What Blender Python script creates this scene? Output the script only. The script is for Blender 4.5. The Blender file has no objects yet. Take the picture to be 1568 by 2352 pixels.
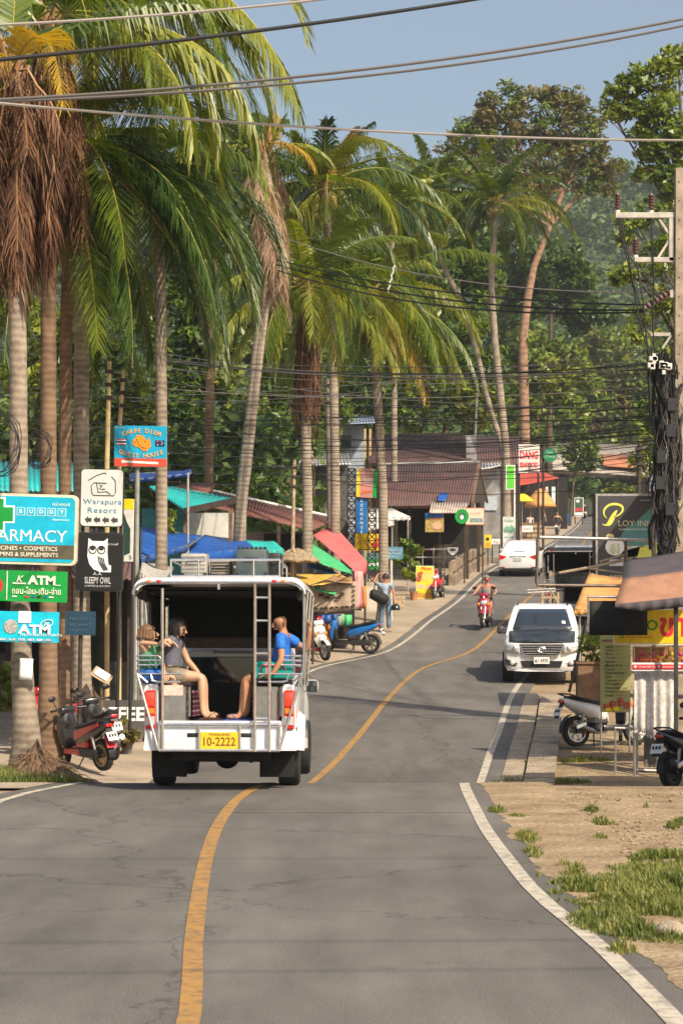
import bpy, bmesh, math, random
import numpy as np
from mathutils import Vector, Matrix, Euler, noise as mnoise

# ---------------------------------------------------------------- camera, sky, sun, exposure
SC = bpy.context.scene
COL = SC.collection
K, CX, HY, H = 4900.0, 784.0, 1392.6, 2.1      # focal length in picture units, picture centre, horizon row, eye height
cam = bpy.data.cameras.new('camera'); cam.sensor_fit = 'VERTICAL'; cam.sensor_height = 36.0
cam.lens = K / 2352.0 * 36.0; cam.shift_y = (HY - 1176.0) / 2352.0
cam.clip_start = 0.3; cam.clip_end = 6000
cam.dof.use_dof = True; cam.dof.focus_distance = 34.0; cam.dof.aperture_fstop = 7.1
camo = bpy.data.objects.new('camera', cam); COL.objects.link(camo)
camo.location = (0, 0, H); camo.rotation_euler = (math.radians(90), 0, 0)
SC.camera = camo
SUN_DIR = Vector((0.62, -0.80, 0.92)).normalized()      # towards the sun: behind the camera, to the right
SUN_EL = math.asin(SUN_DIR.z)
w = bpy.data.worlds.new('World'); SC.world = w; w.use_nodes = True
wn = w.node_tree.nodes; wl = w.node_tree.links
sky = wn.new('ShaderNodeTexSky'); sky.sky_type = 'NISHITA'; sky.sun_disc = False
sky.sun_elevation = SUN_EL; sky.sun_rotation = math.atan2(SUN_DIR.x, SUN_DIR.y)
sky.air_density = 1.1; sky.dust_density = 4.0; sky.ozone_density = 1.0; sky.altitude = 0
bg = wn['Background']; bg.inputs['Strength'].default_value = 0.125
wl.new(sky.outputs[0], bg.inputs['Color'])
sl = bpy.data.lights.new('sun', 'SUN'); sl.energy = 5.0; sl.angle = math.radians(0.6); sl.color = (1.0, 0.86, 0.66)
slo = bpy.data.objects.new('sun', sl); COL.objects.link(slo)
slo.rotation_euler = SUN_DIR.to_track_quat('Z', 'Y').to_euler()
vs = SC.view_settings; vs.view_transform = 'Standard'; vs.look = 'None'; vs.exposure = 0.32; vs.gamma = 1.0; vs.use_curve_mapping = False
SC.cycles.max_bounces = 6; SC.cycles.transparent_max_bounces = 8; SC.cycles.diffuse_bounces = 3; SC.cycles.glossy_bounces = 3
SC.cycles.transmission_bounces = 4; SC.cycles.volume_bounces = 1
SC.cycles.use_denoising = True
SC.render.use_persistent_data = False

R = math.radians
def W(px, py, d):
    """world point seen at picture position (px, py) (1568-wide units) when it stands d metres away"""
    return Vector(((px - CX) * d / K, d, H + (HY - py) * d / K))
def WX(px, d): return (px - CX) * d / K
def WZ(py, d): return H + (HY - py) * d / K

# ---------------------------------------------------------------- materials
def lin(c):
    if isinstance(c, str):
        c = c.lstrip('#'); c = [int(c[i:i+2], 16) / 255 for i in (0, 2, 4)]
        return tuple(((x / 12.92) if x <= 0.04045 else ((x + 0.055) / 1.055) ** 2.4) for x in c)
    return tuple(c)
MATS = {}
def mat(name, col, rough=0.6, metal=0.0, var=0.12, scale=6.0, bump=0.0, bscale=60.0, coat=0.0, spec=0.5, trans=0.0, alpha=1.0, dirt=None, emit=0.0, rvar=0.0):
    if name in MATS: return MATS[name]
    m = bpy.data.materials.new(name); m.use_nodes = True
    nt = m.node_tree; n = nt.nodes; l = nt.links
    b = n['Principled BSDF']; c = lin(col)
    b.inputs['Roughness'].default_value = rough; b.inputs['Metallic'].default_value = metal
    b.inputs['Coat Weight'].default_value = coat; b.inputs['Coat Roughness'].default_value = 0.06
    b.inputs['Specular IOR Level'].default_value = spec
    if trans: b.inputs['Transmission Weight'].default_value = trans
    if alpha < 1: b.inputs['Alpha'].default_value = alpha
    tc = n.new('ShaderNodeTexCoord')
    if var > 0:
        nz = n.new('ShaderNodeTexNoise'); nz.inputs['Scale'].default_value = scale; nz.inputs['Detail'].default_value = 6; nz.inputs['Roughness'].default_value = 0.65
        l.new(tc.outputs['Object'], nz.inputs['Vector'])
        rp = n.new('ShaderNodeValToRGB'); rp.color_ramp.elements[0].position = 0.3; rp.color_ramp.elements[1].position = 0.72
        lo = dirt if dirt else tuple(x * (1 - var * 1.6) for x in c)
        if dirt: lo = lin(dirt)
        hi = tuple(min(1, x * (1 + var)) for x in c)
        rp.color_ramp.elements[0].color = (*lo, 1); rp.color_ramp.elements[1].color = (*hi, 1)
        l.new(nz.outputs['Fac'], rp.inputs['Fac']); l.new(rp.outputs['Color'], b.inputs['Base Color'])
        if rvar:
            mr = n.new('ShaderNodeMapRange'); mr.inputs['To Min'].default_value = rough - rvar; mr.inputs['To Max'].default_value = rough + rvar
            l.new(nz.outputs['Fac'], mr.inputs['Value']); l.new(mr.outputs['Result'], b.inputs['Roughness'])
    else:
        b.inputs['Base Color'].default_value = (*c, 1)
    if bump > 0:
        bz = n.new('ShaderNodeTexNoise'); bz.inputs['Scale'].default_value = bscale; bz.inputs['Detail'].default_value = 5
        l.new(tc.outputs['Object'], bz.inputs['Vector'])
        bp = n.new('ShaderNodeBump'); bp.inputs['Strength'].default_value = bump; bp.inputs['Distance'].default_value = 0.03
        l.new(bz.outputs['Fac'], bp.inputs['Height']); l.new(bp.outputs['Normal'], b.inputs['Normal'])
    if emit:
        b.inputs['Emission Color'].default_value = (*c, 1); b.inputs['Emission Strength'].default_value = emit
    MATS[name] = m
    return m
def leafmat(name, c0, c1, scale=0.35, transl=0.35, rough=0.45, tc_=None):
    """two-sided leaf: hue drifts over the plant, some light passes through"""
    if name in MATS: return MATS[name]
    m = bpy.data.materials.new(name); m.use_nodes = True; nt = m.node_tree; n = nt.nodes; l = nt.links
    b = n['Principled BSDF']; out = n['Material Output']
    tc = n.new('ShaderNodeTexCoord')
    geo = n.new('ShaderNodeNewGeometry')
    nz = n.new('ShaderNodeTexNoise'); nz.inputs['Scale'].default_value = scale; nz.inputs['Detail'].default_value = 4
    l.new(tc.outputs['Object'], nz.inputs['Vector'])
    mx = n.new('ShaderNodeMath'); mx.operation = 'MULTIPLY_ADD'; mx.inputs[1].default_value = 0.42; 
    l.new(geo.outputs['Random Per Island'], mx.inputs[0]); l.new(nz.outputs['Fac'], mx.inputs[2])
    rp = n.new('ShaderNodeValToRGB'); rp.color_ramp.elements[0].position = 0.42; rp.color_ramp.elements[1].position = 1.0
    rp.color_ramp.elements[0].color = (*c0, 1); rp.color_ramp.elements[1].color = (*c1, 1)
    l.new(mx.outputs[0], rp.inputs['Fac']); l.new(rp.outputs['Color'], b.inputs['Base Color'])
    b.inputs['Roughness'].default_value = rough
    t = n.new('ShaderNodeBsdfTranslucent')
    hs = n.new('ShaderNodeHueSaturation'); hs.inputs['Saturation'].default_value = 1.15; hs.inputs['Value'].default_value = 1.25
    l.new(rp.outputs['Color'], hs.inputs['Color']); l.new(hs.outputs['Color'], t.inputs['Color'])
    ms = n.new('ShaderNodeMixShader'); ms.inputs[0].default_value = transl
    l.new(b.outputs[0], ms.inputs[1]); l.new(t.outputs[0], ms.inputs[2]); l.new(ms.outputs[0], out.inputs['Surface'])
    MATS[name] = m
    return m

# ---------------------------------------------------------------- mesh builder
class MB:
    def __init__(s): s.v = []; s.f = []; s.mi = []; s.mats = []; s.cur = 0
    def use(s, m):
        if m not in s.mats: s.mats.append(m)
        s.cur = s.mats.index(m); return s
    def add(s, vs, fs):
        o = len(s.v); s.v.extend([tuple(p) for p in vs]); s.f.extend([tuple(i + o for i in f) for f in fs]); s.mi.extend([s.cur] * len(fs)); return s
    def box(s, c, size, rot=None, r=0.0, seg=1):
        x, y, z = size[0] / 2, size[1] / 2, size[2] / 2
        if r <= 0:
            vs = [Vector((a * x, b * y, e * z)) for a in (-1, 1) for b in (-1, 1) for e in (-1, 1)]
            fs = [(0, 1, 3, 2), (4, 6, 7, 5), (0, 4, 5, 1), (2, 3, 7, 6), (0, 2, 6, 4), (1, 5, 7, 3)]
        else:
            bm = bmesh.new(); bmesh.ops.create_cube(bm, size=1.0)
            for v in bm.verts: v.co = Vector((v.co.x * size[0], v.co.y * size[1], v.co.z * size[2]))
            bmesh.ops.bevel(bm, geom=list(bm.edges), offset=min(r, 0.49 * min(size)), segments=seg, affect='EDGES', profile=0.5)
            bm.verts.index_update(); vs = [v.co.copy() for v in bm.verts]; fs = [[v.index for v in f.verts] for f in bm.faces]; bm.free()
        M = None
        if rot is not None: M = rot if isinstance(rot, Matrix) else Euler(rot).to_matrix()
        c = Vector(c)
        return s.add([(M @ p if M else p) + c for p in vs], fs)
    def tube(s, pts, r, n=8, caps=True, closed=False):
        pts = [Vector(p) for p in pts]; N = len(pts)
        rr = r if isinstance(r, (list, tuple)) else [r] * N
        rings = []; up = None
        for i, p in enumerate(pts):
            if closed: t = pts[(i + 1) % N] - pts[i - 1]
            else: t = pts[min(i + 1, N - 1)] - pts[max(i - 1, 0)]
            if t.length < 1e-9: t = Vector((0, 0, 1))
            t.normalize()
            if up is None:
                up = Vector((0, 0, 1)) if abs(t.z) < 0.9 else Vector((1, 0, 0))
            a = t.cross(up)
            if a.length < 1e-6: a = t.cross(Vector((1, 0.3, 0)))
            a.normalize(); b = a.cross(t).normalized(); up = b
            rings.append([p + (a * math.cos(2 * math.pi * k / n) + b * math.sin(2 * math.pi * k / n)) * rr[i] for k in range(n)])
        vs = [q for ring in rings for q in ring]; fs = []
        for i in range(N if closed else N - 1):
            j = (i + 1) % N
            for k in range(n):
                k2 = (k + 1) % n; fs.append((i * n + k, j * n + k, j * n + k2, i * n + k2))
        if caps and not closed:
            fs.append(tuple(range(n))); fs.append(tuple((N - 1) * n + k for k in reversed(range(n))))
        return s.add(vs, fs)
    def bar(s, p0, p1, w_, h_=None, up=(0, 0, 1)):
        p0, p1 = Vector(p0), Vector(p1); h_ = h_ or w_; t = (p1 - p0); L = t.length; t.normalize()
        u = Vector(up)
        if abs(t.dot(u)) > 0.95: u = Vector((0, 1, 0))
        a = t.cross(u).normalized(); b = a.cross(t)
        M = Matrix((a, t, b)).transposed()
        return s.box((p0 + p1) / 2, (w_, L, h_), M)
    def lathe(s, prof, n=24, M=None, c=(0, 0, 0), cap=True):
        """profile of (radius, height) turned round z"""
        vs = []; fs = []; c = Vector(c)
        for (r, z) in prof:
            for k in range(n):
                a = 2 * math.pi * k / n; p = Vector((r * math.cos(a), r * math.sin(a), z)); vs.append((M @ p if M else p) + c)
        for i in range(len(prof) - 1):
            for k in range(n):
                k2 = (k + 1) % n; fs.append((i * n + k, i * n + k2, (i + 1) * n + k2, (i + 1) * n + k))
        if cap:
            fs.append(tuple(reversed(range(n)))); fs.append(tuple((len(prof) - 1) * n + k for k in range(n)))
        return s.add(vs, fs)
    def ball(s, c, r, nu=12, nv=8, M=None):
        r = r if isinstance(r, (tuple, list)) else (r, r, r); vs = []; fs = []; c = Vector(c)
        for j in range(nv + 1):
            th = math.pi * j / nv
            for i in range(nu):
                a = 2 * math.pi * i / nu
                p = Vector((r[0] * math.sin(th) * math.cos(a), r[1] * math.sin(th) * math.sin(a), r[2] * math.cos(th)))
                vs.append((M @ p if M else p) + c)
        for j in range(nv):
            for i in range(nu):
                i2 = (i + 1) % nu; fs.append((j * nu + i, (j + 1) * nu + i, (j + 1) * nu + i2, j * nu + i2))
        return s.add(vs, fs)
    def prism(s, poly, depth, M=None, c=(0, 0, 0)):
        """2-D outline in the local x-z plane, front at y=0, back at y=depth"""
        n = len(poly); c = Vector(c)
        vs = [Vector((x, 0, z)) for x, z in poly] + [Vector((x, depth, z)) for x, z in poly]
        vs = [(M @ p if M else p) + c for p in vs]
        fs = [tuple(range(n)), tuple(n + k for k in reversed(range(n)))] + [(k, n + k, n + (k + 1) % n, (k + 1) % n) for k in range(n)]
        return s.add(vs, fs)
    def slab(s, q, t):
        """a quad (four corners in order) given a thickness t downwards along its normal"""
        q = [Vector(p) for p in q]; nrm = (q[1] - q[0]).cross(q[3] - q[0]).normalized()
        if nrm.z < 0: nrm = -nrm
        lo = [p - nrm * t for p in q]; vs = q + lo
        return s.add(vs, [(0, 1, 2, 3), (7, 6, 5, 4), (0, 4, 5, 1), (1, 5, 6, 2), (2, 6, 7, 3), (3, 7, 4, 0)])
    def loft(s, secs, caps=True, closed=True):
        n = len(secs[0]); vs = [Vector(p) for sec in secs for p in sec]; fs = []
        for i in range(len(secs) - 1):
            for k in range(n if closed else n - 1):
                k2 = (k + 1) % n; fs.append((i * n + k, i * n + k2, (i + 1) * n + k2, (i + 1) * n + k))
        if caps and closed: fs.append(tuple(reversed(range(n)))); fs.append(tuple((len(secs) - 1) * n + k for k in range(n)))
        return s.add(vs, fs)
    def grid(s, fn, nu, nv):
        vs = [fn(i / nu, j / nv) for j in range(nv + 1) for i in range(nu + 1)]
        fs = [(j * (nu + 1) + i, j * (nu + 1) + i + 1, (j + 1) * (nu + 1) + i + 1, (j + 1) * (nu + 1) + i) for j in range(nv) for i in range(nu)]
        return s.add(vs, fs)
    def build(s, name, m=None, parent=None, smooth=35, fixn=True, solid=0.0, bevel=0.0):
        me = bpy.data.meshes.new(name); me.from_pydata(s.v, [], s.f)
        if m is not None: me.materials.append(m)
        else:
            for q in s.mats: me.materials.append(q)
            if len(s.mats) > 1: me.polygons.foreach_set('material_index', s.mi)
        if fixn and len(s.f) < 60000:
            bm = bmesh.new(); bm.from_mesh(me); bmesh.ops.recalc_face_normals(bm, faces=bm.faces); bm.to_mesh(me); bm.free()
        if smooth: me.shade_smooth(); me.set_sharp_from_angle(angle=R(smooth))
        me.update()
        o = bpy.data.objects.new(name, me); COL.objects.link(o)
        if parent: o.parent = parent
        if solid: 
            md = o.modifiers.new('thickness', 'SOLIDIFY'); md.thickness = solid; md.offset = 0
        if bevel:
            md = o.modifiers.new('edge', 'BEVEL'); md.width = bevel; md.segments = 2; md.limit_method = 'ANGLE'
        return o
def tag(o, label=None, cat=None, group=None, kind=None):
    if label: o['label'] = label
    if cat: o['category'] = cat
    if group: o['group'] = group
    if kind: o['kind'] = kind
    return o
def thing(name, label, cat, loc=(0, 0, 0), rz=0.0, group=None, rx=0.0, ry=0.0):
    o = bpy.data.objects.new(name, None); COL.objects.link(o); o.empty_display_size = 0.2
    o.location = loc; o.rotation_euler = (rx, ry, rz); return tag(o, label, cat, group)
def dup(root, loc, rz=None, label=None, group=None, scale=None):
    r = root.copy(); COL.objects.link(r); r.location = loc
    if rz is not None: r.rotation_euler = (root.rotation_euler[0], root.rotation_euler[1], rz)
    if scale is not None: r.scale = scale
    if label: r['label'] = label
    if group: r['group'] = group
    for ch in root.children:
        c = ch.copy(); COL.objects.link(c); c.parent = r
        for g in ch.children:
            d = g.copy(); COL.objects.link(d); d.parent = c
    return r

# ---------------------------------------------------------------- lettering
def text_geo(txt, w_=None, h_=None, bold=0.0, shear=0.0, space=1.0, depth=0.002):
    """letters as vertices and faces in the x-z plane, centred, fitted into w_ x h_ metres"""
    cu = bpy.data.curves.new('lettering', 'FONT'); cu.body = txt; cu.size = 1; cu.extrude = 0; cu.offset = bold; cu.shear = shear
    cu.space_character = space; cu.align_x = 'CENTER'; cu.align_y = 'CENTER'; cu.resolution_u = 3
    o = bpy.data.objects.new('lettering', cu); COL.objects.link(o)
    dg = bpy.context.evaluated_depsgraph_get(); me = bpy.data.meshes.new_from_object(o.evaluated_get(dg))
    vs = [v.co.copy() for v in me.vertices]; fs = [tuple(p.vertices) for p in me.polygons]
    bpy.data.objects.remove(o); bpy.data.curves.remove(cu); bpy.data.meshes.remove(me)
    if not vs: return [], []
    x0 = min(v.x for v in vs); x1 = max(v.x for v in vs); y0 = min(v.y for v in vs); y1 = max(v.y for v in vs)
    sx = (w_ / (x1 - x0)) if w_ else None; sy = (h_ / (y1 - y0)) if h_ else None
    if sx is None: sx = sy
    if sy is None: sy = sx
    return [Vector(((v.x - (x0 + x1) / 2) * sx, 0, (v.y - (y0 + y1) / 2) * sy)) for v in vs], fs
def put_text(mb, txt, cx, cz, w_=None, h_=None, y=-0.006, rot=0.0, **kw):
    vs, fs = text_geo(txt, w_, h_, **kw)
    ca, sa = math.cos(rot), math.sin(rot)
    mb.add([(cx + v.x * ca - v.z * sa, y, cz + v.x * sa + v.z * ca) for v in vs], [tuple(reversed(f)) for f in fs])
# ---------------------------------------------------------------- lie of the land
PD = np.array([-20, 0, 12, 20, 24.2, 25.3, 26.5, 29, 32, 36, 42, 50, 56, 62.5, 72, 91, 120, 160, 217, 300, 420, 900])
PZ = np.array([0, 0, 0, 0, 0, -.005, -.12, -.42, -.56, -.30, .0, .30, .72, 1.34, 2.02, 3.41, 5.3, 7.7, 11.1, 15.0, 17.0, 20.0])
def pchip(xs, ys):
    xs = np.asarray(xs, float); ys = np.asarray(ys, float); h = np.diff(xs); dl = np.diff(ys) / h; m = np.zeros(len(xs))
    for i in range(1, len(xs) - 1):
        if dl[i - 1] * dl[i] > 0:
            w1 = 2 * h[i] + h[i - 1]; w2 = h[i] + 2 * h[i - 1]; m[i] = (w1 + w2) / (w1 / dl[i - 1] + w2 / dl[i])
    m[0] = dl[0]; m[-1] = dl[-1]
    def f(x):
        x = np.clip(x, xs[0], xs[-1]); i = np.clip(np.searchsorted(xs, x) - 1, 0, len(xs) - 2); t = (x - xs[i]) / h[i]
        return ((2*t**3 - 3*t**2 + 1) * ys[i] + (t**3 - 2*t**2 + t) * h[i] * m[i] + (-2*t**3 + 3*t**2) * ys[i+1] + (t**3 - t**2) * h[i] * m[i+1])
    return f
prof = pchip(PD, PZ)
profL = pchip([-20, 24.2, 26.5, 29, 31.5, 36, 42, 50, 62.5, 72, 900], [0, 0, -.03, -.11, -.24, -.24, .0, .30, 1.34, 2.02, 20.0])
_dd = np.linspace(32, 420, 4000); _rr = HY + (H - prof(_dd)) * K / _dd
def far_d(row):                                   # distance at which the climbing road meets this picture row
    return float(np.interp(-row, -_rr, _dd))
def near_d(row): return K * H / (row - HY)
def path(near, far, ext0, ext1):
    ds = [ext0[0]]; xs = [ext0[1]]
    for px, row in near: d = near_d(row); ds.append(d); xs.append(WX(px, d))
    for px, row in far: d = far_d(row); ds.append(d); xs.append(WX(px, d))
    ds.append(ext1[0]); xs.append(ext1[1]); ds = np.array(ds); xs = np.array(xs); o = np.argsort(ds)
    ds, xs = ds[o], xs[o]; keep = np.concatenate(([True], np.diff(ds) > 0.4)); f = pchip(ds[keep], xs[keep])
    g = np.linspace(-15, 420, 4351); y = f(g); k = np.ones(21) / 21; ys = np.convolve(np.pad(y, 10, 'edge'), k, 'valid')
    return lambda d: np.interp(d, g, ys)
CLN = [(439, 2352), (440, 2246), (446, 2146), (456, 2066), (475, 1966), (500, 1896), (535, 1846), (570, 1816), (604, 1802)]
CLF = [(720, 1793), (772, 1750), (815, 1700), (855, 1650), (895, 1600), (935, 1560), (980, 1530), (1040, 1513), (1080, 1497), (1118, 1467), (1150, 1433), (1203, 1383), (1231, 1358), (1262, 1320), (1330, 1258), (1378, 1210), (1392, 1190)]
RTN = [(1560, 2352), (1470, 2266), (1372, 2166), (1280, 2096), (1222, 2046), (1160, 1966), (1115, 1906), (1095, 1866), (1075, 1826), (1066, 1804)]
RTF = [(1102, 1798), (1125, 1730), (1145, 1680), (1165, 1620), (1187, 1578), (1235, 1520), (1300, 1450), (1335, 1400), (1388, 1358), (1400, 1320), (1412, 1258), (1420, 1210), (1424, 1190)]
LTN = [(-560, 2250), (-330, 2060), (-140, 1920), (0, 1838), (80, 1816), (170, 1803)]
LTF = [(425, 1760), (490, 1700), (615, 1600), (725, 1536), (800, 1518), (873, 1503), (945, 1462), (989, 1425), (1055, 1378), (1089, 1343), (1139, 1303), (1253, 1258), (1337, 1210), (1352, 1190)]
xC = path(CLN, CLF, (-15, -0.75), (420, 62.0)); xRt = path(RTN, RTF, (-15, 1.75), (420, 65.0)); xLt = path(LTN, LTF, (-15, -3.3), (420, 59.0))
DS = np.concatenate((np.arange(-15, 24, 1.0), np.arange(24, 34, 0.25), np.arange(34, 70, 0.5), np.arange(70, 120, 1.5), np.arange(120, 260, 5), [260, 290, 330, 380, 420]))
def ground_z(x, d):
    z = float(prof(d)); e = float(xLt(min(d, 420)))
    if x < e - 0.7 and d < 72:
        t = min(1.0, (e - 0.7 - x) / 1.2); z += (float(profL(d)) - z) * t
    return z
def gp(px, d, dz=0.0):
    x = WX(px, d); return Vector((x, d, ground_z(x, d) + dz))

def strip(name, fa, fb, dz, m, d0=-15, d1=420, nx=1, kind='structure', thick=0):
    mb = MB(); ds = [d for d in DS if d0 <= d <= d1]
    if abs(ds[0] - d0) > 0.02: ds.insert(0, d0)
    if abs(ds[-1] - d1) > 0.02: ds.append(d1)
    vs = []; fs = []
    for d in ds:
        a, b = float(fa(d)), float(fb(d))
        for i in range(nx + 1):
            x = a + (b - a) * i / nx
            vs.append((x, d, ground_z(x, d) + dz))
    for j in range(len(ds) - 1):
        for i in range(nx): fs.append((j*(nx+1)+i, j*(nx+1)+i+1, (j+1)*(nx+1)+i+1, (j+1)*(nx+1)+i))
    mb.add(vs, fs); o = mb.build(name, m, smooth=60)
    return tag(o, kind=kind)

def ground_material(name, cols, scale, fine=40, bump=0.5, gr=None):
    m = bpy.data.materials.new(name); m.use_nodes = True; nt = m.node_tree; n = nt.nodes; l = nt.links; b = n['Principled BSDF']
    tc = n.new('ShaderNodeTexCoord'); mp = n.new('ShaderNodeMapping'); l.new(tc.outputs['Object'], mp.inputs['Vector'])
    a = n.new('ShaderNodeTexNoise'); a.inputs['Scale'].default_value = scale; a.inputs['Detail'].default_value = 8; a.inputs['Roughness'].default_value = 0.62
    l.new(mp.outputs[0], a.inputs['Vector'])
    rp = n.new('ShaderNodeValToRGB'); cr = rp.color_ramp
    while len(cr.elements) < len(cols): cr.elements.new(0.5)
    for i, (p, c) in enumerate(cols): cr.elements[i].position = p; cr.elements[i].color = (*c, 1)
    l.new(a.outputs['Fac'], rp.inputs['Fac'])
    f = n.new('ShaderNodeTexNoise'); f.inputs['Scale'].default_value = fine; f.inputs['Detail'].default_value = 4
    l.new(mp.outputs[0], f.inputs['Vector'])
    mr = n.new('ShaderNodeMapRange'); mr.inputs['From Min'].default_value = 0.25; mr.inputs['From Max'].default_value = 0.75; mr.inputs['To Min'].default_value = 0.68; mr.inputs['To Max'].default_value = 1.3
    l.new(f.outputs['Fac'], mr.inputs['Value'])
    mx = n.new('ShaderNodeVectorMath'); mx.operation = 'SCALE'; l.new(rp.outputs['Color'], mx.inputs[0]); l.new(mr.outputs[0], mx.inputs['Scale'])
    l.new(mx.outputs[0], b.inputs['Base Color']); b.inputs['Roughness'].default_value = 0.92; b.inputs['Specular IOR Level'].default_value = 0.25
    bp = n.new('ShaderNodeBump'); bp.inputs['Strength'].default_value = bump; bp.inputs['Distance'].default_value = 0.03
    l.new(f.outputs['Fac'], bp.inputs['Height']); l.new(bp.outputs[0], b.inputs['Normal'])
    return m
def asphalt_material():
    m = bpy.data.materials.new('asphalt'); m.use_nodes = True; nt = m.node_tree; n = nt.nodes; l = nt.links; b = n['Principled BSDF']
    tc = n.new('ShaderNodeTexCoord')
    def nz(scale, det=6, sx=1, sy=1, rough=.6):
        mp = n.new('ShaderNodeMapping'); mp.inputs['Scale'].default_value = (sx, sy, 1); l.new(tc.outputs['Object'], mp.inputs['Vector'])
        q = n.new('ShaderNodeTexNoise'); q.inputs['Scale'].default_value = scale; q.inputs['Detail'].default_value = det; q.inputs['Roughness'].default_value = rough
        l.new(mp.outputs[0], q.inputs['Vector']); return q
    big = nz(0.22, 5, 1, 0.6); rp = n.new('ShaderNodeValToRGB'); cr = rp.color_ramp
    cr.elements[0].position = .32; cr.elements[0].color = (.097, .090, .083, 1); cr.elements[1].position = .70; cr.elements[1].color = (.168, .156, .141, 1)
    l.new(big.outputs['Fac'], rp.inputs['Fac'])
    mid = nz(1.9, 6, 1, .35); m1 = n.new('ShaderNodeMapRange'); m1.inputs['From Min'].default_value = .3; m1.inputs['From Max'].default_value = .7; m1.inputs['To Min'].default_value = .82; m1.inputs['To Max'].default_value = 1.16
    l.new(mid.outputs['Fac'], m1.inputs['Value'])
    fine = nz(85, 3); m2 = n.new('ShaderNodeMapRange'); m2.inputs['From Min'].default_value = .25; m2.inputs['From Max'].default_value = .75; m2.inputs['To Min'].default_value = .45; m2.inputs['To Max'].default_value = 1.55
    l.new(fine.outputs['Fac'], m2.inputs['Value'])
    mu0 = n.new('ShaderNodeMath'); mu0.operation = 'MULTIPLY'; l.new(m1.outputs[0], mu0.inputs[0]); l.new(m2.outputs[0], mu0.inputs[1])
    spk = nz(26, 2); m3 = n.new('ShaderNodeMapRange'); m3.inputs['From Min'].default_value = .62; m3.inputs['From Max'].default_value = .74; m3.inputs['To Min'].default_value = 1; m3.inputs['To Max'].default_value = 1.28; l.new(spk.outputs['Fac'], m3.inputs['Value'])
    st = nz(.9, 7, 1, .7, .75); m4 = n.new('ShaderNodeMapRange'); m4.inputs['From Min'].default_value = .60; m4.inputs['From Max'].default_value = .72; m4.inputs['To Min'].default_value = 1; m4.inputs['To Max'].default_value = .74; l.new(st.outputs['Fac'], m4.inputs['Value'])
    trk = nz(1.5, 3, 1, .03); m5 = n.new('ShaderNodeMapRange'); m5.inputs['From Min'].default_value = .3; m5.inputs['From Max'].default_value = .7; m5.inputs['To Min'].default_value = .88; m5.inputs['To Max'].default_value = 1.1; l.new(trk.outputs['Fac'], m5.inputs['Value'])
    q1 = n.new('ShaderNodeMath'); q1.operation = 'MULTIPLY'; l.new(m3.outputs[0], q1.inputs[0]); l.new(m4.outputs[0], q1.inputs[1]); q2 = n.new('ShaderNodeMath'); q2.operation = 'MULTIPLY'; l.new(q1.outputs[0], q2.inputs[0]); l.new(m5.outputs[0], q2.inputs[1])
    mu = n.new('ShaderNodeMath'); mu.operation = 'MULTIPLY'; l.new(mu0.outputs[0], mu.inputs[0]); l.new(q2.outputs[0], mu.inputs[1])
    # hairline cracks: edges of large warped cells
    wv = nz(1.4, 4); mpv = n.new('ShaderNodeVectorMath'); mpv.operation = 'MULTIPLY_ADD'; mpv.inputs[1].default_value = (1.3, 1.3, 0); l.new(wv.outputs['Color'], mpv.inputs[0]); l.new(tc.outputs['Object'], mpv.inputs[2])
    vo = n.new('ShaderNodeTexVoronoi'); vo.feature = 'DISTANCE_TO_EDGE'; vo.inputs['Scale'].default_value = 0.19; l.new(mpv.outputs[0], vo.inputs['Vector'])
    cm = n.new('ShaderNodeMapRange'); cm.inputs['From Min'].default_value = 0.0; cm.inputs['From Max'].default_value = 0.005; cm.inputs['To Min'].default_value = .62; cm.inputs['To Max'].default_value = 1.0
    l.new(vo.outputs['Distance'], cm.inputs['Value'])
    mu2 = n.new('ShaderNodeMath'); mu2.operation = 'MULTIPLY'; l.new(mu.outputs[0], mu2.inputs[0]); l.new(cm.outputs[0], mu2.inputs[1])
    sc = n.new('ShaderNodeVectorMath'); sc.operation = 'SCALE'; l.new(rp.outputs['Color'], sc.inputs[0]); l.new(mu2.outputs[0], sc.inputs['Scale'])
    l.new(sc.outputs[0], b.inputs['Base Color']); b.inputs['Roughness'].default_value = 0.86; b.inputs['Specular IOR Level'].default_value = 0.3
    bp = n.new('ShaderNodeBump'); bp.inputs['Strength'].default_value = .35; bp.inputs['Distance'].default_value = .01; l.new(fine.outputs['Fac'], bp.inputs['Height']); l.new(bp.outputs[0], b.inputs['Normal'])
    return m
def paint_material(name, c, worn):
    m = bpy.data.materials.new(name); m.use_nodes = True; nt = m.node_tree; n = nt.nodes; l = nt.links; b = n['Principled BSDF']
    tc = n.new('ShaderNodeTexCoord'); q = n.new('ShaderNodeTexNoise'); q.inputs['Scale'].default_value = 9; q.inputs['Detail'].default_value = 9; q.inputs['Roughness'].default_value = .72; l.new(tc.outputs['Object'], q.inputs['Vector'])
    rp = n.new('ShaderNodeValToRGB'); rp.color_ramp.elements[0].position = .39; rp.color_ramp.elements[1].position = .55
    rp.color_ramp.elements[0].color = (*worn, 1); rp.color_ramp.elements[1].color = (*c, 1); l.new(q.outputs['Fac'], rp.inputs['Fac']); l.new(rp.outputs[0], b.inputs['Base Color']); b.inputs['Roughness'].default_value = .8
    return m
M_ASPH = asphalt_material()
M_SAND = ground_material('sandy_soil', [(.28, (.15, .105, .06)), (.42, (.26, .19, .115)), (.56, (.33, .245, .15)), (.74, (.43, .34, .23))], 1.5, 19, 1.0)
M_PAVE = ground_material('dusty_concrete', [(.3, (.25, .20, .15)), (.52, (.36, .29, .215)), (.75, (.44, .36, .27))], .8, 30, .3)
M_KERB = ground_material('worn_concrete', [(.3, (.22, .175, .125)), (.5, (.34, .28, .205)), (.75, (.43, .36, .27))], 2.2, 26, .6)
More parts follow.
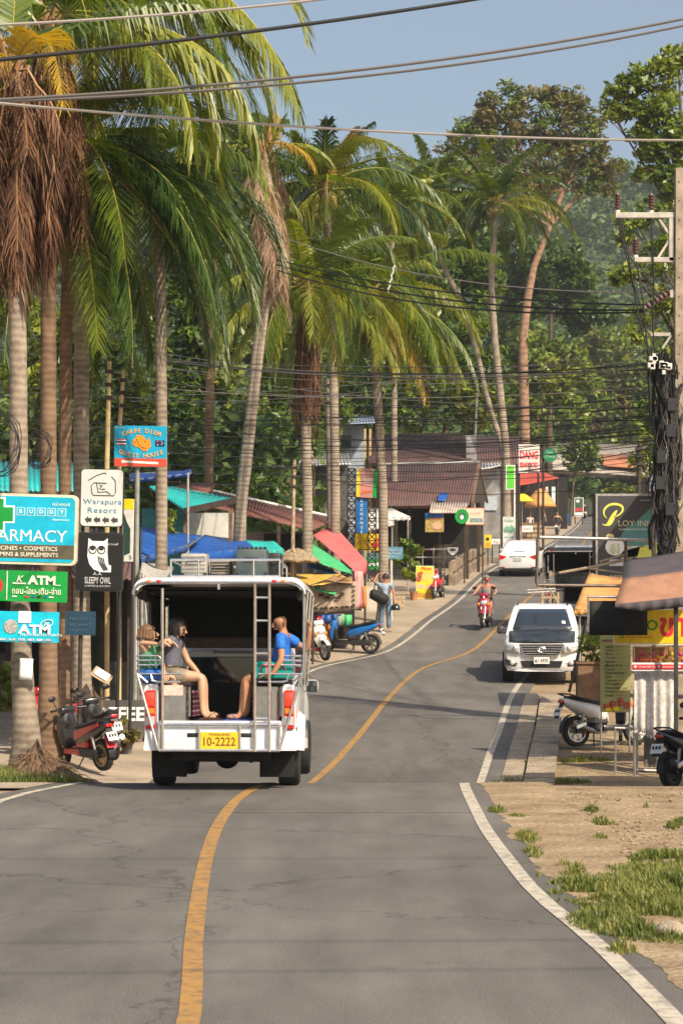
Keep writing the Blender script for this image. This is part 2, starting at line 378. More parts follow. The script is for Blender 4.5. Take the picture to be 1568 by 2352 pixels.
M_YEL = paint_material('yellow_road_paint', (.37, .20, .055), (.19, .125, .06))
M_WHT = paint_material('white_road_paint', (.50, .45, .37), (.26, .225, .18))

# ground: one sheet reaching past the hills
def ground():
    xs = np.concatenate(([-900, -500, -250, -120, -70, -40, -26, -18], np.arange(-13, 13.1, 0.6), [16, 20, 26, 34, 44, 60, 90, 140, 260, 500, 900]))
    ds = np.concatenate((DS, [500, 700, 1100]))
    vs = []; nxs = len(xs)
    for d in ds:
        for x in xs:
            z = ground_z(x, min(d, 880)) - 0.03
            ex, er = float(xLt(min(d, 420))), float(xRt(min(d, 420)))
            if x > er + 1.5 or x < ex - 1.5: z += 0.035 * (mnoise.noise(Vector((x * .6, d * .6, 3))) )
            if abs(x) > 40: z += (abs(x) - 40) * 0.02
            vs.append((x, d, z))
    fs = [(j*nxs+i, j*nxs+i+1, (j+1)*nxs+i+1, (j+1)*nxs+i) for j in range(len(ds)-1) for i in range(nxs-1)]
    mb = MB(); mb.add(vs, fs); tag(mb.build('ground', M_SAND, smooth=60), kind='structure')
ground()
strip('road', lambda d: xLt(d) - .28, lambda d: xRt(d) + .35, 0.0, M_ASPH, nx=4)
strip('road_centre_line', lambda d: xC(d) - .06, lambda d: xC(d) + .06, 0.006, M_YEL)
strip('road_edge_line', lambda d: xRt(d) - .06, lambda d: xRt(d) + .06, 0.006, M_WHT, d0=-15, d1=25.4)
strip('road_edge_line', lambda d: xRt(d) - .06, lambda d: xRt(d) + .06, 0.006, M_WHT, d0=29, d1=380)
strip('road_edge_line', lambda d: xLt(d) - .055, lambda d: xLt(d) + .055, 0.006, M_WHT)
strip('pavement', lambda d: xLt(d) - 7.5, lambda d: xLt(d) - .29, 0.004, M_PAVE, d0=24.6, d1=230, nx=8)
# soil creeping over the broken asphalt edge, and the cross joint in the near road
def soil_edge():
    mb = MB(); ds = np.arange(9, 46, .09); nz = lambda d, q: mnoise.noise(Vector((d * q, q, 2.2))); vs = []; fs = []
    for d in ds:
        a = float(xRt(d)) + .20 + .12 * nz(d, 1.1) + .07 * nz(d, 5) + (.0 if d < 26 else .35); b = a + .8
        vs += [(a, d, ground_z(a, d) + .003), (b, d, ground_z(b, d) + .012)]
    fs = [(2*i, 2*i+1, 2*i+3, 2*i+2) for i in range(len(ds) - 1) if not 26 < ds[i] < 46]
    mb.add(vs, fs); tag(mb.build('verge_soil', M_SAND, smooth=60), kind='structure')
soil_edge()
def joint():
    mb = MB(); vs = [(x, 21.75 + .02 * math.sin(x * 3) + dy, .004) for x in np.linspace(-1.4, 1.35, 40) for dy in (-.02, .02)]
    mb.add(vs, [(2*i, 2*i+2, 2*i+3, 2*i+1) for i in range(39)]); tag(mb.build('road_joint', mat('dusty_joint', (.25, .22, .18), .9, var=.5, scale=12), smooth=0), kind='structure')
joint()
# drain and kerb slabs along the right edge past the crest
strip('kerb', lambda d: xRt(d) + .30, lambda d: xRt(d) + .62, 0.012, M_KERB, d0=27, d1=47)
def kerb_slabs():
    mb = MB(); d = 27.0; rnd = random.Random(4)
    while d < 46:
        L = 0.55 + rnd.random() * .12; x = float(xRt(d)) + .66; x2 = float(xRt(d + L)) + .66; zt = 0.05 + rnd.uniform(-.015, .02)
        a = ground_z(x, d) + zt; b = ground_z(x2, d + L) + zt; g = .02
        mb.slab([(x, d + g, a), (x + .46, d + g, a + rnd.uniform(-.012, .012)), (x2 + .46, d + L - g, b), (x2, d + L - g, b)], .1)
        d += L
    return tag(mb.build('kerb_slabs', M_KERB, smooth=0), kind='structure')
kerb_slabs()

# far wooded hills
def hills():
    mb = MB(); nx, ny = 90, 26
    def hz(x, y):
        t = max(0, (y - 330) / 320); base = 16 + 108 * min(1, t) ** 1.1 + 10 * max(0, t - 1) + 10 * math.tanh(x / 90) * min(1, t)
        return base + 13 * min(1, t) * mnoise.fractal(Vector((x * .006, y * .006, 1.7)), 1.0, 2.0, 4)
    mb.grid(lambda u, v: Vector((-420 + 960 * u, 330 + 620 * v, hz(-420 + 960 * u, 330 + 620 * v))), nx, ny)
    mb.build('hills', mat('hill_soil', (.035, .055, .02), .95, var=.3, scale=.05), smooth=60)['kind'] = 'structure'
    return hz
HZ = hills()
# ---------------------------------------------------------------- vegetation
M_FR = [leafmat('palm_green', (.052, .095, .012), (.17, .225, .03), .5, .34, .38),
        leafmat('palm_yellow_green', (.12, .16, .02), (.33, .34, .05), .5, .36, .38),
        leafmat('palm_deep_green', (.02, .05, .012), (.08, .135, .03), .5, .30, .33),
        leafmat('palm_golden', (.32, .22, .03), (.52, .36, .06), .5, .35, .45)]
M_DEAD = leafmat('dead_frond', (.06, .025, .012), (.21, .10, .046), 1.6, .18, .75)
M_DEADG = leafmat('pale_dead_frond', (.26, .17, .10), (.44, .32, .21), 1.2, .18, .75)
M_RACH = mat('frond_rib', (.34, .30, .05), .5, var=.2)
M_RACHD = mat('dead_frond_rib', (.30, .17, .08), .7, var=.2)
def trunk_material(name, lo, hi, bands=9.0):
    m = bpy.data.materials.new(name); m.use_nodes = True; nt = m.node_tree; n = nt.nodes; l = nt.links; b = n['Principled BSDF']
    tc = n.new('ShaderNodeTexCoord'); wv = n.new('ShaderNodeTexWave'); wv.wave_type = 'BANDS'; wv.bands_direction = 'Z'
    wv.inputs['Scale'].default_value = bands / 6.28 * 2; wv.inputs['Distortion'].default_value = 2.2; wv.inputs['Detail'].default_value = 3; wv.inputs['Detail Scale'].default_value = 2.5
    l.new(tc.outputs['Object'], wv.inputs['Vector'])
    q = n.new('ShaderNodeTexNoise'); q.inputs['Scale'].default_value = 2.2; q.inputs['Detail'].default_value = 8; q.inputs['Roughness'].default_value = .7; l.new(tc.outputs['Object'], q.inputs['Vector'])
    mx = n.new('ShaderNodeMath'); mx.operation = 'MULTIPLY_ADD'; mx.inputs[1].default_value = .13; l.new(wv.outputs['Fac'], mx.inputs[0]); 
    m2 = n.new('ShaderNodeMath'); m2.operation = 'MULTIPLY'; m2.inputs[1].default_value = 1.0; l.new(q.outputs['Fac'], m2.inputs[0]); l.new(m2.outputs[0], mx.inputs[2])
    rp = n.new('ShaderNodeValToRGB'); rp.color_ramp.elements[0].position = .32; rp.color_ramp.elements[1].position = .72; rp.color_ramp.elements[0].color = (*lo, 1); rp.color_ramp.elements[1].color = (*hi, 1)
    l.new(mx.outputs[0], rp.inputs['Fac']); l.new(rp.outputs[0], b.inputs['Base Color']); b.inputs['Roughness'].default_value = .9; b.inputs['Specular IOR Level'].default_value = .2
    bp = n.new('ShaderNodeBump'); bp.inputs['Strength'].default_value = .7; bp.inputs['Distance'].default_value = .03; l.new(mx.outputs[0], bp.inputs['Height']); l.new(bp.outputs[0], b.inputs['Normal'])
    return m
M_PT = trunk_material('palm_trunk', (.11, .085, .062), (.38, .315, .245))
M_PTD = trunk_material('palm_trunk_brown', (.10, .062, .038), (.25, .165, .105))
M_BARK = trunk_material('tree_bark', (.14, .085, .055), (.36, .22, .145), 2)
M_BARKD = trunk_material('dark_bark', (.05, .035, .025), (.14, .10, .07), 2)
M_ROOT = mat('root_fibre', (.17, .105, .062), .95, var=.45, scale=14, bump=1.0, bscale=35)

def frond(mb, base, az, el0, L, droop, nl, ll, lw, rnd, m_leaf, m_rib, hang=.35, curl=0.0, rib=.022):
    base = Vector(base); n = 13; pts = [base.copy()]; tans = []; p = base.copy()
    for i in range(n):
        t = (i + .5) / n; el = el0 - droop * t ** 1.15; a = az + curl * t
        d = Vector((math.cos(el) * math.cos(a), math.cos(el) * math.sin(a), math.sin(el))); p = p + d * (L / n); pts.append(p.copy()); tans.append(d)
    tans.append(tans[-1])
    mb.use(m_rib); mb.tube(pts, [rib * (1 - .8 * i / n) for i in range(n + 1)], 4, caps=False)
    mb.use(m_leaf); side0 = Vector((-math.sin(az), math.cos(az), 0)); tw = rnd.uniform(-.5, .5)
    for k in range(nl):
        t = .10 + .89 * (k + rnd.random() * .5) / nl; f = t * n; i = min(n - 1, int(f)); q = pts[i].lerp(pts[i + 1], f - i); T = tans[i]
        up = side0.cross(T).normalized() * -1
        if up.z < 0: up = -up
        s = min(1, .35 + 3.2 * t) * (1 - .62 * max(0, (t - .45) / .55) ** 1.6); l_ = ll * s * rnd.uniform(.86, 1.1)
        ang = .55 + .55 * t
        for sg in (-1, 1):
            sd = (side0 * math.cos(tw) + up * math.sin(tw) * sg).normalized() * sg
            dr = (sd * math.cos(ang) + T * math.sin(ang) + up * .18 + Vector((rnd.uniform(-.1, .1), rnd.uniform(-.1, .1), 0))).normalized()
            hg = hang * rnd.uniform(.6, 1.4)
            m1 = q + dr * l_ * .5 + Vector((0, 0, -hg * l_ * .16)); tip = q + dr * l_ * (1 - .35 * min(1, hg)) + Vector((0, 0, -hg * l_ * .62))
            wv = (T * .8 + up * .35).normalized() * lw
            mb.add([q - wv * .5, q + wv * .5, m1 + wv * .55, m1 - wv * .55, tip], [(0, 1, 2, 3), (3, 2, 4)])
def dead_frond(mb, base, az, L, rnd, m_leaf, spread=.25, ll=.55, nl=46, lw=.02):
    base = Vector(base); out = Vector((math.cos(az), math.sin(az), 0)); n = 8
    pts = [base + out * (spread * (1 - (1 - i / n) ** 2.2)) + Vector((0, 0, .12 * math.sin(min(1, i / n * 4) * 3.14) - L * (i / n))) for i in range(n + 1)]
    mb.use(M_RACHD); mb.tube(pts, [.024 * (1 - .7 * i / n) for i in range(n + 1)], 4, caps=False); mb.use(m_leaf)
    for k in range(nl):
        t = .08 + .9 * k / nl; f = t * n; i = min(n - 1, int(f)); q = pts[i].lerp(pts[i + 1], f - i)
        for sg in (-1, 1):
            sd = Vector((-out.y, out.x, 0)) * sg; l_ = ll * rnd.uniform(.6, 1.2)
            d = (sd * rnd.uniform(.1, .5) + out * rnd.uniform(-.15, .3) + Vector((0, 0, -1))).normalized(); wv = (sd * .6 + out * rnd.uniform(-.6, .6)).normalized() * lw
            m1 = q + d * l_ * .5 + sd * .03; tip = q + d * l_
            mb.add([q - wv * .5, q + wv * .5, m1 + wv * .5, m1 - wv * .5, tip], [(0, 1, 2, 3), (3, 2, 4)])
def palm(label, trunk, d, r0, r1, fronds, dead=None, seed=0, m_trunk=None, L=4.2, nl=62, ll=.85, lw=.045, base_to_ground=True, pale=False, coconuts=0, flare=1.0, old=None, hang=(.5, 1.05)):
    """trunk: picture positions from the foot to the crown; fronds: list of (azimuth deg, elevation deg, length factor, droop deg, leaf kind)"""
    rnd = random.Random(seed); pts = [W(x, y, d) for x, y in trunk]
    if base_to_ground:
        g = ground_z(pts[0].x, d) - .1
        if pts[0].z > g + .05: pts.insert(0, Vector((pts[0].x + (pts[0].x - pts[1].x) * .1, d, g)))
        else: pts[0].z = g
    # smooth
    fine = []; m = len(pts)
    ts = np.cumsum([0] + [(pts[i + 1] - pts[i]).length for i in range(m - 1)]); 
    fx, fz = pchip(ts, [p.x for p in pts]), pchip(ts, [p.z for p in pts])
    NN = 40
    for i in range(NN + 1):
        s = ts[-1] * i / NN; fine.append(Vector((float(fx(s)), d, float(fz(s)))))
    base = fine[0].copy(); root = thing('palm_tree', label, 'palm tree', base)
    rr = [(r0 + (r1 - r0) * (i / NN) ** .8) * (1 + flare * .75 * math.exp(-i / NN * 16)) * (1 + .025 * math.sin(i * 2.4)) for i in range(NN + 1)]
    mb = MB(); mb.tube([p - base for p in fine], rr, 14); mb.build('trunk', m_trunk or M_PT, root, smooth=70)
    c = fine[-1] - base; mb = MB()
    for (az, el, lf, dr, kd) in fronds:
        a = R(az + rnd.uniform(-6, 6)); b0 = c + Vector((math.cos(a) * r1 * .8, math.sin(a) * r1 * .8, rnd.uniform(-.1, .25)))
        frond(mb, b0, a, R(el + rnd.uniform(-5, 5)), L * lf * rnd.uniform(.94, 1.06), R(dr + rnd.uniform(-8, 8)), int(nl * (.6 + .4 * lf)), ll * rnd.uniform(.9, 1.1), lw, rnd, M_FR[kd], M_RACH, hang=rnd.uniform(*hang), curl=rnd.uniform(-.25, .25))
    # leaf bases
    mb.use(M_RACHD)
    for k in range(14):
        a = k * 2.4; h = -.35 + k * .045
        mb.tube([c + Vector((math.cos(a) * r1 * .7, math.sin(a) * r1 * .7, h)), c + Vector((math.cos(a) * (r1 + .14), math.sin(a) * (r1 + .14), h + .35))], [.05, .025], 5)
    mb.build('crown', None, root, smooth=0, fixn=False)
    if dead:
        mb = MB()
        for (n_, top, Lm, spread, ml) in dead:
            for k in range(n_):
                a = rnd.uniform(0, 6.283); i = NN - int(top / max(.01, (ts[-1] / NN))); i = max(0, min(NN, i))
                p = fine[i] - base; dead_frond(mb, p + Vector((math.cos(a) * rr[i] * .9, math.sin(a) * rr[i] * .9, rnd.uniform(-.3, .3))), a, Lm * rnd.uniform(.55, 1.1), rnd, ml, spread * rnd.uniform(.4, 1.3))
        mb.build('dead_fronds', None, root, smooth=0, fixn=False)
    if coconuts:
        for k in range(coconuts):
            a = k * 1.1 + .4; mb = MB(); mb.ball(c + Vector((math.cos(a) * .3, math.sin(a) * .3, -.35 - .1 * (k % 3))), (.11, .11, .14), 8, 6); mb.build('coconut', mat('coconut_husk', (.34, .26, .05), .5, var=.2), root)
    return root
def ring(n, el, lf, dr, kinds, a0=0):
    return [(a0 + i * 360 / n, el, lf, dr, kinds[i % len(kinds)]) for i in range(n)]
P_FULL = ring(7, 62, .8, 60, [0, 1, 0]) + ring(8, 34, 1.0, 88, [0, 1, 0, 0], 20) + ring(8, 6, 1.0, 80, [1, 0, 0, 2], 5) + ring(6, -28, .9, 48, [2, 0, 1], 33)

# the tall pair by the camera side: crowns reach out of the picture
palm('nearest palm with its foot in a root mound, hung with brown dead fronds', [(62, 1725), (50, 1500), (44, 1100), (42, 800), (36, 560), (30, 330), (26, 150)], 29.5, .145, .11,
     [(-150, 25, 1, 70, 3), (-100, -5, .9, 60, 3), (170, 0, 1, 60, 3), (120, 20, 1, 70, 1), (60, 45, .9, 60, 0), (-60, 25, .9, 95, 3), (20, 40, .8, 50, 0), (200, 50, 1, 60, 0), (90, 60, 1, 40, 0)],
     dead=[(22, .6, 2.3, .42, M_DEAD), (14, 1.3, 1.6, .26, M_DEAD), (10, .2, 1.5, .6, M_DEAD)], seed=1, L=3.6, nl=70, ll=.8, lw=.045, flare=1.5)
palm('palm with a trunk coloured dark for shade above the green bank sign with a skirt of dead fronds', [(112, 1640), (112, 1100), (112, 800), (112, 560), (114, 300), (116, 60)], 33.0, .135, .115,
     [(0, 10, 1.0, 100, 1), (-40, 30, 1.0, 105, 0), (-75, 15, .9, 100, 0), (30, 40, 1, 100, 0), (-140, 0, .8, 80, 2), (160, 30, .9, 70, 0), (80, 50, 1, 50, 0), (-20, -5, 1, 80, 1), (-55, 22, 1, 110, 0), (15, 22, 1.1, 108, 1), (-100, 5, .9, 80, 0)],
     dead=[(40, .3, 3.0, .42, M_DEAD), (24, 1.2, 2.0, .30, M_DEAD)], seed=2, m_trunk=M_PTD, L=4.0)  # shade on this trunk is put into its darker brown material
palm('tall coconut palm behind the resort sign with long yellow green fronds arching over the road', [(188, 1600), (187, 1100), (188, 800), (194, 500), (206, 250), (222, 20), (232, -80)], 36.0, .15, .11,
     ring(8, 42, .8, 100, [1, 0, 1]) + ring(9, -8, 1.0, 74, [1, 1, 0], 8) + ring(9, -40, 1.05, 45, [1, 0, 1, 2], 25) + [(-5, 52, 1.25, 100, 1), (-14, 20, 1.05, 104, 1), (-32, -14, 1.12, 66, 1), (-22, -28, 1.18, 52, 1), (-60, -20, 1.1, 62, 0)],
     dead=[(4, .8, 1.5, .5, M_DEADG)], seed=3, L=4.4, nl=112, ll=1.0, lw=.032, hang=(.4, .9))
palm('shorter coconut palm with dark drooping fronds standing behind the guest house sign', [(371, 1560), (371, 1000), (370, 760), (366, 560), (352, 380)], 40.0, .125, .10,
     ring(7, 40, .75, 105, [0, 2, 0]) + ring(9, -4, .95, 80, [2, 0, 2], 10) + ring(10, -36, 1.0, 48, [2, 2, 0], 28) + [(-30, -18, 1.1, 64, 0), (-150, -20, 1.1, 62, 2)],
     seed=4, L=3.05, nl=96, ll=.95, lw=.032, coconuts=5, hang=(.4, .9))
palm('coconut palm with low dark green fronds hanging beside the resort sign', [(150, 1600), (150, 1100), (152, 800), (158, 560), (166, 340)], 34.6, .11, .10,
     ring(7, 40, .75, 105, [0, 2, 0]) + ring(9, -4, .95, 80, [2, 0, 2], 4) + ring(11, -38, 1.0, 46, [2, 2, 0], 20) + [(-12, -10, 1.12, 72, 0), (-28, -26, 1.15, 56, 2), (-45, -18, 1.12, 64, 2), (-5, -34, 1.1, 48, 0)],
     seed=5, m_trunk=M_PTD, L=4.15, nl=112, ll=1.0, lw=.032, hang=(.4, .9))
# the battered palm in the middle
palm('battered leaning coconut palm with a sparse crown and a pale brown skirt of dead fronds', [(551, 1200), (566, 1050), (588, 850), (606, 700), (618, 580), (622, 480), (611, 400), (606, 352)], 50.0, .165, .13,
     [(95, 70, .6, 60, 2), (165, 62, .75, 95, 2), (-170, 25, 1.0, 70, 2), (60, 78, .42, 20, 3), (40, 74, .5, 15, 0), (20, 30, .7, 80, 1), (200, 5, .8, 60, 1), (-20, 5, .6, 70, 3), (140, 68, .6, 95, 2), (180, 12, .7, 90, 1)],
     dead=[(20, 1.15, 2.0, .34, M_DEADG), (12, 1.9, 1.6, .25, M_DEADG), (5, .2, 1.2, .6, M_DEADG)], seed=6, L=2.5, nl=52, ll=.55, lw=.045)
palm('coconut palm with a rust brown bundle of dead fronds wrapped round its trunk', [(706, 1180), (703, 1000), (704, 800), (702, 660)], 58.0, .155, .13,
     ring(7, 60, .95, 75, [0, 2, 1]) + ring(9, 30, 1.0, 100, [0, 1, 0, 2], 15) + ring(8, 2, 1.05, 85, [0, 1, 0], 30) + [(-90, 5, .9, 100, 1), (-75, -15, 1.0, 62, 1), (-115, -20, 1.0, 58, 1), (-20, -25, 1.0, 50, 1), (200, -30, .9, 45, 1)],
     dead=[(30, .75, 2.9, .22, M_DEAD), (14, 1.6, 2.4, .18, M_DEAD)], seed=7, L=3.7, nl=78, ll=.9, lw=.042)
palm('tall coconut palm standing upright behind the wooden pole with dark spiky young fronds on top', [(770, 1190), (768, 1000), (765, 800), (757, 600), (745, 430)], 63.0, .155, .12,
     ring(8, 72, .55, 45, [2, 0, 2, 3]) + ring(9, 40, 1.0, 90, [0, 2, 0, 1], 12) + ring(9, 8, 1.05, 85, [0, 1, 2], 33) + ring(5, -25, .9, 50, [0, 1], 10), seed=8, L=3.8, nl=76, ll=.9, lw=.042, coconuts=6)
palm('coconut palm with drooping yellow tipped fronds in front of the dark red roofs', [(880, 1200), (872, 1000), (862, 850), (846, 680)], 66.0, .165, .125,
     ring(8, 55, 1.05, 85, [0, 1, 0]) + ring(9, 25, 1.1, 100, [1, 0, 0, 1], 12) + ring(9, 0, 1.1, 84, [1, 0, 0], 33) + ring(7, -20, 1.0, 62, [0, 1, 2], 8) + [(-20, -25, 1.1, 52, 1), (10, -18, 1.1, 62, 1), (-70, -25, 1, 50, 3), (190, -28, 1, 50, 0), (-45, -35, 1, 42, 3)],
     dead=[(9, .5, 1.4, .3, M_DEAD)], seed=9, L=4.0, nl=78, ll=.95, lw=.042, coconuts=7)
palm('slender coconut palm leaning left behind the white post', [(1156, 1060), (1120, 920), (1092, 800), (1052, 680), (1014, 600), (998, 510), (990, 448)], 108.0, .155, .12,
     P_FULL + ring(6, 15, 1.05, 90, [1, 0], 50), seed=10, L=4.6, nl=54, ll=.8, lw=.07)
palm('straight tall coconut palm right of the leaning one with two bright arching fronds', [(1162, 1070), (1148, 900), (1134, 760), (1128, 640), (1136, 500), (1138, 468)], 106.0, .23, .145,
     ring(7, 70, .95, 55, [0, 2, 0]) + ring(8, 45, 1.0, 80, [2, 0, 0], 20) + [(0, 18, 1.15, 88, 1), (-10, 8, 1.1, 85, 1), (180, 14, .85, 105, 1), (-172, 10, .95, 80, 2), (170, 5, 1.0, 70, 0), (-60, 0, .9, 90, 0), (-120, 5, .9, 90, 2), (60, 10, 1, 90, 0), (120, 0, 1, 80, 2)] + ring(8, 25, 1.05, 95, [0, 2, 0, 1], 40) + ring(6, -10, .9, 70, [2, 0], 15), seed=11, L=4.2, nl=60, ll=.95, lw=.055, coconuts=5)
palm('coconut palm far behind the battered one with spiky upright fronds against the sky', [(716, 1150), (715, 900), (712, 640), (716, 500)], 84.0, .15, .12,
     [q for q in P_FULL] + [(80, 84, .9, 10, 3)], seed=12, L=2.5, nl=56, ll=.85, lw=.055)
palm('distant coconut palm whose crown shows between the clustered palms and the leaning one', [(905, 1120), (905, 800), (900, 560), (893, 470)], 92.0, .15, .12,
     [q for q in P_FULL], seed=13, L=3.7, nl=44, ll=.85, lw=.075)
palm('brown trunked palm standing between the guest house sign and the battered palm', [(480, 1150), (484, 800), (496, 560), (502, 400)], 62.0, .14, .12,
     [q for q in P_FULL], seed=14, L=2.9, nl=56, ll=.85, lw=.06, m_trunk=M_PTD)

# ---- broadleaf trees
LEAF = {'dark': leafmat('leaf_dark', (.028, .066, .010), (.10, .16, .028), .5, .26, .42), 'mid': leafmat('leaf_mid', (.058, .115, .013), (.20, .26, .038), .45, .3, .42),
        'light': leafmat('leaf_light', (.10, .16, .018), (.33, .36, .055), .4, .32, .45), 'rust': leafmat('leaf_rust', (.085, .08, .022), (.24, .19, .06), .3, .28, .5),
        'grass': leafmat('grass_blade', (.06, .11, .014), (.30, .29, .08), 1.6, .35, .5), 'far': leafmat('leaf_far', (.035, .075, .016), (.11, .17, .035), .03, .25, .6)}
def quad_mesh(name, c, a, b, m, parent=None):
    n = len(c); v = np.stack([c - a, c - b * .9 + a * .12, c + a, c + b * .9 + a * .12], 1).reshape(-1, 3)
    me = bpy.data.meshes.new(name); me.vertices.add(4 * n); me.vertices.foreach_set('co', v.ravel().astype(np.float32))
    me.loops.add(4 * n); me.loops.foreach_set('vertex_index', np.arange(4 * n, dtype=np.int32))
    me.polygons.add(n); me.polygons.foreach_set('loop_start', np.arange(0, 4 * n, 4, dtype=np.int32)); me.polygons.foreach_set('loop_total', np.full(n, 4, dtype=np.int32))
    me.update(calc_edges=True); me.validate()
    for q in (m if isinstance(m, list) else [m]): me.materials.append(q)
    o = bpy.data.objects.new(name, me); COL.objects.link(o)
    if parent: o.parent = parent
    return o
def leaf_cloud(rng, blobs, size, per):
    """leaves over the shells of many small clumps; blobs: rows of centre xyz, radius"""
    C = []; 
    for (x, y, z, r) in blobs:
        n = max(6, int(per * r * r)); u = rng.normal(size=(n, 3)); u /= np.linalg.norm(u, axis=1)[:, None]
        rad = r * (0.45 + .62 * rng.random((n, 1)) ** .6); p = u * rad * np.array([1, 1, .72]) + np.array([x, y, z]); C.append(p)
    C = np.concatenate(C); n = len(C)
    nr = rng.normal(size=(n, 3)) * .62 + np.array([0, -.15, .75]); nr /= np.linalg.norm(nr, axis=1)[:, None]
    t = rng.normal(size=(n, 3)); t -= nr * (t * nr).sum(1)[:, None]; t /= np.linalg.norm(t, axis=1)[:, None]
    s = size * (.65 + .7 * rng.random((n, 1))); return C, t * s, np.cross(nr, t) * s * .5
def tree(label, trunk, d, r0, ells, leaf, size, per, seed, limbs=True, bark=None, sub=9, depth=.8, name='broadleaf_tree', cat='tree', group=None, rs=(.36, .6)):
    """ells: ellipses of the crown (px, py, rx, ry, depth offset in crown radii)"""
    rng = np.random.default_rng(seed); rnd = random.Random(seed); pts = [W(x, y, d) for x, y in trunk]
    g = ground_z(pts[0].x, min(d, 420)) - .2
    if pts[0].z > g: pts.insert(0, Vector((pts[0].x, d, g)))
    base = pts[0].copy(); root = thing(name, label, cat, base, group=group); N = len(pts)
    mb = MB(); mb.tube([p - base for p in pts], [r0 * (1 - .62 * i / max(1, N - 1)) * (1.35 if i == 0 else 1) for i in range(N)], 9)
    blobs = []
    for e in ells:
        px, py, rx, ry = e[:4]; off = e[4] if len(e) > 4 else 0; c = W(px, py, d); Rx, Rz = rx * d / K, ry * d / K; Ry = max(Rx, Rz) * depth; c.y += off * Ry
        k = int(sub * 2.0)
        for i in range(k):
            u = rng.normal(size=3); u /= np.linalg.norm(u); q = .35 + .6 * rng.random() ** .5
            blobs.append((c.x + u[0] * Rx * q - base.x, c.y + u[1] * Ry * q - base.y, c.z + u[2] * Rz * q - base.z, min(Rx, Rz) * rng.uniform(*rs)))
        if limbs:
            tip = c - base; i0 = max(0, N - 1 - (rnd.randrange(2) if N > 2 else 0)); a = pts[i0] - base; m = a.lerp(tip, .55) + Vector((rnd.uniform(-.3, .3), rnd.uniform(-.3, .3), rnd.uniform(-.1, .5)))
            rb = r0 * .26; mb.tube([a, m, tip], [rb, rb * .55, rb * .2], 6)
            for b in rnd.sample(blobs[-k:], min(k, 6)): mb.tube([m.lerp(tip, rnd.uniform(.2, 1)), Vector(b[:3])], [rb * .3, rb * .08], 5)
    mb.build('trunk', bark or (M_BARK if seed == 21 else M_BARKD), root, smooth=60)
    lfs = leaf if isinstance(leaf, list) else [leaf]; rng.shuffle(blobs)
    C, a, b = leaf_cloud(rng, blobs, size * .76, per * 2.1); cr = quad_mesh('crown', C, a, b, [LEAF[q] for q in lfs], root)
    if len(lfs) > 1:
        mi = (np.clip((rng.random(len(C)) * .35 + .65 * (np.sin(C[:, 0] * .9) * np.cos(C[:, 2] * .7 + C[:, 0] * .3) * .5 + .5)) * len(lfs), 0, len(lfs) - 1)).astype(np.int32)
        cr.data.polygons.foreach_set('material_index', mi)
    return root
tree('large spreading tree with a reddish forked trunk and sparse rusty crown against the sky', [(1206, 1060), (1200, 780), (1212, 680), (1226, 610), (1262, 520), (1292, 440)], 182, .5,
     [(1050, 330, 44, 36), (1100, 290, 55, 44), (1160, 240, 55, 42), (1230, 225, 55, 34), (1305, 240, 50, 44), (1340, 290, 40, 40), (1140, 350, 60, 32), (1220, 330, 60, 40), (1290, 350, 60, 40), (1330, 400, 62, 34), (1385, 425, 36, 26), (1250, 410, 50, 30), (1185, 400, 40, 30), (1100, 370, 60, 34), (1150, 300, 60, 40), (1260, 290, 70, 44), (1340, 350, 60, 44), (1230, 450, 44, 24), (1380, 380, 50, 34), (1040, 390, 40, 30), (1340, 440, 36, 18)],
     ['mid', 'rust', 'mid'], .36, 36, 21, sub=10)
tree('tall green tree behind the utility pole reaching above the other crowns', [(1640, 1200), (1625, 800), (1590, 560), (1560, 420)], 100, .45,
     [(1500, 175, 66, 44), (1555, 130, 50, 34), (1430, 205, 44, 34), (1400, 255, 30, 26), (1520, 250, 60, 44), (1560, 320, 50, 60), (1500, 340, 44, 40), (1470, 300, 34, 26), (1540, 420, 50, 44), (1480, 400, 30, 20), (1455, 250, 40, 26)], ['mid', 'light'], .27, 72, 22, sub=11)
tree('leafy tree with yellowish hanging sprays beside the insulators', [(1640, 1250), (1620, 900), (1570, 700)], 72, .3,
     [(1455, 505, 44, 26), (1510, 480, 50, 30), (1430, 545, 26, 22), (1505, 590, 56, 40), (1450, 620, 44, 24), (1420, 640, 30, 20), (1530, 690, 46, 44), (1480, 720, 40, 30), (1540, 560, 40, 60), (1470, 760, 40, 30)], ['light', 'mid'], .2, 90, 23, sub=10, rs=(.3, .5))
tree('dark dense tree behind the straight palm below the rusty crown', [(1260, 1060), (1262, 860), (1265, 700)], 192, .4,
     [(1290, 590, 74, 46), (1330, 650, 60, 50), (1230, 640, 60, 44), (1180, 590, 50, 60), (1280, 700, 80, 44), (1350, 720, 46, 50), (1120, 560, 40, 50), (1170, 690, 56, 44)], 'dark', .48, 26, 24, limbs=False)
tree('bushy bright green tree behind the leaning palm and the restaurant roof', [(1020, 1060), (1025, 930), (1040, 820)], 118, .25,
     [(1060, 745, 80, 52), (1005, 800, 80, 56), (960, 870, 80, 52), (1080, 830, 70, 60), (1030, 900, 80, 56), (1110, 900, 56, 52), (940, 950, 70, 44), (1060, 960, 74, 36)], ['mid', 'dark', 'light'], .32, 52, 25, limbs=False)
tree('yellowish green tree filling the gap between the straight palm and the sign tower', [(1240, 1060), (1232, 950), (1235, 850)], 184, .25,
     [(1235, 800, 80, 44), (1190, 840, 66, 50), (1290, 830, 66, 50), (1240, 880, 80, 44), (1310, 890, 60, 50), (1200, 930, 66, 44), (1280, 950, 80, 40), (1190, 990, 60, 30)], ['light', 'mid'], .46, 27, 26, limbs=False)
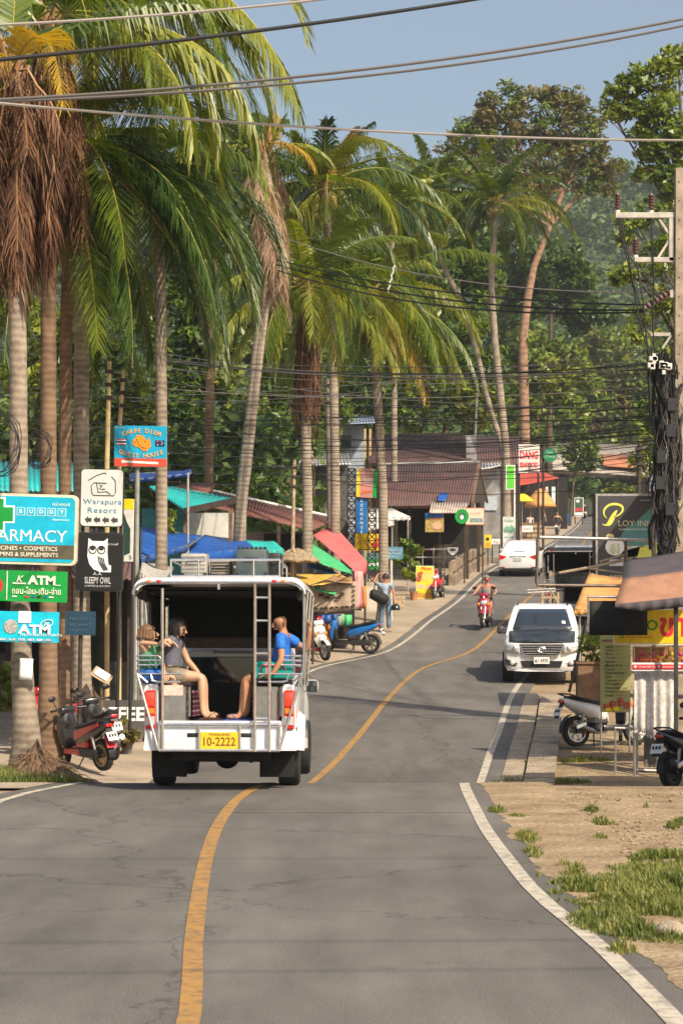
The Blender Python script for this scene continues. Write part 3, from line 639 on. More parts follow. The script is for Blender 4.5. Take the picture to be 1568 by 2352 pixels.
tree('olive green tree standing left of the cable tangled pole', [(1456, 1060), (1440, 960), (1420, 860)], 252, .3,
     [(1400, 790, 80, 40), (1450, 830, 66, 50), (1370, 850, 60, 46), (1430, 900, 74, 50), (1370, 930, 66, 50), (1460, 960, 60, 46), (1400, 990, 80, 36), (1480, 880, 40, 50)], ['light', 'mid', 'rust'], .62, 15, 27, limbs=False)
tree('small leafy tree overhanging the pale tin roof', [(1308, 1200), (1316, 1110), (1332, 1040)], 178, .16,
     [(1330, 1030, 40, 26), (1355, 1055, 24, 24), (1310, 1060, 26, 24), (1335, 1070, 26, 14), (1340, 1005, 30, 22)], ['dark', 'mid'], .34, 60, 28)
tree('dense green tree behind the turquoise roof left of the battered palm', [(450, 1180), (452, 1000), (455, 880)], 80, .2,
     [(440, 720, 66, 56), (500, 780, 60, 60), (420, 810, 66, 56), (490, 870, 74, 52), (420, 900, 60, 56), (540, 930, 60, 52), (440, 970, 74, 44), (510, 1010, 70, 40), (400, 1020, 60, 40)], ['mid', 'dark', 'light'], .24, 78, 29, limbs=False)
tree('shady green tree behind the rust bundled palm', [(660, 1180), (660, 1020), (665, 900)], 92, .22,
     [(640, 790, 60, 52), (700, 850, 66, 56), (640, 880, 66, 56), (740, 930, 60, 52), (670, 960, 70, 48), (620, 1000, 60, 40), (740, 1010, 60, 44), (690, 1060, 66, 36), (610, 1070, 56, 34)], ['dark', 'mid'], .27, 66, 30, limbs=False)
tree('broad dark tree behind the signs and trunks at the left edge', [(90, 1250), (92, 1000), (95, 850)], 68, .2,
     [(20, 720, 60, 66), (110, 760, 70, 66), (210, 800, 66, 60), (290, 860, 60, 56), (40, 850, 66, 60), (140, 890, 74, 56), (240, 940, 70, 52), (320, 960, 56, 52), (60, 960, 70, 52), (160, 1000, 70, 48), (270, 1030, 66, 40), (30, 1050, 60, 44)], ['mid', 'light', 'dark'], .21, 84, 31, limbs=False)
tree('shaded tree behind the pale poles and the damaged palm foliage', [(300, 1250), (300, 900), (305, 760)], 76, .16,
     [(300, 640, 66, 66), (240, 700, 66, 60), (360, 700, 60, 60), (310, 760, 66, 52), (180, 640, 60, 66), (390, 620, 60, 66), (470, 640, 60, 60)], ['dark', 'mid'], .23, 62, 32, limbs=False)
tree('dark tree behind the dark red restaurant roofs', [(860, 1060), (862, 960), (870, 880)], 122, .22,
     [(850, 840, 66, 52), (910, 800, 60, 52), (800, 900, 60, 52), (870, 920, 74, 44), (810, 970, 60, 40), (780, 1030, 44, 40), (900, 960, 60, 30)], ['dark', 'mid'], .3, 58, 33, limbs=False)
tree('dense tree behind the cluster of palms below their crowns', [(820, 1060), (822, 860), (826, 760)], 130, .25,
     [(800, 640, 74, 66), (880, 620, 66, 66), (720, 700, 74, 60), (930, 700, 60, 60), (830, 740, 80, 52), (640, 660, 60, 66), (560, 700, 60, 66), (990, 640, 50, 60), (580, 800, 56, 50)], 'dark', .34, 46, 34, limbs=False)
tree('dark leafy tree behind the tangled pole at the right edge', [(1545, 1250), (1546, 1100), (1548, 1000)], 95, .2,
     [(1520, 830, 56, 50), (1560, 900, 50, 56), (1500, 960, 50, 46), (1550, 1010, 56, 46), (1500, 1060, 50, 40), (1570, 760, 50, 60)], ['dark', 'mid', 'light'], .27, 62, 35, limbs=False)

tree('rounded green tree closing the gap left of the leaning palm', [(960, 1060), (960, 800), (958, 700)], 140, .25,
     [(930, 600, 60, 56), (990, 580, 60, 50), (960, 680, 70, 52), (1040, 640, 60, 56), (1080, 560, 60, 50), (1100, 660, 60, 56), (900, 680, 50, 50), (1040, 730, 60, 50)], ['mid', 'dark'], .36, 44, 36, limbs=False)
tree('pale green tree low behind the straight palm and the far shed roof', [(1288, 1060), (1300, 980), (1330, 900)], 262, .25,
     [(1290, 960, 70, 44), (1360, 980, 70, 40), (1420, 960, 60, 44), (1240, 990, 60, 40), (1320, 900, 70, 44), (1460, 1000, 50, 36)], ['light', 'mid'], .62, 16, 37, limbs=False)
tree('dark green tree right of the forked trunk under the rusty crown', [(1276, 1060), (1290, 800), (1320, 720)], 264, .3,
     [(1330, 720, 44, 40), (1360, 800, 60, 40), (1180, 780, 60, 50), (1150, 720, 50, 50)], ['dark', 'mid'], .64, 16, 38, limbs=False)
# wood beyond the last houses and on the hills: uncountable
def forest(name, spots, leaf, size, per, seed):
    rng = np.random.default_rng(seed); blobs = []
    for (x, y, z, r) in spots:
        for k in range(5):
            u = rng.normal(size=3); u /= np.linalg.norm(u); q = rng.random() * .8; blobs.append((x + u[0] * r * q, y + u[1] * r * q, z + u[2] * r * q * .8, r * rng.uniform(.3, .55)))
    C, a, b = leaf_cloud(rng, blobs, size, per); return tag(quad_mesh(name, C, a, b, LEAF[leaf]), kind='stuff')
_r = random.Random(5); sp = []
for k in range(150):
    x = _r.uniform(-62, 90); y = _r.uniform(195, 300); z0 = ground_z(x, min(y, 420))
    if 22 < x < 62 and y < 265 and abs(x - float(xC(y))) < 7: continue
    hh = _r.uniform(9, 17) if x < 50 else _r.uniform(7, 13)
    for q in range(3): sp.append((x + _r.uniform(-2, 2), y + _r.uniform(-2, 2), z0 + hh * (.3 + .3 * q), _r.uniform(3.0, 4.6)))
forest('distant_wood', sp, 'dark', .62, 9, 40)
sp = []
for k in range(330):
    left = k % 3 < 2; y = _r.uniform(98, 150) if left else _r.uniform(175, 215); x = _r.uniform(-44, float(xLt(y)) - 15) if left else _r.uniform(18, 50)
    if not left and abs(x - float(xC(y))) < 6: continue
    sp.append((x, y, ground_z(x, y) + _r.uniform(.8, 6.5 if left else 5), _r.uniform(1.6, 2.6)))
forest('undergrowth', sp, 'mid', .36, 26, 42)
sp = []
for k in range(150): y = _r.uniform(66, 84); x = _r.uniform(-13, -1.0 - (y - 66) * .02); sp.append((x, y, ground_z(x, y) + _r.uniform(1.5, 6.0), _r.uniform(1.0, 1.7)))
forest('dark_thicket', sp, 'dark', .25, 50, 43)
sp = []
for k in range(2600):
    x = _r.uniform(-140, 190); y = _r.uniform(340, 700)
    if abs(x) > y * .22 + 20: continue
    sp.append((x, y, HZ(x, y) + _r.uniform(1, 4), _r.uniform(4.0, 7.5)))
forest('hillside_wood', sp, 'far', 1.15, 2.6, 41)

def grass_patch(name, spots, n, h, seed, leaf='grass', spread=.05):
    """spots: (x, d, rx, rd) ellipses on the ground"""
    rng = np.random.default_rng(seed); vs = []; fs = []; tot = sum(q[2] * q[3] for q in spots)
    for (x0, d0, rx, rd) in spots:
        for i in range(int(n * rx * rd / tot)):
            a = rng.random() * 6.283; q = rng.random() ** .6; x = x0 + math.cos(a) * rx * q; d = d0 + math.sin(a) * rd * q
            if mnoise.noise(Vector((x * 2.1, d * 2.1, seed))) < -.18: continue
            z = ground_z(x, d) - .03; hh = h * (.35 + .9 * rng.random()) * (1.15 - q * .6); az = rng.random() * 6.283; le = rng.random() * .75
            dx, dy = math.cos(az), math.sin(az); wx, wy = -dy * .007, dx * .007; k = len(vs)
            mx, my = x + dx * hh * le * .35, d + dy * hh * le * .35
            vs += [(x - wx, d - wy, z), (x + wx, d + wy, z), (mx + wx, my + wy, z + hh * .6), (mx - wx, my - wy, z + hh * .6), (x + dx * hh * le, d + dy * hh * le, z + hh)]; fs += [(k, k+1, k+2, k+3), (k+3, k+2, k+4)]
    mb = MB(); mb.add(vs, fs); return tag(mb.build(name, LEAF[leaf], smooth=0, fixn=False), kind='stuff')
def nd(px, row): d = near_d(row); return (WX(px, d), d)
S = []
for px, row, rx, rd in [(1545, 2030, .55, 1.3), (1500, 2090, .5, 1.0), (1430, 2060, .45, .9), (1400, 2120, .28, .6), (1540, 2140, .35, .6), (1345, 2040, .28, .6), (1560, 1985, .4, 1.0), (1480, 2140, .3, .5), (1310, 2000, .12, .5), (1420, 2180, .1, .25)]:
    x, d = nd(px, row); S.append((x, d, rx, rd))
grass_patch('verge_grass', S, 26000, .11, 51)
S = []
for px, row, rx, rd in [(1210, 1925, .12, .5), (1225, 1960, .08, .4), (1140, 1863, .1, .3), (1250, 2010, .07, .3), (1275, 2060, .05, .3)]:
    x, d = nd(px, row); S.append((x, d, rx, rd))
for px, row, rx, rd in [(1190, 1812, .55, .12), (1290, 1812, .45, .2), (1245, 1752, .4, .14), (1250, 1660, .2, .3), (1350, 1745, .6, .12)]:
    d = far_d(min(row, 1795)); S.append((WX(px, d), d, rx, rd))
grass_patch('kerb_grass', S, 3400, .10, 52)
S = []
_g = random.Random(77)
for k in range(46):
    x, d = nd(_g.uniform(1120, 1600), _g.uniform(1840, 2230))
    if x > float(xRt(d)) + .35: S.append((x, d, _g.uniform(.03, .14), _g.uniform(.05, .25)))
grass_patch('weed_tufts', S, 3000, .07, 54)
S = [(WX(40, 26.5), 26.6, .75, .9), (WX(100, 26.2), 26.4, .55, .7), (WX(-30, 26.5), 26.8, .8, 1.2), (WX(145, 26), 26.0, .3, .35), (WX(20, 28), 28, .6, .8)]
grass_patch('left_verge_grass', S, 7000, .17, 53)
# pebbles on the sandy verge
def pebbles():
    rng = np.random.default_rng(7); mb = MB()
    for i in range(1500):
        px = rng.uniform(1110, 1640); row = rng.uniform(1815, 2030) if rng.random() < .85 else rng.uniform(2150, 2330); x, d = nd(px, row)
        if x < float(xRt(d)) + .3: continue
        r = .006 + .014 * rng.random() ** 3; mb.ball((x, d, ground_z(x, d) - .028 + r * .3), (r * rng.uniform(.8, 1.5), r, r * .7), 6, 4, Matrix.Rotation(rng.random() * 6, 3, 'Z'))
    tag(mb.build('gravel', mat('pebble', (.33, .255, .175), .9, var=.4, scale=30), smooth=40), kind='stuff')
pebbles()
def litter():
    rng = np.random.default_rng(17); mb = MB()
    for i in range(1100):
        px = rng.uniform(1080, 1640); row = rng.uniform(1815, 2340); x, d = nd(px, row)
        if x < float(xRt(d)) + .12 or (row > 2060 and rng.random() < .5): continue
        s_ = rng.uniform(.015, .05); a = rng.random() * 6.283; u = Vector((math.cos(a), math.sin(a), rng.uniform(-.1, .5))) * s_; v = Vector((-math.sin(a), math.cos(a), rng.uniform(-.3, .3))) * s_ * .4; c = Vector((x, d, ground_z(x, d) - .018))
        mb.add([c - u, c - v, c + u, c + v], [(0, 1, 2, 3)])
    tag(mb.build('leaf_litter', leafmat('dry_litter', (.13, .07, .03), (.42, .30, .16), 3, .1, .8), smooth=0, fixn=False), kind='stuff')
litter()
mb = MB(); mb.ball((0, 0, .05), (.11, .09, .08), 10, 7); o = mb.build('stone', mat('pale_stone', (.38, .31, .23), .9, var=.3, scale=9, bump=.6)); o.location = (*nd(1538, 2150), -.03); tag(o, 'pale tan stone lying at the edge of the grassy verge', 'stone')

# root mound of the first palm and the earth heap of the second trunk
def mound(name, label, x, d, rx, rd, h, seed, cat='root mound'):
    mb = MB(); z0 = ground_z(x, d) - .08
    def f(u, v):
        a = u * 2 * math.pi; q = v; hh = h * ((1 - q) ** 1.5) + .05 * (1 - q)
        wob = 1 + .22 * mnoise.noise(Vector((math.cos(a) * 1.6, math.sin(a) * 1.6, seed + q)))
        return Vector((math.cos(a) * rx * q * wob, math.sin(a) * rd * q * wob, hh * (1 + .25 * mnoise.noise(Vector((math.cos(a) * 3, math.sin(a) * 3, seed + 3 * q))))))
    mb.grid(f, 40, 14); o = mb.build(name, M_ROOT, smooth=50); o.location = (x, d, z0)
    # stray root fibres
    rnd = random.Random(seed); fb = MB()
    for k in range(420):
        a = rnd.uniform(0, 6.283); q = rnd.uniform(.12, .95); p = f(a / 6.283, q); n = Vector((math.cos(a), math.sin(a), -.5 + rnd.uniform(-.4, .2)))
        p1 = p + n * rnd.uniform(.06, .2) + Vector((0, 0, rnd.uniform(0, .05))); fb.tube([p + Vector((0, 0, .015)), p.lerp(p1, .5) + Vector((0, 0, .03)), p1], [.008, .006, .002], 4, caps=False)
    fb.build('roots', mat('root_strand', (.20, .12, .07), .9, var=.4, scale=20), o, smooth=0)
    return tag(o, label, cat)
mound('root_mound', 'brown heap of matted roots round the foot of the nearest palm', WX(85, 28.8), 28.8, .80, .9, .52, 3)
mound('earth_heap', 'brown earth heap round the trunk behind the coffee board', WX(215, 37), 37.0, .95, .8, .85, 9, 'earth heap')
# ---------------------------------------------------------------- vehicles
M_WHITE = mat('white_paint', (.74, .75, .76), .32, var=.05, scale=3, coat=.6, rvar=.06)
M_CHROME = mat('chrome_tube', (.66, .66, .67), .2, .88, var=.10, scale=14, rvar=.08)
M_STEEL = mat('stainless_sheet', (.62, .60, .57), .24, 1.0, var=.12, scale=4, rvar=.1)
M_GALV = mat('galvanised_pipe', (.50, .48, .45), .42, .8, var=.25, scale=9)
M_BLACK = mat('black_plastic', (.014, .014, .015), .5, var=.3, scale=12)
M_BLACKV = mat('black_vinyl', (.008, .008, .008), .75, var=.3, scale=6)
M_TYRE = mat('tyre_rubber', (.017, .016, .015), .85, var=.35, scale=18, bump=.3)
M_RIM = mat('alloy_rim', (.42, .41, .39), .35, .9, var=.15)
M_RIMD = mat('dark_rim', (.05, .05, .05), .5, .5, var=.2)
M_GLASS = mat('tinted_glass', (.018, .026, .032), .06, var=0, spec=.9, coat=1)
M_GLASSB = mat('blue_glass', (.05, .10, .15), .08, var=0, spec=.8, coat=.6)
M_RED = mat('red_lens', (.55, .012, .008), .18, var=.12, scale=30, coat=.8)
M_REDL = mat('glowing_red_lens', (.85, .05, .02), .2, var=.1, scale=40, coat=.8, emit=.25)
M_AMBER = mat('amber_lens', (.80, .22, .01), .2, var=.1, coat=.8)
M_CLEAR = mat('clear_lens', (.66, .68, .70), .12, .35, var=.2, scale=24, coat=1)
M_DIRTB = mat('underbody', (.010, .009, .008), .9, var=.3)
M_YPLATE = mat('yellow_plate', (.78, .50, .02), .45, var=.08)
M_WPLATE = mat('white_plate', (.76, .76, .74), .45, var=.06)
M_INK = mat('dark_print', (.02, .02, .022), .6, var=0)
M_BROWNPRINT = mat('brown_print', (.16, .06, .015), .6, var=0)
RX = Matrix.Rotation(R(90), 3, 'Y')
def wheel(parent, x, y, r, w_, rim, m_rim=None, z=None, dy=1, spokes=6, tread=True):
    mb = MB(); z = r if z is None else z
    p = [(rim, -w_*.42), (r*.93, -w_*.5), (r*.985, -w_*.36), (r, -w_*.12), (r, w_*.12), (r*.985, w_*.36), (r*.93, w_*.5), (rim, w_*.42), (rim, -w_*.42)]
    mb.lathe(p, 28, RX, (x, y, z), cap=False); t = mb.build('wheel', M_TYRE, parent)
    mb = MB(); mb.lathe([(rim*1.01, -w_*.40), (rim*.9, -w_*.40), (rim*.88, -w_*.2), (rim*.88, w_*.2), (rim*.9, w_*.40), (rim*1.01, w_*.40), (rim*1.01, -w_*.40)], 24, RX, (x, y, z), cap=False)
    mb.lathe([(rim*.24, -w_*.36), (rim*.24, w_*.36)], 12, RX, (x, y, z))
    for k in range(spokes):
        a = 2 * math.pi * k / spokes; q = Vector((0, math.cos(a), math.sin(a)))
        mb.bar(Vector((x, y, z)) + q * rim * .15, Vector((x, y, z)) + q * rim * .92, w_ * .5, rim * .16, up=(1, 0, 0))
    mb.build('rim', m_rim or M_RIM, t); return t
def plate(parent, c, w_, h_, txt, m=None, ink=None, rz=0, top=None, tilt=0):
    mb = MB(); mb.box((0, 0, 0), (w_, .012, h_), r=.004); o = mb.build('number_plate', m or M_WPLATE, parent); o.location = c; o.rotation_euler = (tilt, 0, rz)
    mb = MB(); put_text(mb, txt, 0, -.06 * h_ if top else 0, w_ * .84, h_ * (.52 if top else .58), y=-.0085, bold=.015)
    if top: put_text(mb, top, 0, h_ * .36, w_ * .56, h_ * .15, y=-.0085, bold=.02)
    mb.build('plate_lettering', ink or M_INK, o, smooth=0); return o
def sect(y, hw, z0, z1, rb=.08, rt=.1, n=4):
    """rounded-box cross section at y"""
    pts = []
    for (cx_, cz_, r_, a0) in ((hw - rb, z0 + rb, rb, -90), (hw - rt, z1 - rt, rt, 0), (-hw + rt, z1 - rt, rt, 90), (-hw + rb, z0 + rb, rb, 180)):
        for k in range(n + 1):
            a = R(a0 + 90 * k / n); pts.append((cx_ + r_ * math.cos(a), y, cz_ + r_ * math.sin(a)))
    return pts

def songthaew(label, loc, rz, rx, plate_txt, body=None, roofm=None, group=None):
    t = thing('passenger_truck', label, 'truck', loc, rz, group, rx=rx); bodym = body or M_WHITE
    # bed: two sides with rear pillars, floor, tail panel
    mb = MB()
    for s in (-1, 1):
        mb.loft([sect(y, .055, .62, 1.17, .03, .03, 2) for y in (0.0, .03)], True)
        mb.v[-len(sect(0, .05, .6, 1, .02, .02, 2)) * 2:] = [(x + s * .80, y, z) for x, y, z in mb.v[-len(sect(0, .05, .6, 1, .02, .02, 2)) * 2:]]
        mb.box((s * .775, .10, .91), (.15, .20, .56), r=.03, seg=2)
        mb.box((s * .79, 1.25, .93), (.11, 2.3, .50), r=.03, seg=2)
        # flared wheel arch
        for k in range(10):
            a0, a1 = R(8 + 16.4 * k), R(8 + 16.4 * (k + 1)); r0 = .45
            P = lambda a, r_, x_: (x_, 1.05 - r_ * math.cos(a), .36 + r_ * math.sin(a))
            mb.add([P(a0, r0, s*.80), P(a1, r0, s*.80), P(a1, r0, s*.93), P(a0, r0, s*.93), P(a0, r0 + .07, s*.845), P(a1, r0 + .07, s*.845)], [(0, 1, 2, 3), (3, 2, 5, 4)])
        mb.loft([[(s*.86, y, .44), (s*.84, y, .66), (s*.70, y, .66), (s*.70, y, .44)] for y in (-.02, .55)])
    mb.box((0, 1.2, .735), (1.5, 2.36, .05)); mb.build('bed', bodym, t)
    mb = MB(); mb.box((0, -.02, .575), (1.42, .10, .29), r=.03, seg=2)
    mb.box((0, -.005, .75), (1.40, .12, .05), r=.012); mb.build('rear_panel', bodym, t)
    mb = MB()
    for s in (-1, 1): mb = MB(); mb.box((s * .285, -.066, .615), (.16, .02, .052), r=.02, seg=2); mb.build('panel_slot', M_BLACK, t)
    plate(t, (.006, -.095, .555), .43, .19, plate_txt, M_YPLATE, M_BROWNPRINT, top='THAILAND')
    # chassis and axle
    mb = MB(); mb.box((0, 1.2, .40), (1.1, 2.2, .16)); mb.tube([(-.7, 1.05, .34), (.7, 1.05, .34)], .07, 10); mb.ball((0, 1.05, .34), .15, 10, 8)
    for s in (-1, 1): mb.box((s * .62, .50, .29), (.40, .02, .34))
    mb.box((0, 2.9, .5), (1.4, 1.2, .3)); mb.tube([(.35, .1, .33), (.35, 2.0, .35)], .035, 8); mb.build('chassis', M_DIRTB, t)
    for s in (-1, 1):
        wheel(t, s * .735, 1.05, .36, .24, .21, M_RIMD); wheel(t, s * .74, 4.0, .36, .22, .21, M_RIMD)
        # tail lights
        mb = MB(); mb.use(M_RED); mb.box((s * .785, -.012, .90), (.115, .05, .44), r=.012); b = mb.build('tail_light', M_RED, t)
        mb = MB(); mb.box((s * .785, -.04, 1.02), (.10, .02, .16), r=.02, seg=2); mb.lathe([(.022, -.006), (.022, .006)], 12, Matrix.Rotation(R(90), 3, 'X'), (s * .785, -.055, 1.02)); mb.build('lens', M_REDL, b)
        mb = MB(); mb.box((s * .785, -.038, .885), (.10, .02, .06), r=.006); mb.build('indicator', M_AMBER, b)
        mb = MB(); mb.box((s * .785, -.038, .775), (.10, .02, .10), r=.006); mb.build('reversing_lamp', M_CLEAR, b)
        # stainless seat boxes and cushions
        mb = MB(); mb.box((s * .52, .20, .965), (.27, .42, .41), r=.012); mb.bar((s*.40, -.012, .80), (s*.40, -.012, 1.1), .012); mb.build('seat_box', M_STEEL, t)
        mb = MB(); mb.box((s * .54, 1.28, 1.0), (.34, 1.75, .36)); mb.build('bench', M_STEEL, t)
        mb = MB(); mb.box((s * .53, 1.2, 1.205), (.38, 2.0, .075), r=.03, seg=2); mb.build('cushion', mat('dark_cushion', (.03, .012, .016), .6, var=.3), t)
        mb = MB(); mb.box((s * .345, 1.28, .97), (.015, 1.7, .30)); mb.build('striped_cloth', STRIPE, t)
        mb = MB(); mb.bar((s * .86, .3, 1.47), (s * .86, 2.2, 1.47), .05, .30); mb.build('backrest', mat('dark_cushion', (.03, .012, .016)), t)
        # side rails
        mb = MB()
        mb.tube([(s*.86, .02, 1.17), (s*.955, .0, 1.30), (s*.955, -.02, 2.18), (s*.955, -.12, 2.24)], .021, 8)
        for y in (.8, 1.55, 2.3): mb.tube([(s*.88, y, 1.17), (s*.955, y, 2.27)], .018, 8)
        for z in (1.30, 1.62): mb.tube([(s*.93, .0, z), (s*.93, 2.3, z)], .015, 8)
        mb.build('side_frame', M_CHROME, t)
        # rear grab hoops
        mb = MB(); z0, z1 = 1.405, 1.51; x0, x1 = s * .92, s * .665
        arc = [(x1 + s * .052 - s * .052 * math.sin(a), -.03, (z0 + z1) / 2 - math.cos(a) * .052) for a in [R(18 * k) for k in range(11)]]
        mb.tube([(x0, -.03, z0)] + arc + [(x0, -.03, z1)], .0125, 8); mb.tube([(x0, -.03, (z0 + z1) / 2), (x1, -.03, (z0 + z1) / 2)], .0125, 8)
        mb.tube([(s*.925, -.04, 1.305), (s*.44, -.04, 1.305)], .0125, 8); mb.tube([(s*.78, -.04, 1.305), (s*.76, -.05, 1.23), (s*.70, -.05, 1.215), (s*.44, -.05, 1.215)], .0125, 8)
        mb.tube([(s*.93, -.04, 1.305), (s*.82, -.03, 1.21)], .0125, 8); mb.tube([(s*.93, -.05, 1.30), (s*.685, -.10, .46)], .015, 8)
        mb.build('grab_hoop', M_CHROME, t)
    # bumper frame
    mb = MB()
    for z in (.735, .445): mb.tube([(-.68, -.10, z), (.68, -.10, z)], .018, 8)
    for x in (-.68, -.225, .235, .68): mb.tube([(x, -.10, .735), (x, -.10, .445)], .016, 8)
    for x in (-.62, .62): mb.tube([(x, -.10, .445), (x * .9, .1, .52)], .016, 8)
    mb.build('bumper_frame', M_CHROME, t)
    mb = MB(); mb.tube([(-.64, -.14, 2.27), (-.635, -.10, .44)], .019, 8); mb.build('rear_post', M_CHROME, t)
    mb = MB()
    for x in (.405, .567): mb.tube([(x, -.16, 2.33), (x, -.13, 2.2), (x, -.115, .43)], .0185, 8)
    for z in (2.165, 1.905, 1.535, .80): mb.tube([(.405, -.11, z), (.567, -.11, z)], .015, 8)
    mb.build('ladder', M_CHROME, t)
    # roof shell: arched slab with rounded shoulders
    def arch(y, dz=0.0, w_=.965):
        o = []; i = []; 
        for k in range(7):
            a = R(90 * k / 6); o.append((w_ - .15 + .15 * math.cos(a), y, 2.25 + dz + .13 * math.sin(a)))
        o = o + [(-x, y_, z) for x, y_, z in reversed(o)]
        i = [(x * .955, y_, 2.22 + (z - 2.25) * .72 if z > 2.26 + dz else z) for x, y_, z in reversed(o)]
        return o + i
    mb = MB(); mb.loft([arch(-.17), arch(-.13, .015), arch(1.0, .03), arch(2.2, .02), arch(2.6, -.02)]); mb.build('roof', roofm or M_WHITE, t)
    mb = MB(); mb.tube([(-.955, -.17, 2.20)] + [(x, -.175, z - .045) for x, y_, z in arch(0)[13::-1]][:14] + [(.955, -.17, 2.20)], .018, 8)
    mb.box((0, -.17, 2.30), (.03, .03, .09)); mb.build('roof_hoop', M_CHROME, t)
    mb = MB(); mb.box((0, 1.3, 2.285), (1.78, 2.5, .02)); mb.box((0, 2.5, 1.98), (1.70, .03, .60)); 
    for k in range(3): mb.tube([(-.86, .25 + k * .7, 2.25), (.86, .25 + k * .7, 2.25)], .03, 6)
    for s in (-1, 1): mb.tube([(s * .90, .1, 2.20), (s * .90, 2.5, 2.20)], .055, 8); mb.box((s * .90, 1.75, 1.85), (.02, 1.4, .62))
    mb.build('ceiling_shade_lining', M_BLACKV, t)  # ceiling, front wall and side sheets black: interior shade put into colour
    mb = MB(); mb.box((0, 2.40, 1.70), (1.5, .10, .13)); mb.build('wooden_rail', mat('dark_brown_wood', (.10, .06, .04), .6, var=.3), t)
    for x, m in ((-.785, M_AMBER), (-.675, M_RED), (.625, M_RED), (.73, M_AMBER)):
        mb = MB(); mb.ball((x, -.172, 2.345), (.042, .03, .02), 12, 8); mb.build('marker_lamp', m, t)
    # roof rack
    mb = MB(); x0, x1, y0, y1 = -.62, .64, .55, 2.1
    for z in (2.44, 2.63):
        mb.tube([(x0, y0, z), (x1, y0, z), (x1, y1, z), (x0, y1, z)], .014, 8, closed=True)
    for x in (x0, -.30, .34, x1):
        for y in (y0, y1): mb.tube([(x, y, 2.40), (x, y, 2.63)], .012, 8)
    for k in range(5): mb.tube([(x0, y0 + k * .38, 2.44), (x1, y0 + k * .38, 2.44)], .012, 6)
    mb.build('roof_rack', M_CHROME, t)
    # cab
    mb = MB(); cab = [sect(2.62, .70, .62, 1.62, .10, .2), sect(2.7, .72, .60, 1.70, .10, .2), sect(3.5, .72, .60, 1.72, .1, .2), sect(4.0, .74, .60, 1.45, .1, .18), sect(4.35, .80, .50, 1.12, .1, .1), sect(5.2, .78, .50, 1.0, .1, .1)]
    mb.loft(cab); mb.build('cab', bodym, t)
    mb = MB(); mb.box((0, 2.605, 1.36), (1.24, .02, .34), r=.01); mb.build('rear_window', M_GLASS, t)
    mb = MB(); mb.box((-.06, 2.60, 1.585), (.5, .006, .035)); mb.build('window_sticker', mat('grey_print', (.30, .30, .32), .6), t)
    mb = MB(); mb.box((0, 2.58, .98), (1.3, .02, .46)); mb.build('front_bulkhead', M_BLACKV, t)
    for s in (-1, 1):
        mb = MB(); mb.box((s * .90, 3.35, 1.16), (.17, .09, .17), r=.05, seg=3); mb.tube([(s * .74, 3.4, 1.10), (s * .86, 3.36, 1.12)], .025, 8); o = mb.build('wing_mirror', M_CLEAR if False else mat('pale_mirror_shell', (.60, .60, .58), .3, .3, var=.1), t)
        mb = MB(); mb.box((s * .90, 3.300, 1.16), (.145, .012, .145), r=.03, seg=3); mb.build('mirror_glass', M_GLASS, o)
    return t
def stripe_material(name, cols, scale, axis='Z'):
    m = bpy.data.materials.new(name); m.use_nodes = True; nt = m.node_tree; n = nt.nodes; l = nt.links; b = n['Principled BSDF']
    tc = n.new('ShaderNodeTexCoord'); sp = n.new('ShaderNodeSeparateXYZ'); l.new(tc.outputs['Object'], sp.inputs[0])
    mu = n.new('ShaderNodeMath'); mu.operation = 'MULTIPLY'; mu.inputs[1].default_value = scale; l.new(sp.outputs[axis], mu.inputs[0])
    fr = n.new('ShaderNodeMath'); fr.operation = 'FRACT'; l.new(mu.outputs[0], fr.inputs[0])
    rp = n.new('ShaderNodeValToRGB'); rp.color_ramp.interpolation = 'CONSTANT'; cr = rp.color_ramp
    while len(cr.elements) < len(cols): cr.elements.new(.5)
    for i, c in enumerate(cols): cr.elements[i].position = i / len(cols); cr.elements[i].color = (*c, 1)
    l.new(fr.outputs[0], rp.inputs['Fac']); l.new(rp.outputs[0], b.inputs['Base Color']); b.inputs['Roughness'].default_value = .8
    return m
STRIPE = stripe_material('striped_cloth', [(.10, .012, .03), (.03, .01, .03), (.30, .10, .16), (.06, .01, .02), (.16, .02, .05), (.42, .30, .30)], 9)

TR = songthaew('white passenger truck with open back, chrome ladder and yellow plate driving away', (-1.375, 24.1, .03), R(-1.6), R(-2.0), '10-2222')
songthaew('dark roofed passenger truck parked behind the white pickup, seen from behind', (WX(1318, 63), 62.6, ground_z(WX(1318, 63), 63)), R(-7), R(3), '10-1680', roofm=M_BLACK, body=mat('faded_white_paint', (.55, .55, .54), .4, var=.1))
# luggage on the roof rack
def trm(p): return TR.matrix_basis @ Vector(p)
def crate(name, label, c, size, m, cat, extra=None):
    r = thing(name, label, cat, trm((c[0], c[1], 2.456)), R(-1.6)); mb = MB(); mb.box((0, 0, size[2] / 2), size, r=.025, seg=2); mb.build('shell', m, r)
    mb = MB(); mb.tube([(-.08, -size[1]/2 - .01, size[2] * .62), (-.07, -size[1]/2 - .04, size[2] * .66), (.07, -size[1]/2 - .04, size[2] * .66), (.08, -size[1]/2 - .01, size[2] * .62)], .009, 6)
    mb.build('handle', M_BLACK, r)
    for sx in (-1, 1):
        for sy in (-1, 1): mb = MB(); mb.box((sx * (size[0]/2 - .02), sy * (size[1]/2 - .02), .02), (.05, .05, .05), r=.01); mb.build('corner_piece', M_BLACK, r)
    if extra: extra(r, size)
    return r
def ribs(r, s):
    mb = MB()
    for k in range(5): mb.box((0, -s[1]/2 - .004, .05 + k * s[2] / 6), (s[0] * .9, .012, .012))
    mb.build('ribs', mat('grey_rib', (.25, .24, .22), .6), r)
crate('suitcase', 'pale grey suitcase strapped on the truck roof rack', (-.38, 1.0, 0), (.30, .42, .27), mat('grey_case', (.36, .34, .31), .5, var=.2), 'suitcase', ribs)
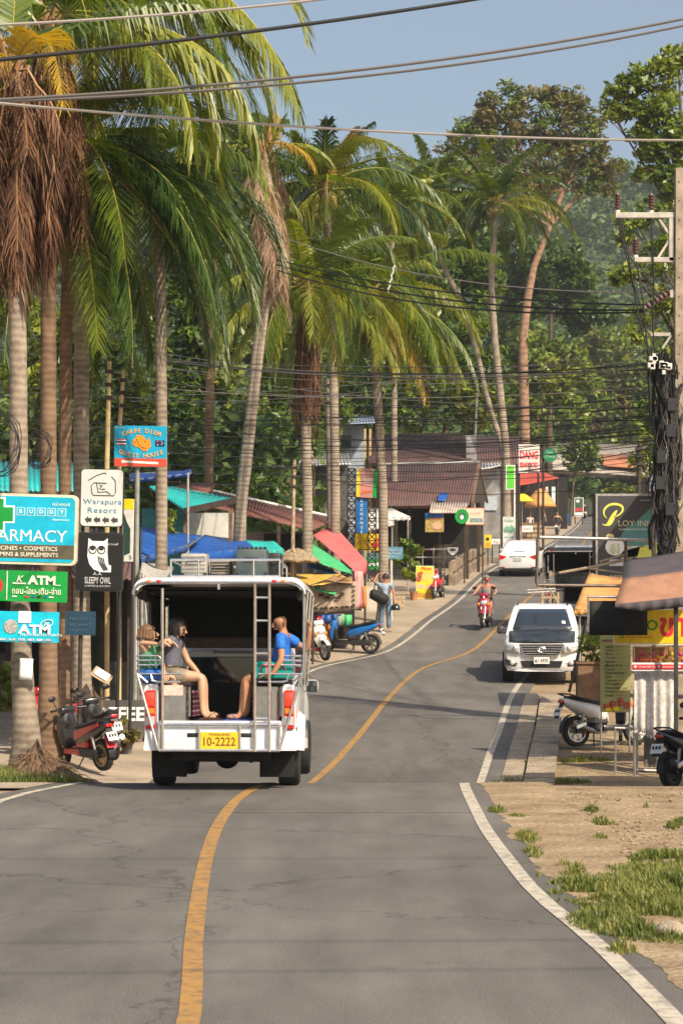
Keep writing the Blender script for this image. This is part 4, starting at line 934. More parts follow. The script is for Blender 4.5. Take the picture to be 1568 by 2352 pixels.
def knobs(r, s):
    mb = MB()
    for k in range(7): mb.ball((-s[0]/2 + .03 + k * (s[0] - .06) / 6, -.1, s[2] + .012), .022, 8, 6)
    mb.build('knobs', M_BLACK, r)
crate('equipment_case', 'dark green equipment case with black corner knobs on the truck roof rack', (.30, 1.0, 0), (.36, .5, .32), mat('green_grey_case', (.06, .085, .085), .5, var=.25), 'case', knobs)
crate('equipment_case', 'black box at the right end of the truck roof rack', (.52, 1.35, 0), (.2, .4, .30), M_BLACK, 'case')
crate('bundle', 'brown bundle lying between the cases on the truck roof rack', (-.08, 1.2, 0), (.24, .5, .2), mat('brown_bundle', (.14, .09, .05), .8, var=.4), 'bundle', ribs)

def car_body_panels(mb, secs): mb.loft(secs)
def pickup():
    x, d = WX(1243, 49.6), 49.6
    t = thing('pickup_truck', 'white pickup with a dark reflection painted on its bonnet, facing the camera, parked half on the kerb', 'pickup truck', (x, d, ground_z(x, d) - .01), R(-6.0), rx=R(3))
    mb = MB()
    S_ = [(.02, .66, .42, .84, .16, .12), (.06, .80, .36, .92, .16, .12), (.22, .87, .34, .965, .14, .12), (.9, .895, .34, 1.08, .12, .14), (1.5, .90, .36, 1.16, .12, .14), (3.0, .90, .38, 1.14, .12, .1), (3.2, .89, .40, 1.10, .12, .06), (5.2, .88, .45, 1.10, .1, .06)]
    mb.loft([sect(y, hw, z0, z1, rb, rt) for y, hw, z0, z1, rb, rt in S_]); mb.build('body', M_WHITE, t)
    # cabin
    mb = MB(); base = [(-.83, 1.28), (.83, 1.28), (.83, 3.1), (-.83, 3.1)]; 
    lv = [(1.10, 0, 0), (1.14, .01, .03)]
    def ringz(z, hw, y0, y1, r=.1):
        pts = []
        for cx_, cy_, a0 in ((hw - r, y0 + r, -90), (hw - r, y1 - r, 0), (-hw + r, y1 - r, 90), (-hw + r, y0 + r, 180)):
            for k in range(4): a = R(a0 + 30 * k); pts.append((cx_ + r * math.cos(a), cy_ + r * math.sin(a), z))
        return pts
    mb.loft([ringz(1.08, .87, 1.20, 3.12, .05), ringz(1.40, .80, 1.62, 3.06, .05), ringz(1.68, .71, 1.99, 2.98, .05), ringz(1.735, .68, 2.06, 2.92, .06), ringz(1.76, .60, 2.16, 2.8, .06)]); mb.build('cabin', M_WHITE, t)
    # windscreen on the sloping front
    def wq(u, v, off=.012):
        z = 1.20 + .465 * v; hw = (.81 - .145 * v) ; y = 1.245 + 1.36 * (z - 1.13) * .985; y += .10 * max(0, abs(u) - .95) / .05
        return Vector((hw * u, y - off, z))
    mb = MB(); mb.grid(lambda a, b: wq(a * 2 - 1, b), 10, 4); mb.build('windscreen', M_GLASS, t, solid=.01)
    mb = MB(); mb.grid(lambda a, b: wq(.60 + .12 * a, .30 + .14 * b, .03), 2, 2); mb.build('sticker', M_WPLATE, t, solid=.004)
    mb = MB()
    for sx in (-.35, .3): mb.tube([wq(sx, -.02, .04), wq(sx + .55 if sx < 0 else sx + .45, .08, .04)], .012, 6)
    mb.build('wipers', M_BLACK, t)
    for s in (-1, 1):
        mb = MB(); mb.add([(s*.835, 1.72, 1.16), (s*.70, 2.08, 1.62), (s*.70, 2.9, 1.62), (s*.845, 3.0, 1.16)], [(0, 1, 2, 3)]); mb.build('side_window', M_GLASS, t, solid=.02)
    # bonnet skin: dark reflection on the white hood put into its colour
    mb = MB(); mb.grid(lambda a, b: Vector(((a*2-1) * (.76 + .02 * b), .16 + 1.1 * b + .10 * (abs(a*2-1) ** 3), .965 + .205 * b + .03 * (1 - (a*2-1)**2))), 10, 6); mb.build('bonnet', mat('bonnet_dark_reflection', (.03, .036, .048), .38, var=.45, scale=4, spec=.25), t, solid=.02)
    # grille, lamps, bumper
    mb = MB(); mb.prism([(-.50, .935), (.50, .935), (.40, .72), (.32, .69), (-.32, .69), (-.40, .72)], .06, None, (0, -.03, 0)); g = mb.build('grille', M_BLACK, t)
    mb = MB()
    for z, hw in ((.90, .48), (.845, .45), (.79, .42), (.735, .37)): mb.box((0, -.04, z), (hw * 2, .03, .024), r=.008)
    for a, b_ in (((-.51, .945), (.51, .945)), ((-.32, .68), (.32, .68)), ((-.51, .945), (-.41, .72)), ((.51, .945), (.41, .72)), ((-.41, .72), (-.32, .68)), ((.41, .72), (.32, .68))): mb.bar((a[0], -.04, a[1]), (b_[0], -.04, b_[1]), .03, .03)
    mb.build('grille_bars', M_CHROME, g)
    mb = MB(); MX = Matrix.Rotation(R(90), 3, 'X')
    mb.tube([(.095 * math.cos(R(k*20)), -.065, .83 + .062 * math.sin(R(k*20))) for k in range(18)], .011, 6, closed=True); mb.tube([(.03 * math.cos(R(k*20)), -.065, .83 + .06 * math.sin(R(k*20))) for k in range(18)], .009, 6, closed=True); mb.tube([(.062 * math.cos(R(k*20)), -.065, .85 + .02 * math.sin(R(k*20))) for k in range(18)], .009, 6, closed=True); mb.build('emblem', M_CHROME, g)
    for s in (-1, 1):
        mb = MB(); mb.grid(lambda a, b: Vector((s * (.50 + .345 * a), .13 * a ** 2.2 - .035, .735 + .03 * a + (.19 + .03 * a) * b)), 6, 3); h = mb.build('headlight', M_CLEAR, t, solid=.03)
        mb = MB(); mb.ball((s * .62, -.03, .84), (.065, .03, .07), 12, 8); mb.build('bulb', M_CHROME, h)
        mb = MB(); mb.prism([(s*.55, .50), (s*.86, .62), (s*.86, .47), (s*.60, .43)], .06, None, (0, .02, 0)); f = mb.build('fog_lamp_recess', M_BLACK, t)
        mb = MB(); mb.ball((s * .68, .01, .515), (.06, .03, .055), 12, 8); mb.build('fog_lamp', M_CLEAR, f)
        mb = MB(); mb.box((s * 1.0, 1.5, 1.19), (.16, .10, .19), r=.05, seg=3); mb.tube([(s*.84, 1.5, 1.12), (s*.96, 1.5, 1.14)], .03, 8); mb.build('wing_mirror', mat('dark_mirror_shell', (.05, .05, .055), .3, var=.1, coat=.5), t)
        wheel(t, s * .80, .92, .37, .25, .22); wheel(t, s * .80, 4.0, .37, .25, .22)
        mb = MB(); mb.tube([(s*.60, 2.05, 1.77), (s*.60, 2.9, 1.77)], .018, 8); mb.build('roof_rail', M_BLACK, t)
    mb = MB(); mb.loft([[(x * .98, y + (abs(x) / .5) ** 2 * .03, z) for x, z in ((-.50, .56), (.50, .56), (.44, .40), (-.44, .40))] for y in (-.02, .06)]); mb.build('intake', M_BLACK, t)
    mb = MB(); mb.loft([[(x, y + (abs(x) / .8) ** 2 * .14, z) for x, z in ((-.82, .41), (-.4, .41), (.4, .41), (.82, .41), (.80, .33), (.4, .31), (-.4, .31), (-.80, .33))] for y in (-.015, .1)]); mb.build('lower_lip', M_WHITE, t)
    mb = MB(); mb.box((0, 2.2, .40), (1.5, 3.6, .16)); mb.box((0, .5, .33), (1.2, .5, .1)); mb.build('chassis', M_DIRTB, t)
    plate(t, (0, -.075, .575), .36, .155, 'ผว 6930')
    return t
pickup()
def sedan():
    d = 90.0; x = WX(1189, d)
    t = thing('sedan', 'white sedan driving up the hill past the low concrete barrier', 'car', (x, d, ground_z(x, d)), R(-10.5), rx=R(4))
    mb = MB(); S_ = [(0, .70, .42, .86, .14, .1), (.04, .80, .33, .99, .14, .08), (.2, .835, .27, 1.02, .12, .08), (.8, .85, .25, 1.03, .1, .1), (1.6, .85, .24, .98, .1, .1), (3.1, .85, .24, .95, .1, .1), (3.6, .84, .24, .92, .1, .1), (4.2, .76, .28, .78, .1, .1), (4.4, .6, .35, .66, .1, .1)]
    mb.loft([sect(*q) for q in S_]); mb.build('body', M_WHITE, t)
    def ringz(z, hw, y0, y1, r=.12):
        pts = []
        for cx_, cy_, a0 in ((hw - r, y0 + r, -90), (hw - r, y1 - r, 0), (-hw + r, y1 - r, 90), (-hw + r, y0 + r, 180)):
            for k in range(4): a = R(a0 + 30 * k); pts.append((cx_ + r * math.cos(a), cy_ + r * math.sin(a), z))
        return pts
    mb = MB(); mb.loft([ringz(.96, .79, .34, 3.3), ringz(1.2, .71, .72, 2.75), ringz(1.40, .60, 1.12, 2.3), ringz(1.46, .53, 1.25, 2.15), ringz(1.475, .4, 1.4, 2.0)]); mb.build('cabin', M_WHITE, t)
    mb = MB(); mb.grid(lambda a, b: Vector(((a*2-1) * (.70 - .15 * b), .50 + .62 * b + .07 * abs(a*2-1)**2.5 - .03, 1.04 + .335 * b)), 8, 4); mb.build('rear_window', M_GLASSB, t, solid=.015)
    for s in (-1, 1):
        mb = MB(); mb.add([(s*.775, .75, 1.02), (s*.63, 1.2, 1.37), (s*.63, 2.2, 1.37), (s*.775, 3.0, 1.0)], [(0, 1, 2, 3)]); mb.build('side_window', M_GLASS, t, solid=.02)
        mb = MB(); mb.prism([(s*.46, .86), (s*.80, .94), (s*.80, .76), (s*.66, .74)], .2, None, (0, -.005, 0)); mb.build('tail_light', M_RED, t)
        mb = MB(); mb.box((s*.66, -.01, .40), (.20, .04, .05), r=.012); mb.build('reflector', mat('dark_red', (.2, .02, .015), .3), t)
        mb = MB(); mb.box((s*.96, 2.75, 1.02), (.18, .08, .13), r=.04, seg=2); mb.tube([(s*.8, 2.75, .97), (s*.92, 2.75, 1.0)], .02, 6); mb.build('wing_mirror', M_WHITE, t)
        wheel(t, s*.75, .85, .31, .2, .20); wheel(t, s*.75, 3.4, .31, .2, .20)
    mb = MB(); mb.box((0, -.012, .865), (.7, .03, .03), r=.01); mb.build('boot_trim', M_CHROME, t)
    mb = MB(); mb.box((0, .0, .30), (1.3, .12, .14), r=.03); mb.box((0, 2.2, .28), (1.3, 3.6, .12)); mb.build('rear_valance', M_DIRTB, t)
    plate(t, (0, -.03, .765), .34, .15, 'กข 4512')
    mb = MB(); mb.prism([(-.015, 1.47), (.015, 1.47), (.006, 1.54), (-.006, 1.54)], .12, None, (0, 1.35, 0)); mb.build('antenna_fin', M_WHITE, t)
    return t
sedan()

# ---- scooters
M_SEAT = mat('black_seat', (.016, .016, .017), .55, var=.3)
def scooter(label, loc, rz, paint, accent=None, lean=-4, rim=None, plate_txt=None, steer=0, rear_reflector=None, front_only=False, group=None, cat='scooter', rx=0, rack=False):
    t = thing('scooter', label, cat, loc, rz, group, ry=R(lean), rx=rx); acc = accent or M_BLACK; rm = rim or M_RIM; r = .262
    wheel(t, 0, .63, r, .09, .185, rm, spokes=7); wheel(t, 0, -.62, r, .11, .185, rm, spokes=7)
    mb = MB()   # front mudguard
    mb.grid(lambda u, v: Vector(((u*2-1) * .062, .63 + (r + .03 - .02 * (u*2-1)**2) * math.cos(R(30 + 110 * v)) * 1.0, r + (r + .03 - .02 * (u*2-1)**2) * math.sin(R(30 + 110 * v)))), 4, 10); mb.build('front_fender', paint, t, solid=.008)
    mb = MB()
    for s in (-1, 1): mb.tube([(s*.065, .63, r), (s*.06, .50, .62)], .022, 8)
    mb.tube([(0, .50, .6), (0, .40, .95)], .03, 8); mb.build('fork', mat('fork_grey', (.30, .29, .28), .4, .7), t)
    def ell(z, hw, y, dp): return [(hw * math.cos(R(a)) * (1 if math.sin(R(a)) < .3 else .8), y + dp * math.sin(R(a)), z) for a in range(0, 360, 24)]
    mb = MB(); mb.loft([ell(.34, .05, .40, .05), ell(.42, .12, .44, .08), ell(.56, .175, .43, .11), ell(.72, .19, .40, .115), ell(.86, .165, .375, .09), ell(.93, .08, .36, .06)]); mb.build('front_panel', paint, t)
    mb = MB(); mb.grid(lambda u, v: Vector(((u*2-1) * (.15 - .05 * abs(v - .5)), .315 - .02 * math.cos((u*2-1) * 1.5) + .03 * v, .36 + .52 * v)), 6, 6); mb.build('inner_panel', M_BLACK, t, solid=.02)
    mb = MB(); mb.box((0, .12, .30), (.27, .50, .10), r=.03, seg=2); mb.build('footboard', acc, t)
    mb = MB(); mb.ball((0, .50, .74), (.10, .05, .075), 14, 8); mb.build('headlight', M_CLEAR, t)
    for s in (-1, 1): mb = MB(); mb.ball((s * .14, .475, .70), (.045, .04, .06), 10, 6); mb.build('indicator', M_AMBER, t)
    mb = MB(); mb.box((0, .36, .98), (.30, .15, .13), r=.05, seg=3); mb.build('handlebar_cover', paint, t)
    mb = MB(); mb.tube([(-.34, .29, 1.0), (-.14, .35, 1.01), (.14, .35, 1.01), (.34, .29, 1.0)], .016, 8)
    for s in (-1, 1): mb.tube([(s * .22, .325, 1.0), (s * .35, .287, 1.0)], .022, 8); mb.tube([(s*.2, .37, 1.0), (s*.33, .34, .985)], .008, 6)
    mb.build('handlebar', M_BLACK, t)
    for s in (-1, 1):
        mb = MB(); mb.tube([(s*.2, .34, 1.02), (s*.27, .33, 1.17)], .008, 6); mb.ball((s*.285, .33, 1.2), (.075, .022, .048), 12, 8, Matrix.Rotation(R(12 * s), 3, 'Y')); mb.build('mirror', M_BLACK, t)
    def se(y, hw, z0, z1): return [(hw * math.cos(R(a)), y, (z0 + z1) / 2 + (z1 - z0) / 2 * math.sin(R(a))) for a in range(0, 360, 24)]
    mb = MB(); mb.loft([se(.0, .10, .36, .60), se(-.12, .155, .38, .70), se(-.35, .17, .46, .755), se(-.58, .15, .56, .79), se(-.78, .10, .68, .83), se(-.90, .04, .76, .835)]); mb.build('rear_panel', paint, t)
    mb = MB(); mb.loft([se(.04, .08, .68, .745), se(-.06, .13, .68, .775), se(-.30, .14, .71, .785), se(-.45, .135, .74, .835), se(-.68, .11, .78, .87), se(-.80, .05, .80, .86)]); mb.build('seat', M_SEAT, t)
    mb = MB(); mb.box((0, -.17, .46), (.24, .34, .22), r=.04); mb.build('under_seat_cover', acc, t)
    mb = MB(); mb.box((0, -.885, .775), (.13, .06, .06), r=.02, seg=2); mb.build('tail_light', M_RED, t)
    mb = MB(); mb.box((-.06, -.36, .30), (.16, .56, .16), r=.05, seg=2); mb.tube([(-.12, -.62, r), (.12, -.62, r)], .04, 10); mb.box((.0, -.2, .33), (.2, .22, .18), r=.04); mb.build('engine', M_RIMD, t)
    mb = MB(); mb.tube([(.09, -.05, .24), (.12, -.25, .22), (.135, -.40, .27), (.14, -.78, .40)], [.02, .022, .052, .048], 10); mb.build('exhaust', mat('exhaust_steel', (.30, .28, .26), .3, .9, var=.3), t)
    mb = MB(); mb.box((.185, -.62, .355), (.02, .22, .07), Euler((R(18), 0, 0)).to_matrix(), r=.01); mb.build('exhaust_shield', M_CHROME, t)
    for s in (-1, 1): mb = MB(); mb.tube([(s*.10, -.58, .29), (s*.10, -.50, .60)], [.018, .03], 8); mb.build('shock_absorber', rear_reflector if False else mat('spring_steel', (.4, .38, .35), .4, .8), t)
    mb = MB(); mb.box((0, -.93, .62), (.13, .015, .30), Euler((R(-28), 0, 0)).to_matrix(), r=.006)
    mb.grid(lambda u, v: Vector(((u*2-1) * .06, -.62 - (r + .035) * math.cos(R(-5 + 80 * v)), r + (r + .035) * math.sin(R(-5 + 80 * v)))), 3, 8); fb = mb.build('rear_fender', M_BLACK, t)
    if rear_reflector:
        mb = MB(); mb.box((0, -.90, .50), (.20, .01, .20), Euler((R(-24), 0, 0)).to_matrix(), r=.004); mb.build('mud_flap', rear_reflector, t)
    mb = MB(); mb.box((0, -.965, .60), (.20, .008, .155), Euler((R(-28), 0, 0)).to_matrix(), r=.003); pl = mb.build('number_plate', M_WPLATE, t)
    mb = MB()
    for k in range(3): mb.box((-.055 + k * .055, -.972 + .0, .615), (.035, .002, .05), Euler((R(-28), 0, 0)).to_matrix())
    mb.build('plate_marks', M_INK, pl)
    mb = MB(); mb.tube([(.13, -.50, .80), (.13, -.80, .89), (.05, -.90, .90), (-.05, -.90, .90), (-.13, -.80, .89), (-.13, -.50, .80)], .013, 8); mb.build('grab_rail', mat('rail_grey', (.55, .54, .52), .35, .7) if rack else M_BLACK, t)
    mb = MB(); mb.tube([(-.08, -.2, .25), (-.20, -.12, .01)], .012, 6); mb.build('kickstand', M_BLACK, t)
    return t
P_RED = mat('red_paint', (.42, .012, .015), .25, var=.1, coat=.8); P_BLUE = mat('blue_paint', (.01, .13, .42), .25, var=.1, coat=.8); P_MAR = mat('maroon_paint', (.30, .012, .04), .22, var=.1, coat=.9)
P_BLK = mat('black_paint', (.02, .018, .02), .22, var=.1, coat=.8); P_SCW = mat('scooter_white', (.70, .69, .67), .28, var=.06, coat=.7); P_REDM = mat('red_flap', (.62, .03, .04), .5, var=.1)
def at(px, d, dz=0): x = WX(px, d); return (x, d, ground_z(x, d) + dz)
RIMG = mat('gold_rim', (.40, .30, .17), .35, .8, var=.2)
s1 = scooter('red and black scooter with a red mud flap beside the palm root mound', at(192, 32.6), R(40), P_BLK, P_RED, lean=-6, rim=RIMG, rear_reflector=P_REDM)
for sg in (-1, 1): mb = MB(); mb.loft([[Vector((sg * (.150 + .02 * math.sin(u * 3.1)), -.05 - .75 * u, .50 + .27 * u + h * (.16 - .10 * u))) + Vector((sg * .018, 0, 0)) * k for h, k in ((0, 0), (0, 1), (1, 1), (1, 0))] for u in (0, .25, .5, .75, 1)]); mb.build('side_panel', P_RED, s1)
mb = MB(); mb.ball((0, .405, .80), (.12, .10, .10), 12, 8); mb.build('nose_panel', P_RED, s1); s1.scale = (.91,) * 3
scooter('black scooter with a pale grab rail parked between the red scooter and the coffee board', at(236, 34.2), R(24), P_BLK, P_BLK, lean=-6, rack=True).scale = (.93,) * 3
scooter('red and white scooter half hidden behind the near palm trunk', at(122, 34.5), R(150), P_RED, P_SCW, lean=6)
scooter('white scooter with its front wheel showing past the right side of the truck', at(722, 55.6), R(-152), P_SCW, M_RED, lean=5)
scooter('blue and black scooter parked in front of the elephant cloth stall', at(800, 57.3), R(74), P_BLUE, P_BLK, lean=-6)
RS = scooter('dark red scooter ridden towards the camera by the man in a grey vest', at(1114, 63.6), R(168), P_MAR, P_BLK, lean=0, rx=R(4))
scooter('red scooter with a black front standing beside the pizza board', at(1006, 77), R(165), P_RED, P_BLK, lean=5)
scooter('white and black scooter parked on the right verge under the fruit stall menu', at(1392, 36.4), R(-62), P_SCW, P_BLK, lean=-5)
scooter('black motorcycle cut off by the right edge beside the stall', at(1592, 31.5), R(-40), P_BLK, P_BLK, lean=-4, rim=M_RIMD, cat='motorcycle')
scooter('black scooter at the umbrella stall with the woman in black beside it', at(1279, 150), R(-10), P_BLK, P_BLK, lean=0)
scooter('distant dark scooter far up the road near the green bank board', at(1341, 208), R(0), P_BLK, P_BLK, lean=0)
# ---------------------------------------------------------------- people
SK = mat('skin_fair', (.52, .30, .19), .5, var=.08, scale=9); SKT = mat('skin_tanned', (.40, .19, .10), .5, var=.1, scale=9); SKR = mat('skin_sunburnt', (.50, .22, .14), .5, var=.1, scale=9)
M_EYE = mat('eye_dark', (.02, .015, .012), .3, var=0); M_LIP = mat('lip', (.36, .12, .09), .5, var=0)
H_BR = mat('hair_brown', (.16, .085, .04), .6, var=.35, scale=40); H_DK = mat('hair_dark', (.02, .014, .010), .5, var=.3, scale=40); H_GR = mat('hair_grey', (.22, .20, .18), .7, var=.3, scale=40)
def skin(verts, edges, sub=1):
    """grow a tapered surface round a skeleton; returns vertices, faces"""
    me = bpy.data.meshes.new('skeleton'); me.from_pydata([v[0] for v in verts], edges, []); o = bpy.data.objects.new('skeleton', me); COL.objects.link(o)
    md = o.modifiers.new('skin', 'SKIN'); md.branch_smoothing = .6; md.use_smooth_shade = True
    for i, v in enumerate(verts):
        r = v[1]; q = me.skin_vertices[0].data[i]; q.radius = r if isinstance(r, tuple) else (r, r); q.use_root = (i == 0)
    ss = o.modifiers.new('sub', 'SUBSURF'); ss.levels = sub; ss.render_levels = sub
    dg = bpy.context.evaluated_depsgraph_get(); em = bpy.data.meshes.new_from_object(o.evaluated_get(dg))
    vs = [v.co.copy() for v in em.vertices]; fs = [tuple(p.vertices) for p in em.polygons]
    bpy.data.objects.remove(o); bpy.data.meshes.remove(me); bpy.data.meshes.remove(em); return vs, fs
class Skel:
    def __init__(s): s.v = []; s.e = []
    def add(s, p, r, parent=None):
        s.v.append((Vector(p), r)); i = len(s.v) - 1
        if parent is not None: s.e.append((parent, i))
        return i
    def chain(s, start, pts):
        for p, r in pts: start = s.add(p, r, start)
        return start
def hand(sk, wrist_i, wrist, dirv, palm_n, sc=1.0, curl=.5, thumb=1):
    """palm, four unequal curled fingers and a thumb from its side"""
    d = Vector(dirv).normalized(); n = Vector(palm_n).normalized(); s = d.cross(n).normalized(); w0 = Vector(wrist)
    palm = w0 + d * .055 * sc; pi_ = sk.add(palm, .026 * sc, wrist_i); k_ = sk.add(w0 + d * .085 * sc, .024 * sc, pi_)
    for j, ln in enumerate((.072, .08, .075, .058)):
        off = s * (-.030 + .020 * j) * sc; a = w0 + d * .095 * sc + off; c1 = curl * .9
        b = a + (d * math.cos(c1) + n * math.sin(c1)) * ln * .5 * sc; c = b + (d * math.cos(c1 * 2.1) + n * math.sin(c1 * 2.1)) * ln * .5 * sc
        sk.chain(k_, [(a, .0095 * sc), (b, .0088 * sc), (c, .0075 * sc)])
    ts = -s * thumb; a = w0 + d * .035 * sc + ts * .030 * sc; b = a + (d * .7 + ts * .6 + n * .3).normalized() * .034 * sc; c = b + (d * .9 + ts * .1 + n * .45).normalized() * .030 * sc
    sk.chain(pi_, [(a, .012 * sc), (b, .0105 * sc), (c, .009 * sc)])
def mixp(a, b, t): return Vector(a).lerp(Vector(b), t)
def person(label, loc, J, skinm, hairm=None, face=(0, -1, 0), rz=0, sc=1.0, clothes=(), hairlen=0.0, head_r=.098, glasses=False, bald=False, shoes=None, hands=((.5, 1), (.5, 1)), fit=1.0, rx=0.0, group=None):
    """J: joints (local metres). clothes: list of (name, material, [(joint chain)], inflate)"""
    root = thing('person', label, 'person', loc, rz, group, rx=rx); J = {k: Vector(v) * sc for k, v in J.items()}; f = fit * sc; sk = Skel()
    pel = sk.add(J['pelvis'], (.135 * f, .105 * f)); wa = sk.add(mixp(J['pelvis'], J['chest'], .45), (.125 * f, .095 * f), pel); ch = sk.add(J['chest'], (.150 * f, .108 * f), wa)
    up = sk.add(mixp(J['chest'], J['neck'], .62), (.11 * f, .08 * f), ch); ne = sk.add(J['neck'], .054 * f, up); hd = J['head']; fv = Vector(face).normalized()
    up_ax = (hd - J['neck']).normalized(); h0 = sk.add(hd - up_ax * .065 * sc + fv * .012 * sc, .062 * sc, ne); h1 = sk.add(hd, (.092 * sc, .106 * sc), h0); h2 = sk.add(hd + up_ax * .066 * sc, (.080 * sc, .090 * sc), h1)
    for n, S in (('l', 0), ('r', 1)):
        if n + 'sh' in J:
            s_ = sk.add(J[n + 'sh'], .058 * f, up); e = sk.chain(s_, [(mixp(J[n+'sh'], J[n+'el'], .4), .052 * f), (J[n+'el'], .041 * f), (mixp(J[n+'el'], J[n+'wr'], .35), .041 * f), (J[n+'wr'], .028 * f)])
            dv = (J[n+'wr'] - J[n+'el']).normalized(); dv = J.get(n + 'hd', dv); pn = J.get(n + 'pn', Vector((0, 0, -1)))
            hand(sk, e, J[n+'wr'], dv, pn, sc, hands[S][0], hands[S][1])
        if n + 'hip' in J:
            h = sk.add(J[n+'hip'], .085 * f, pel); a = sk.chain(h, [(mixp(J[n+'hip'], J[n+'kn'], .45), .078 * f), (J[n+'kn'], .056 * f), (mixp(J[n+'kn'], J[n+'an'], .32), .058 * f), (mixp(J[n+'kn'], J[n+'an'], .7), .040 * f), (J[n+'an'], .036 * f)])
            tv = J[n+'toe'] - J[n+'an']; sk.chain(a, [(J[n+'an'] + Vector((0, 0, -.035 * sc)) + tv * .25, .036 * f), (J[n+'an'] + tv * .72, .034 * f), (J[n+'toe'], .022 * f)])
    vs, fs = skin(sk.v, sk.e); mb = MB(); mb.use(skinm); mb.add(vs, fs)
    sv = fv.cross(up_ax).normalized(); fu = (fv - up_ax * fv.dot(up_ax)).normalized(); Q = lambda a, b, c: hd + sv * a * sc + fu * b * sc + up_ax * c * sc
    mb.tube([Q(0, .088, .012), Q(0, .112, -.022), Q(0, .092, -.030)], [.009 * sc, .015 * sc, .012 * sc], 6)
    for s in (-1, 1): mb.ball(Q(s * .083, -.008, -.012), (.012 * sc, .022 * sc, .032 * sc), 8, 6)
    mb.use(M_EYE)
    for s in (-1, 1): mb.ball(Q(s * .032, .080, .008), .012 * sc, 8, 6)
    mb.use(M_LIP); mb.ball(Q(0, .082, -.058), (.024 * sc, .008 * sc, .007 * sc), 8, 5)
    mb.build('body', None, root, smooth=80)
    if hairm is not None:
        mb = MB(); A = Matrix((sv, fu, up_ax)).transposed()
        def cap(u, v):
            a = u * 2 * math.pi; th = v * (1.75 if not bald else 1.2); front = max(0, math.sin(a)); th = th * (1 - .42 * front) if not bald else th * .95
            return hd + A @ (Vector((math.sin(th) * math.cos(a) * .098, math.sin(th) * math.sin(a) * .112 - .012, math.cos(th) * .112 + .012)) * sc)
        mb.grid(cap, 20, 8)
        if hairlen:
            hr = random.Random(3)
            for k in range(30):
                a = R(175 + 7 * k); ca, sa = math.cos(a), math.sin(a); p = hd + A @ (Vector((ca * .09, sa * .098, .05 + .03 * hr.random())) * sc); mb.tube([p, p + Vector((0, 0, -.09 * sc)) + A @ Vector((ca * .02 + hr.uniform(-.01, .01), sa * .03, 0)), p + A @ Vector((ca * hr.uniform(-.02, .05), sa * hr.uniform(-.01, .06), 0)) + Vector((0, 0, -hairlen * hr.uniform(.7, 1.25)))], [.018 * sc, .017 * sc, .004 * sc], 5)
        mb.build('hair', hairm, root, smooth=60)
    if glasses:
        mb = MB()
        for s in (-1, 1): mb.ball(Q(s * .034, .094, .010), (.030 * sc, .012 * sc, .021 * sc), 10, 6)
        mb.tube([Q(-.085, 0, .012), Q(-.065, .08, .014), Q(.065, .08, .014), Q(.085, 0, .012)], .005 * sc, 5); mb.build('sunglasses', M_RED if glasses == 'red' else M_BLACK, root)
    for (nm, m, chains, infl) in clothes:
        s2 = Skel(); first = None; idx = {}
        for c in chains:
            prev = None
            for (p, r) in c:
                key = tuple(round(q, 4) for q in p)
                if key in idx: prev_i = idx[key]
                else:
                    prev_i = s2.add(Vector(p) , r); idx[key] = prev_i
                if prev is not None and prev != prev_i: s2.e.append((prev, prev_i))
                prev = prev_i
        vs, fs = skin(s2.v, s2.e); mb = MB(); mb.add(vs, fs); mb.build(nm, m, root, smooth=80)
    if shoes:
        for n in 'lr':
            mb = MB(); a, b = J[n+'an'], J[n+'toe']; dv = (b - a); dv.z = 0; dv.normalize(); sd = Vector((-dv.y, dv.x, 0))
            z0 = min(a.z, b.z) - .028 * sc
            if shoes[0] == 'flipflop':
                c0 = Vector((a.x, a.y, 0)) - dv * .05 * sc; 
                outline = [(-.02, -.035), (.10, -.038), (.2, -.047), (.26, -.03), (.275, 0), (.26, .03), (.2, .047), (.10, .038), (-.02, .035)]
                up_ = [Vector((c0.x, c0.y, z0)) + dv * u * sc + sd * v * sc for u, v in outline]; lo = [p - Vector((0, 0, .018)) for p in up_]; k = len(up_)
                mb.add(up_ + lo, [tuple(range(k)), tuple(reversed(range(k, 2*k)))] + [(i, k + i, k + (i+1) % k, (i+1) % k) for i in range(k)])
                tp = c0 + dv * .21 * sc; tp.z = z0 + .05 * sc
                for v in (-.042, .042): q = c0 + dv * .10 * sc + sd * v * sc; q.z = z0; m_ = mixp(q, tp, .5); m_.z = z0 + .062 * sc; mb.tube([q, m_, tp, tp - Vector((0, 0, .05 * sc))], .007 * sc, 5)
            else:
                mb.tube([a - dv * .04 * sc + Vector((0, 0, -.02)), a + dv * .04 * sc + Vector((0, 0, -.015)), mixp(a, b, .6) + Vector((0, 0, .0)), b + dv * .02], [.048 * sc, .05 * sc, .046 * sc, .03 * sc], 10)
            mb.build('shoe', shoes[1], root)
    return root, J
def ch_torso(J, f=1.0, low=-.02, e=.016, neck=.42):
    a, c, n = J['pelvis'], J['chest'], J['neck']; up = (c - a).normalized()
    return [(a + up * low, (.138 * f + e, .108 * f + e)), (mixp(a, c, .45), (.128 * f + e, .098 * f + e)), (c, (.152 * f + e, .11 * f + e)), (mixp(c, n, .62), (.112 * f + e, .085 * f + e))]
def ch_sleeve(J, s, f=1.0, t=.5, e=.014):
    tor = mixp(J['chest'], J['neck'], .62); sh, el = J[s+'sh'], J[s+'el']
    return [(tor, (.112 * f + e, .085 * f + e)), (sh, .060 * f + e), (mixp(sh, el, t * .6), .055 * f + e), (mixp(sh, el, t), .054 * f + e)]
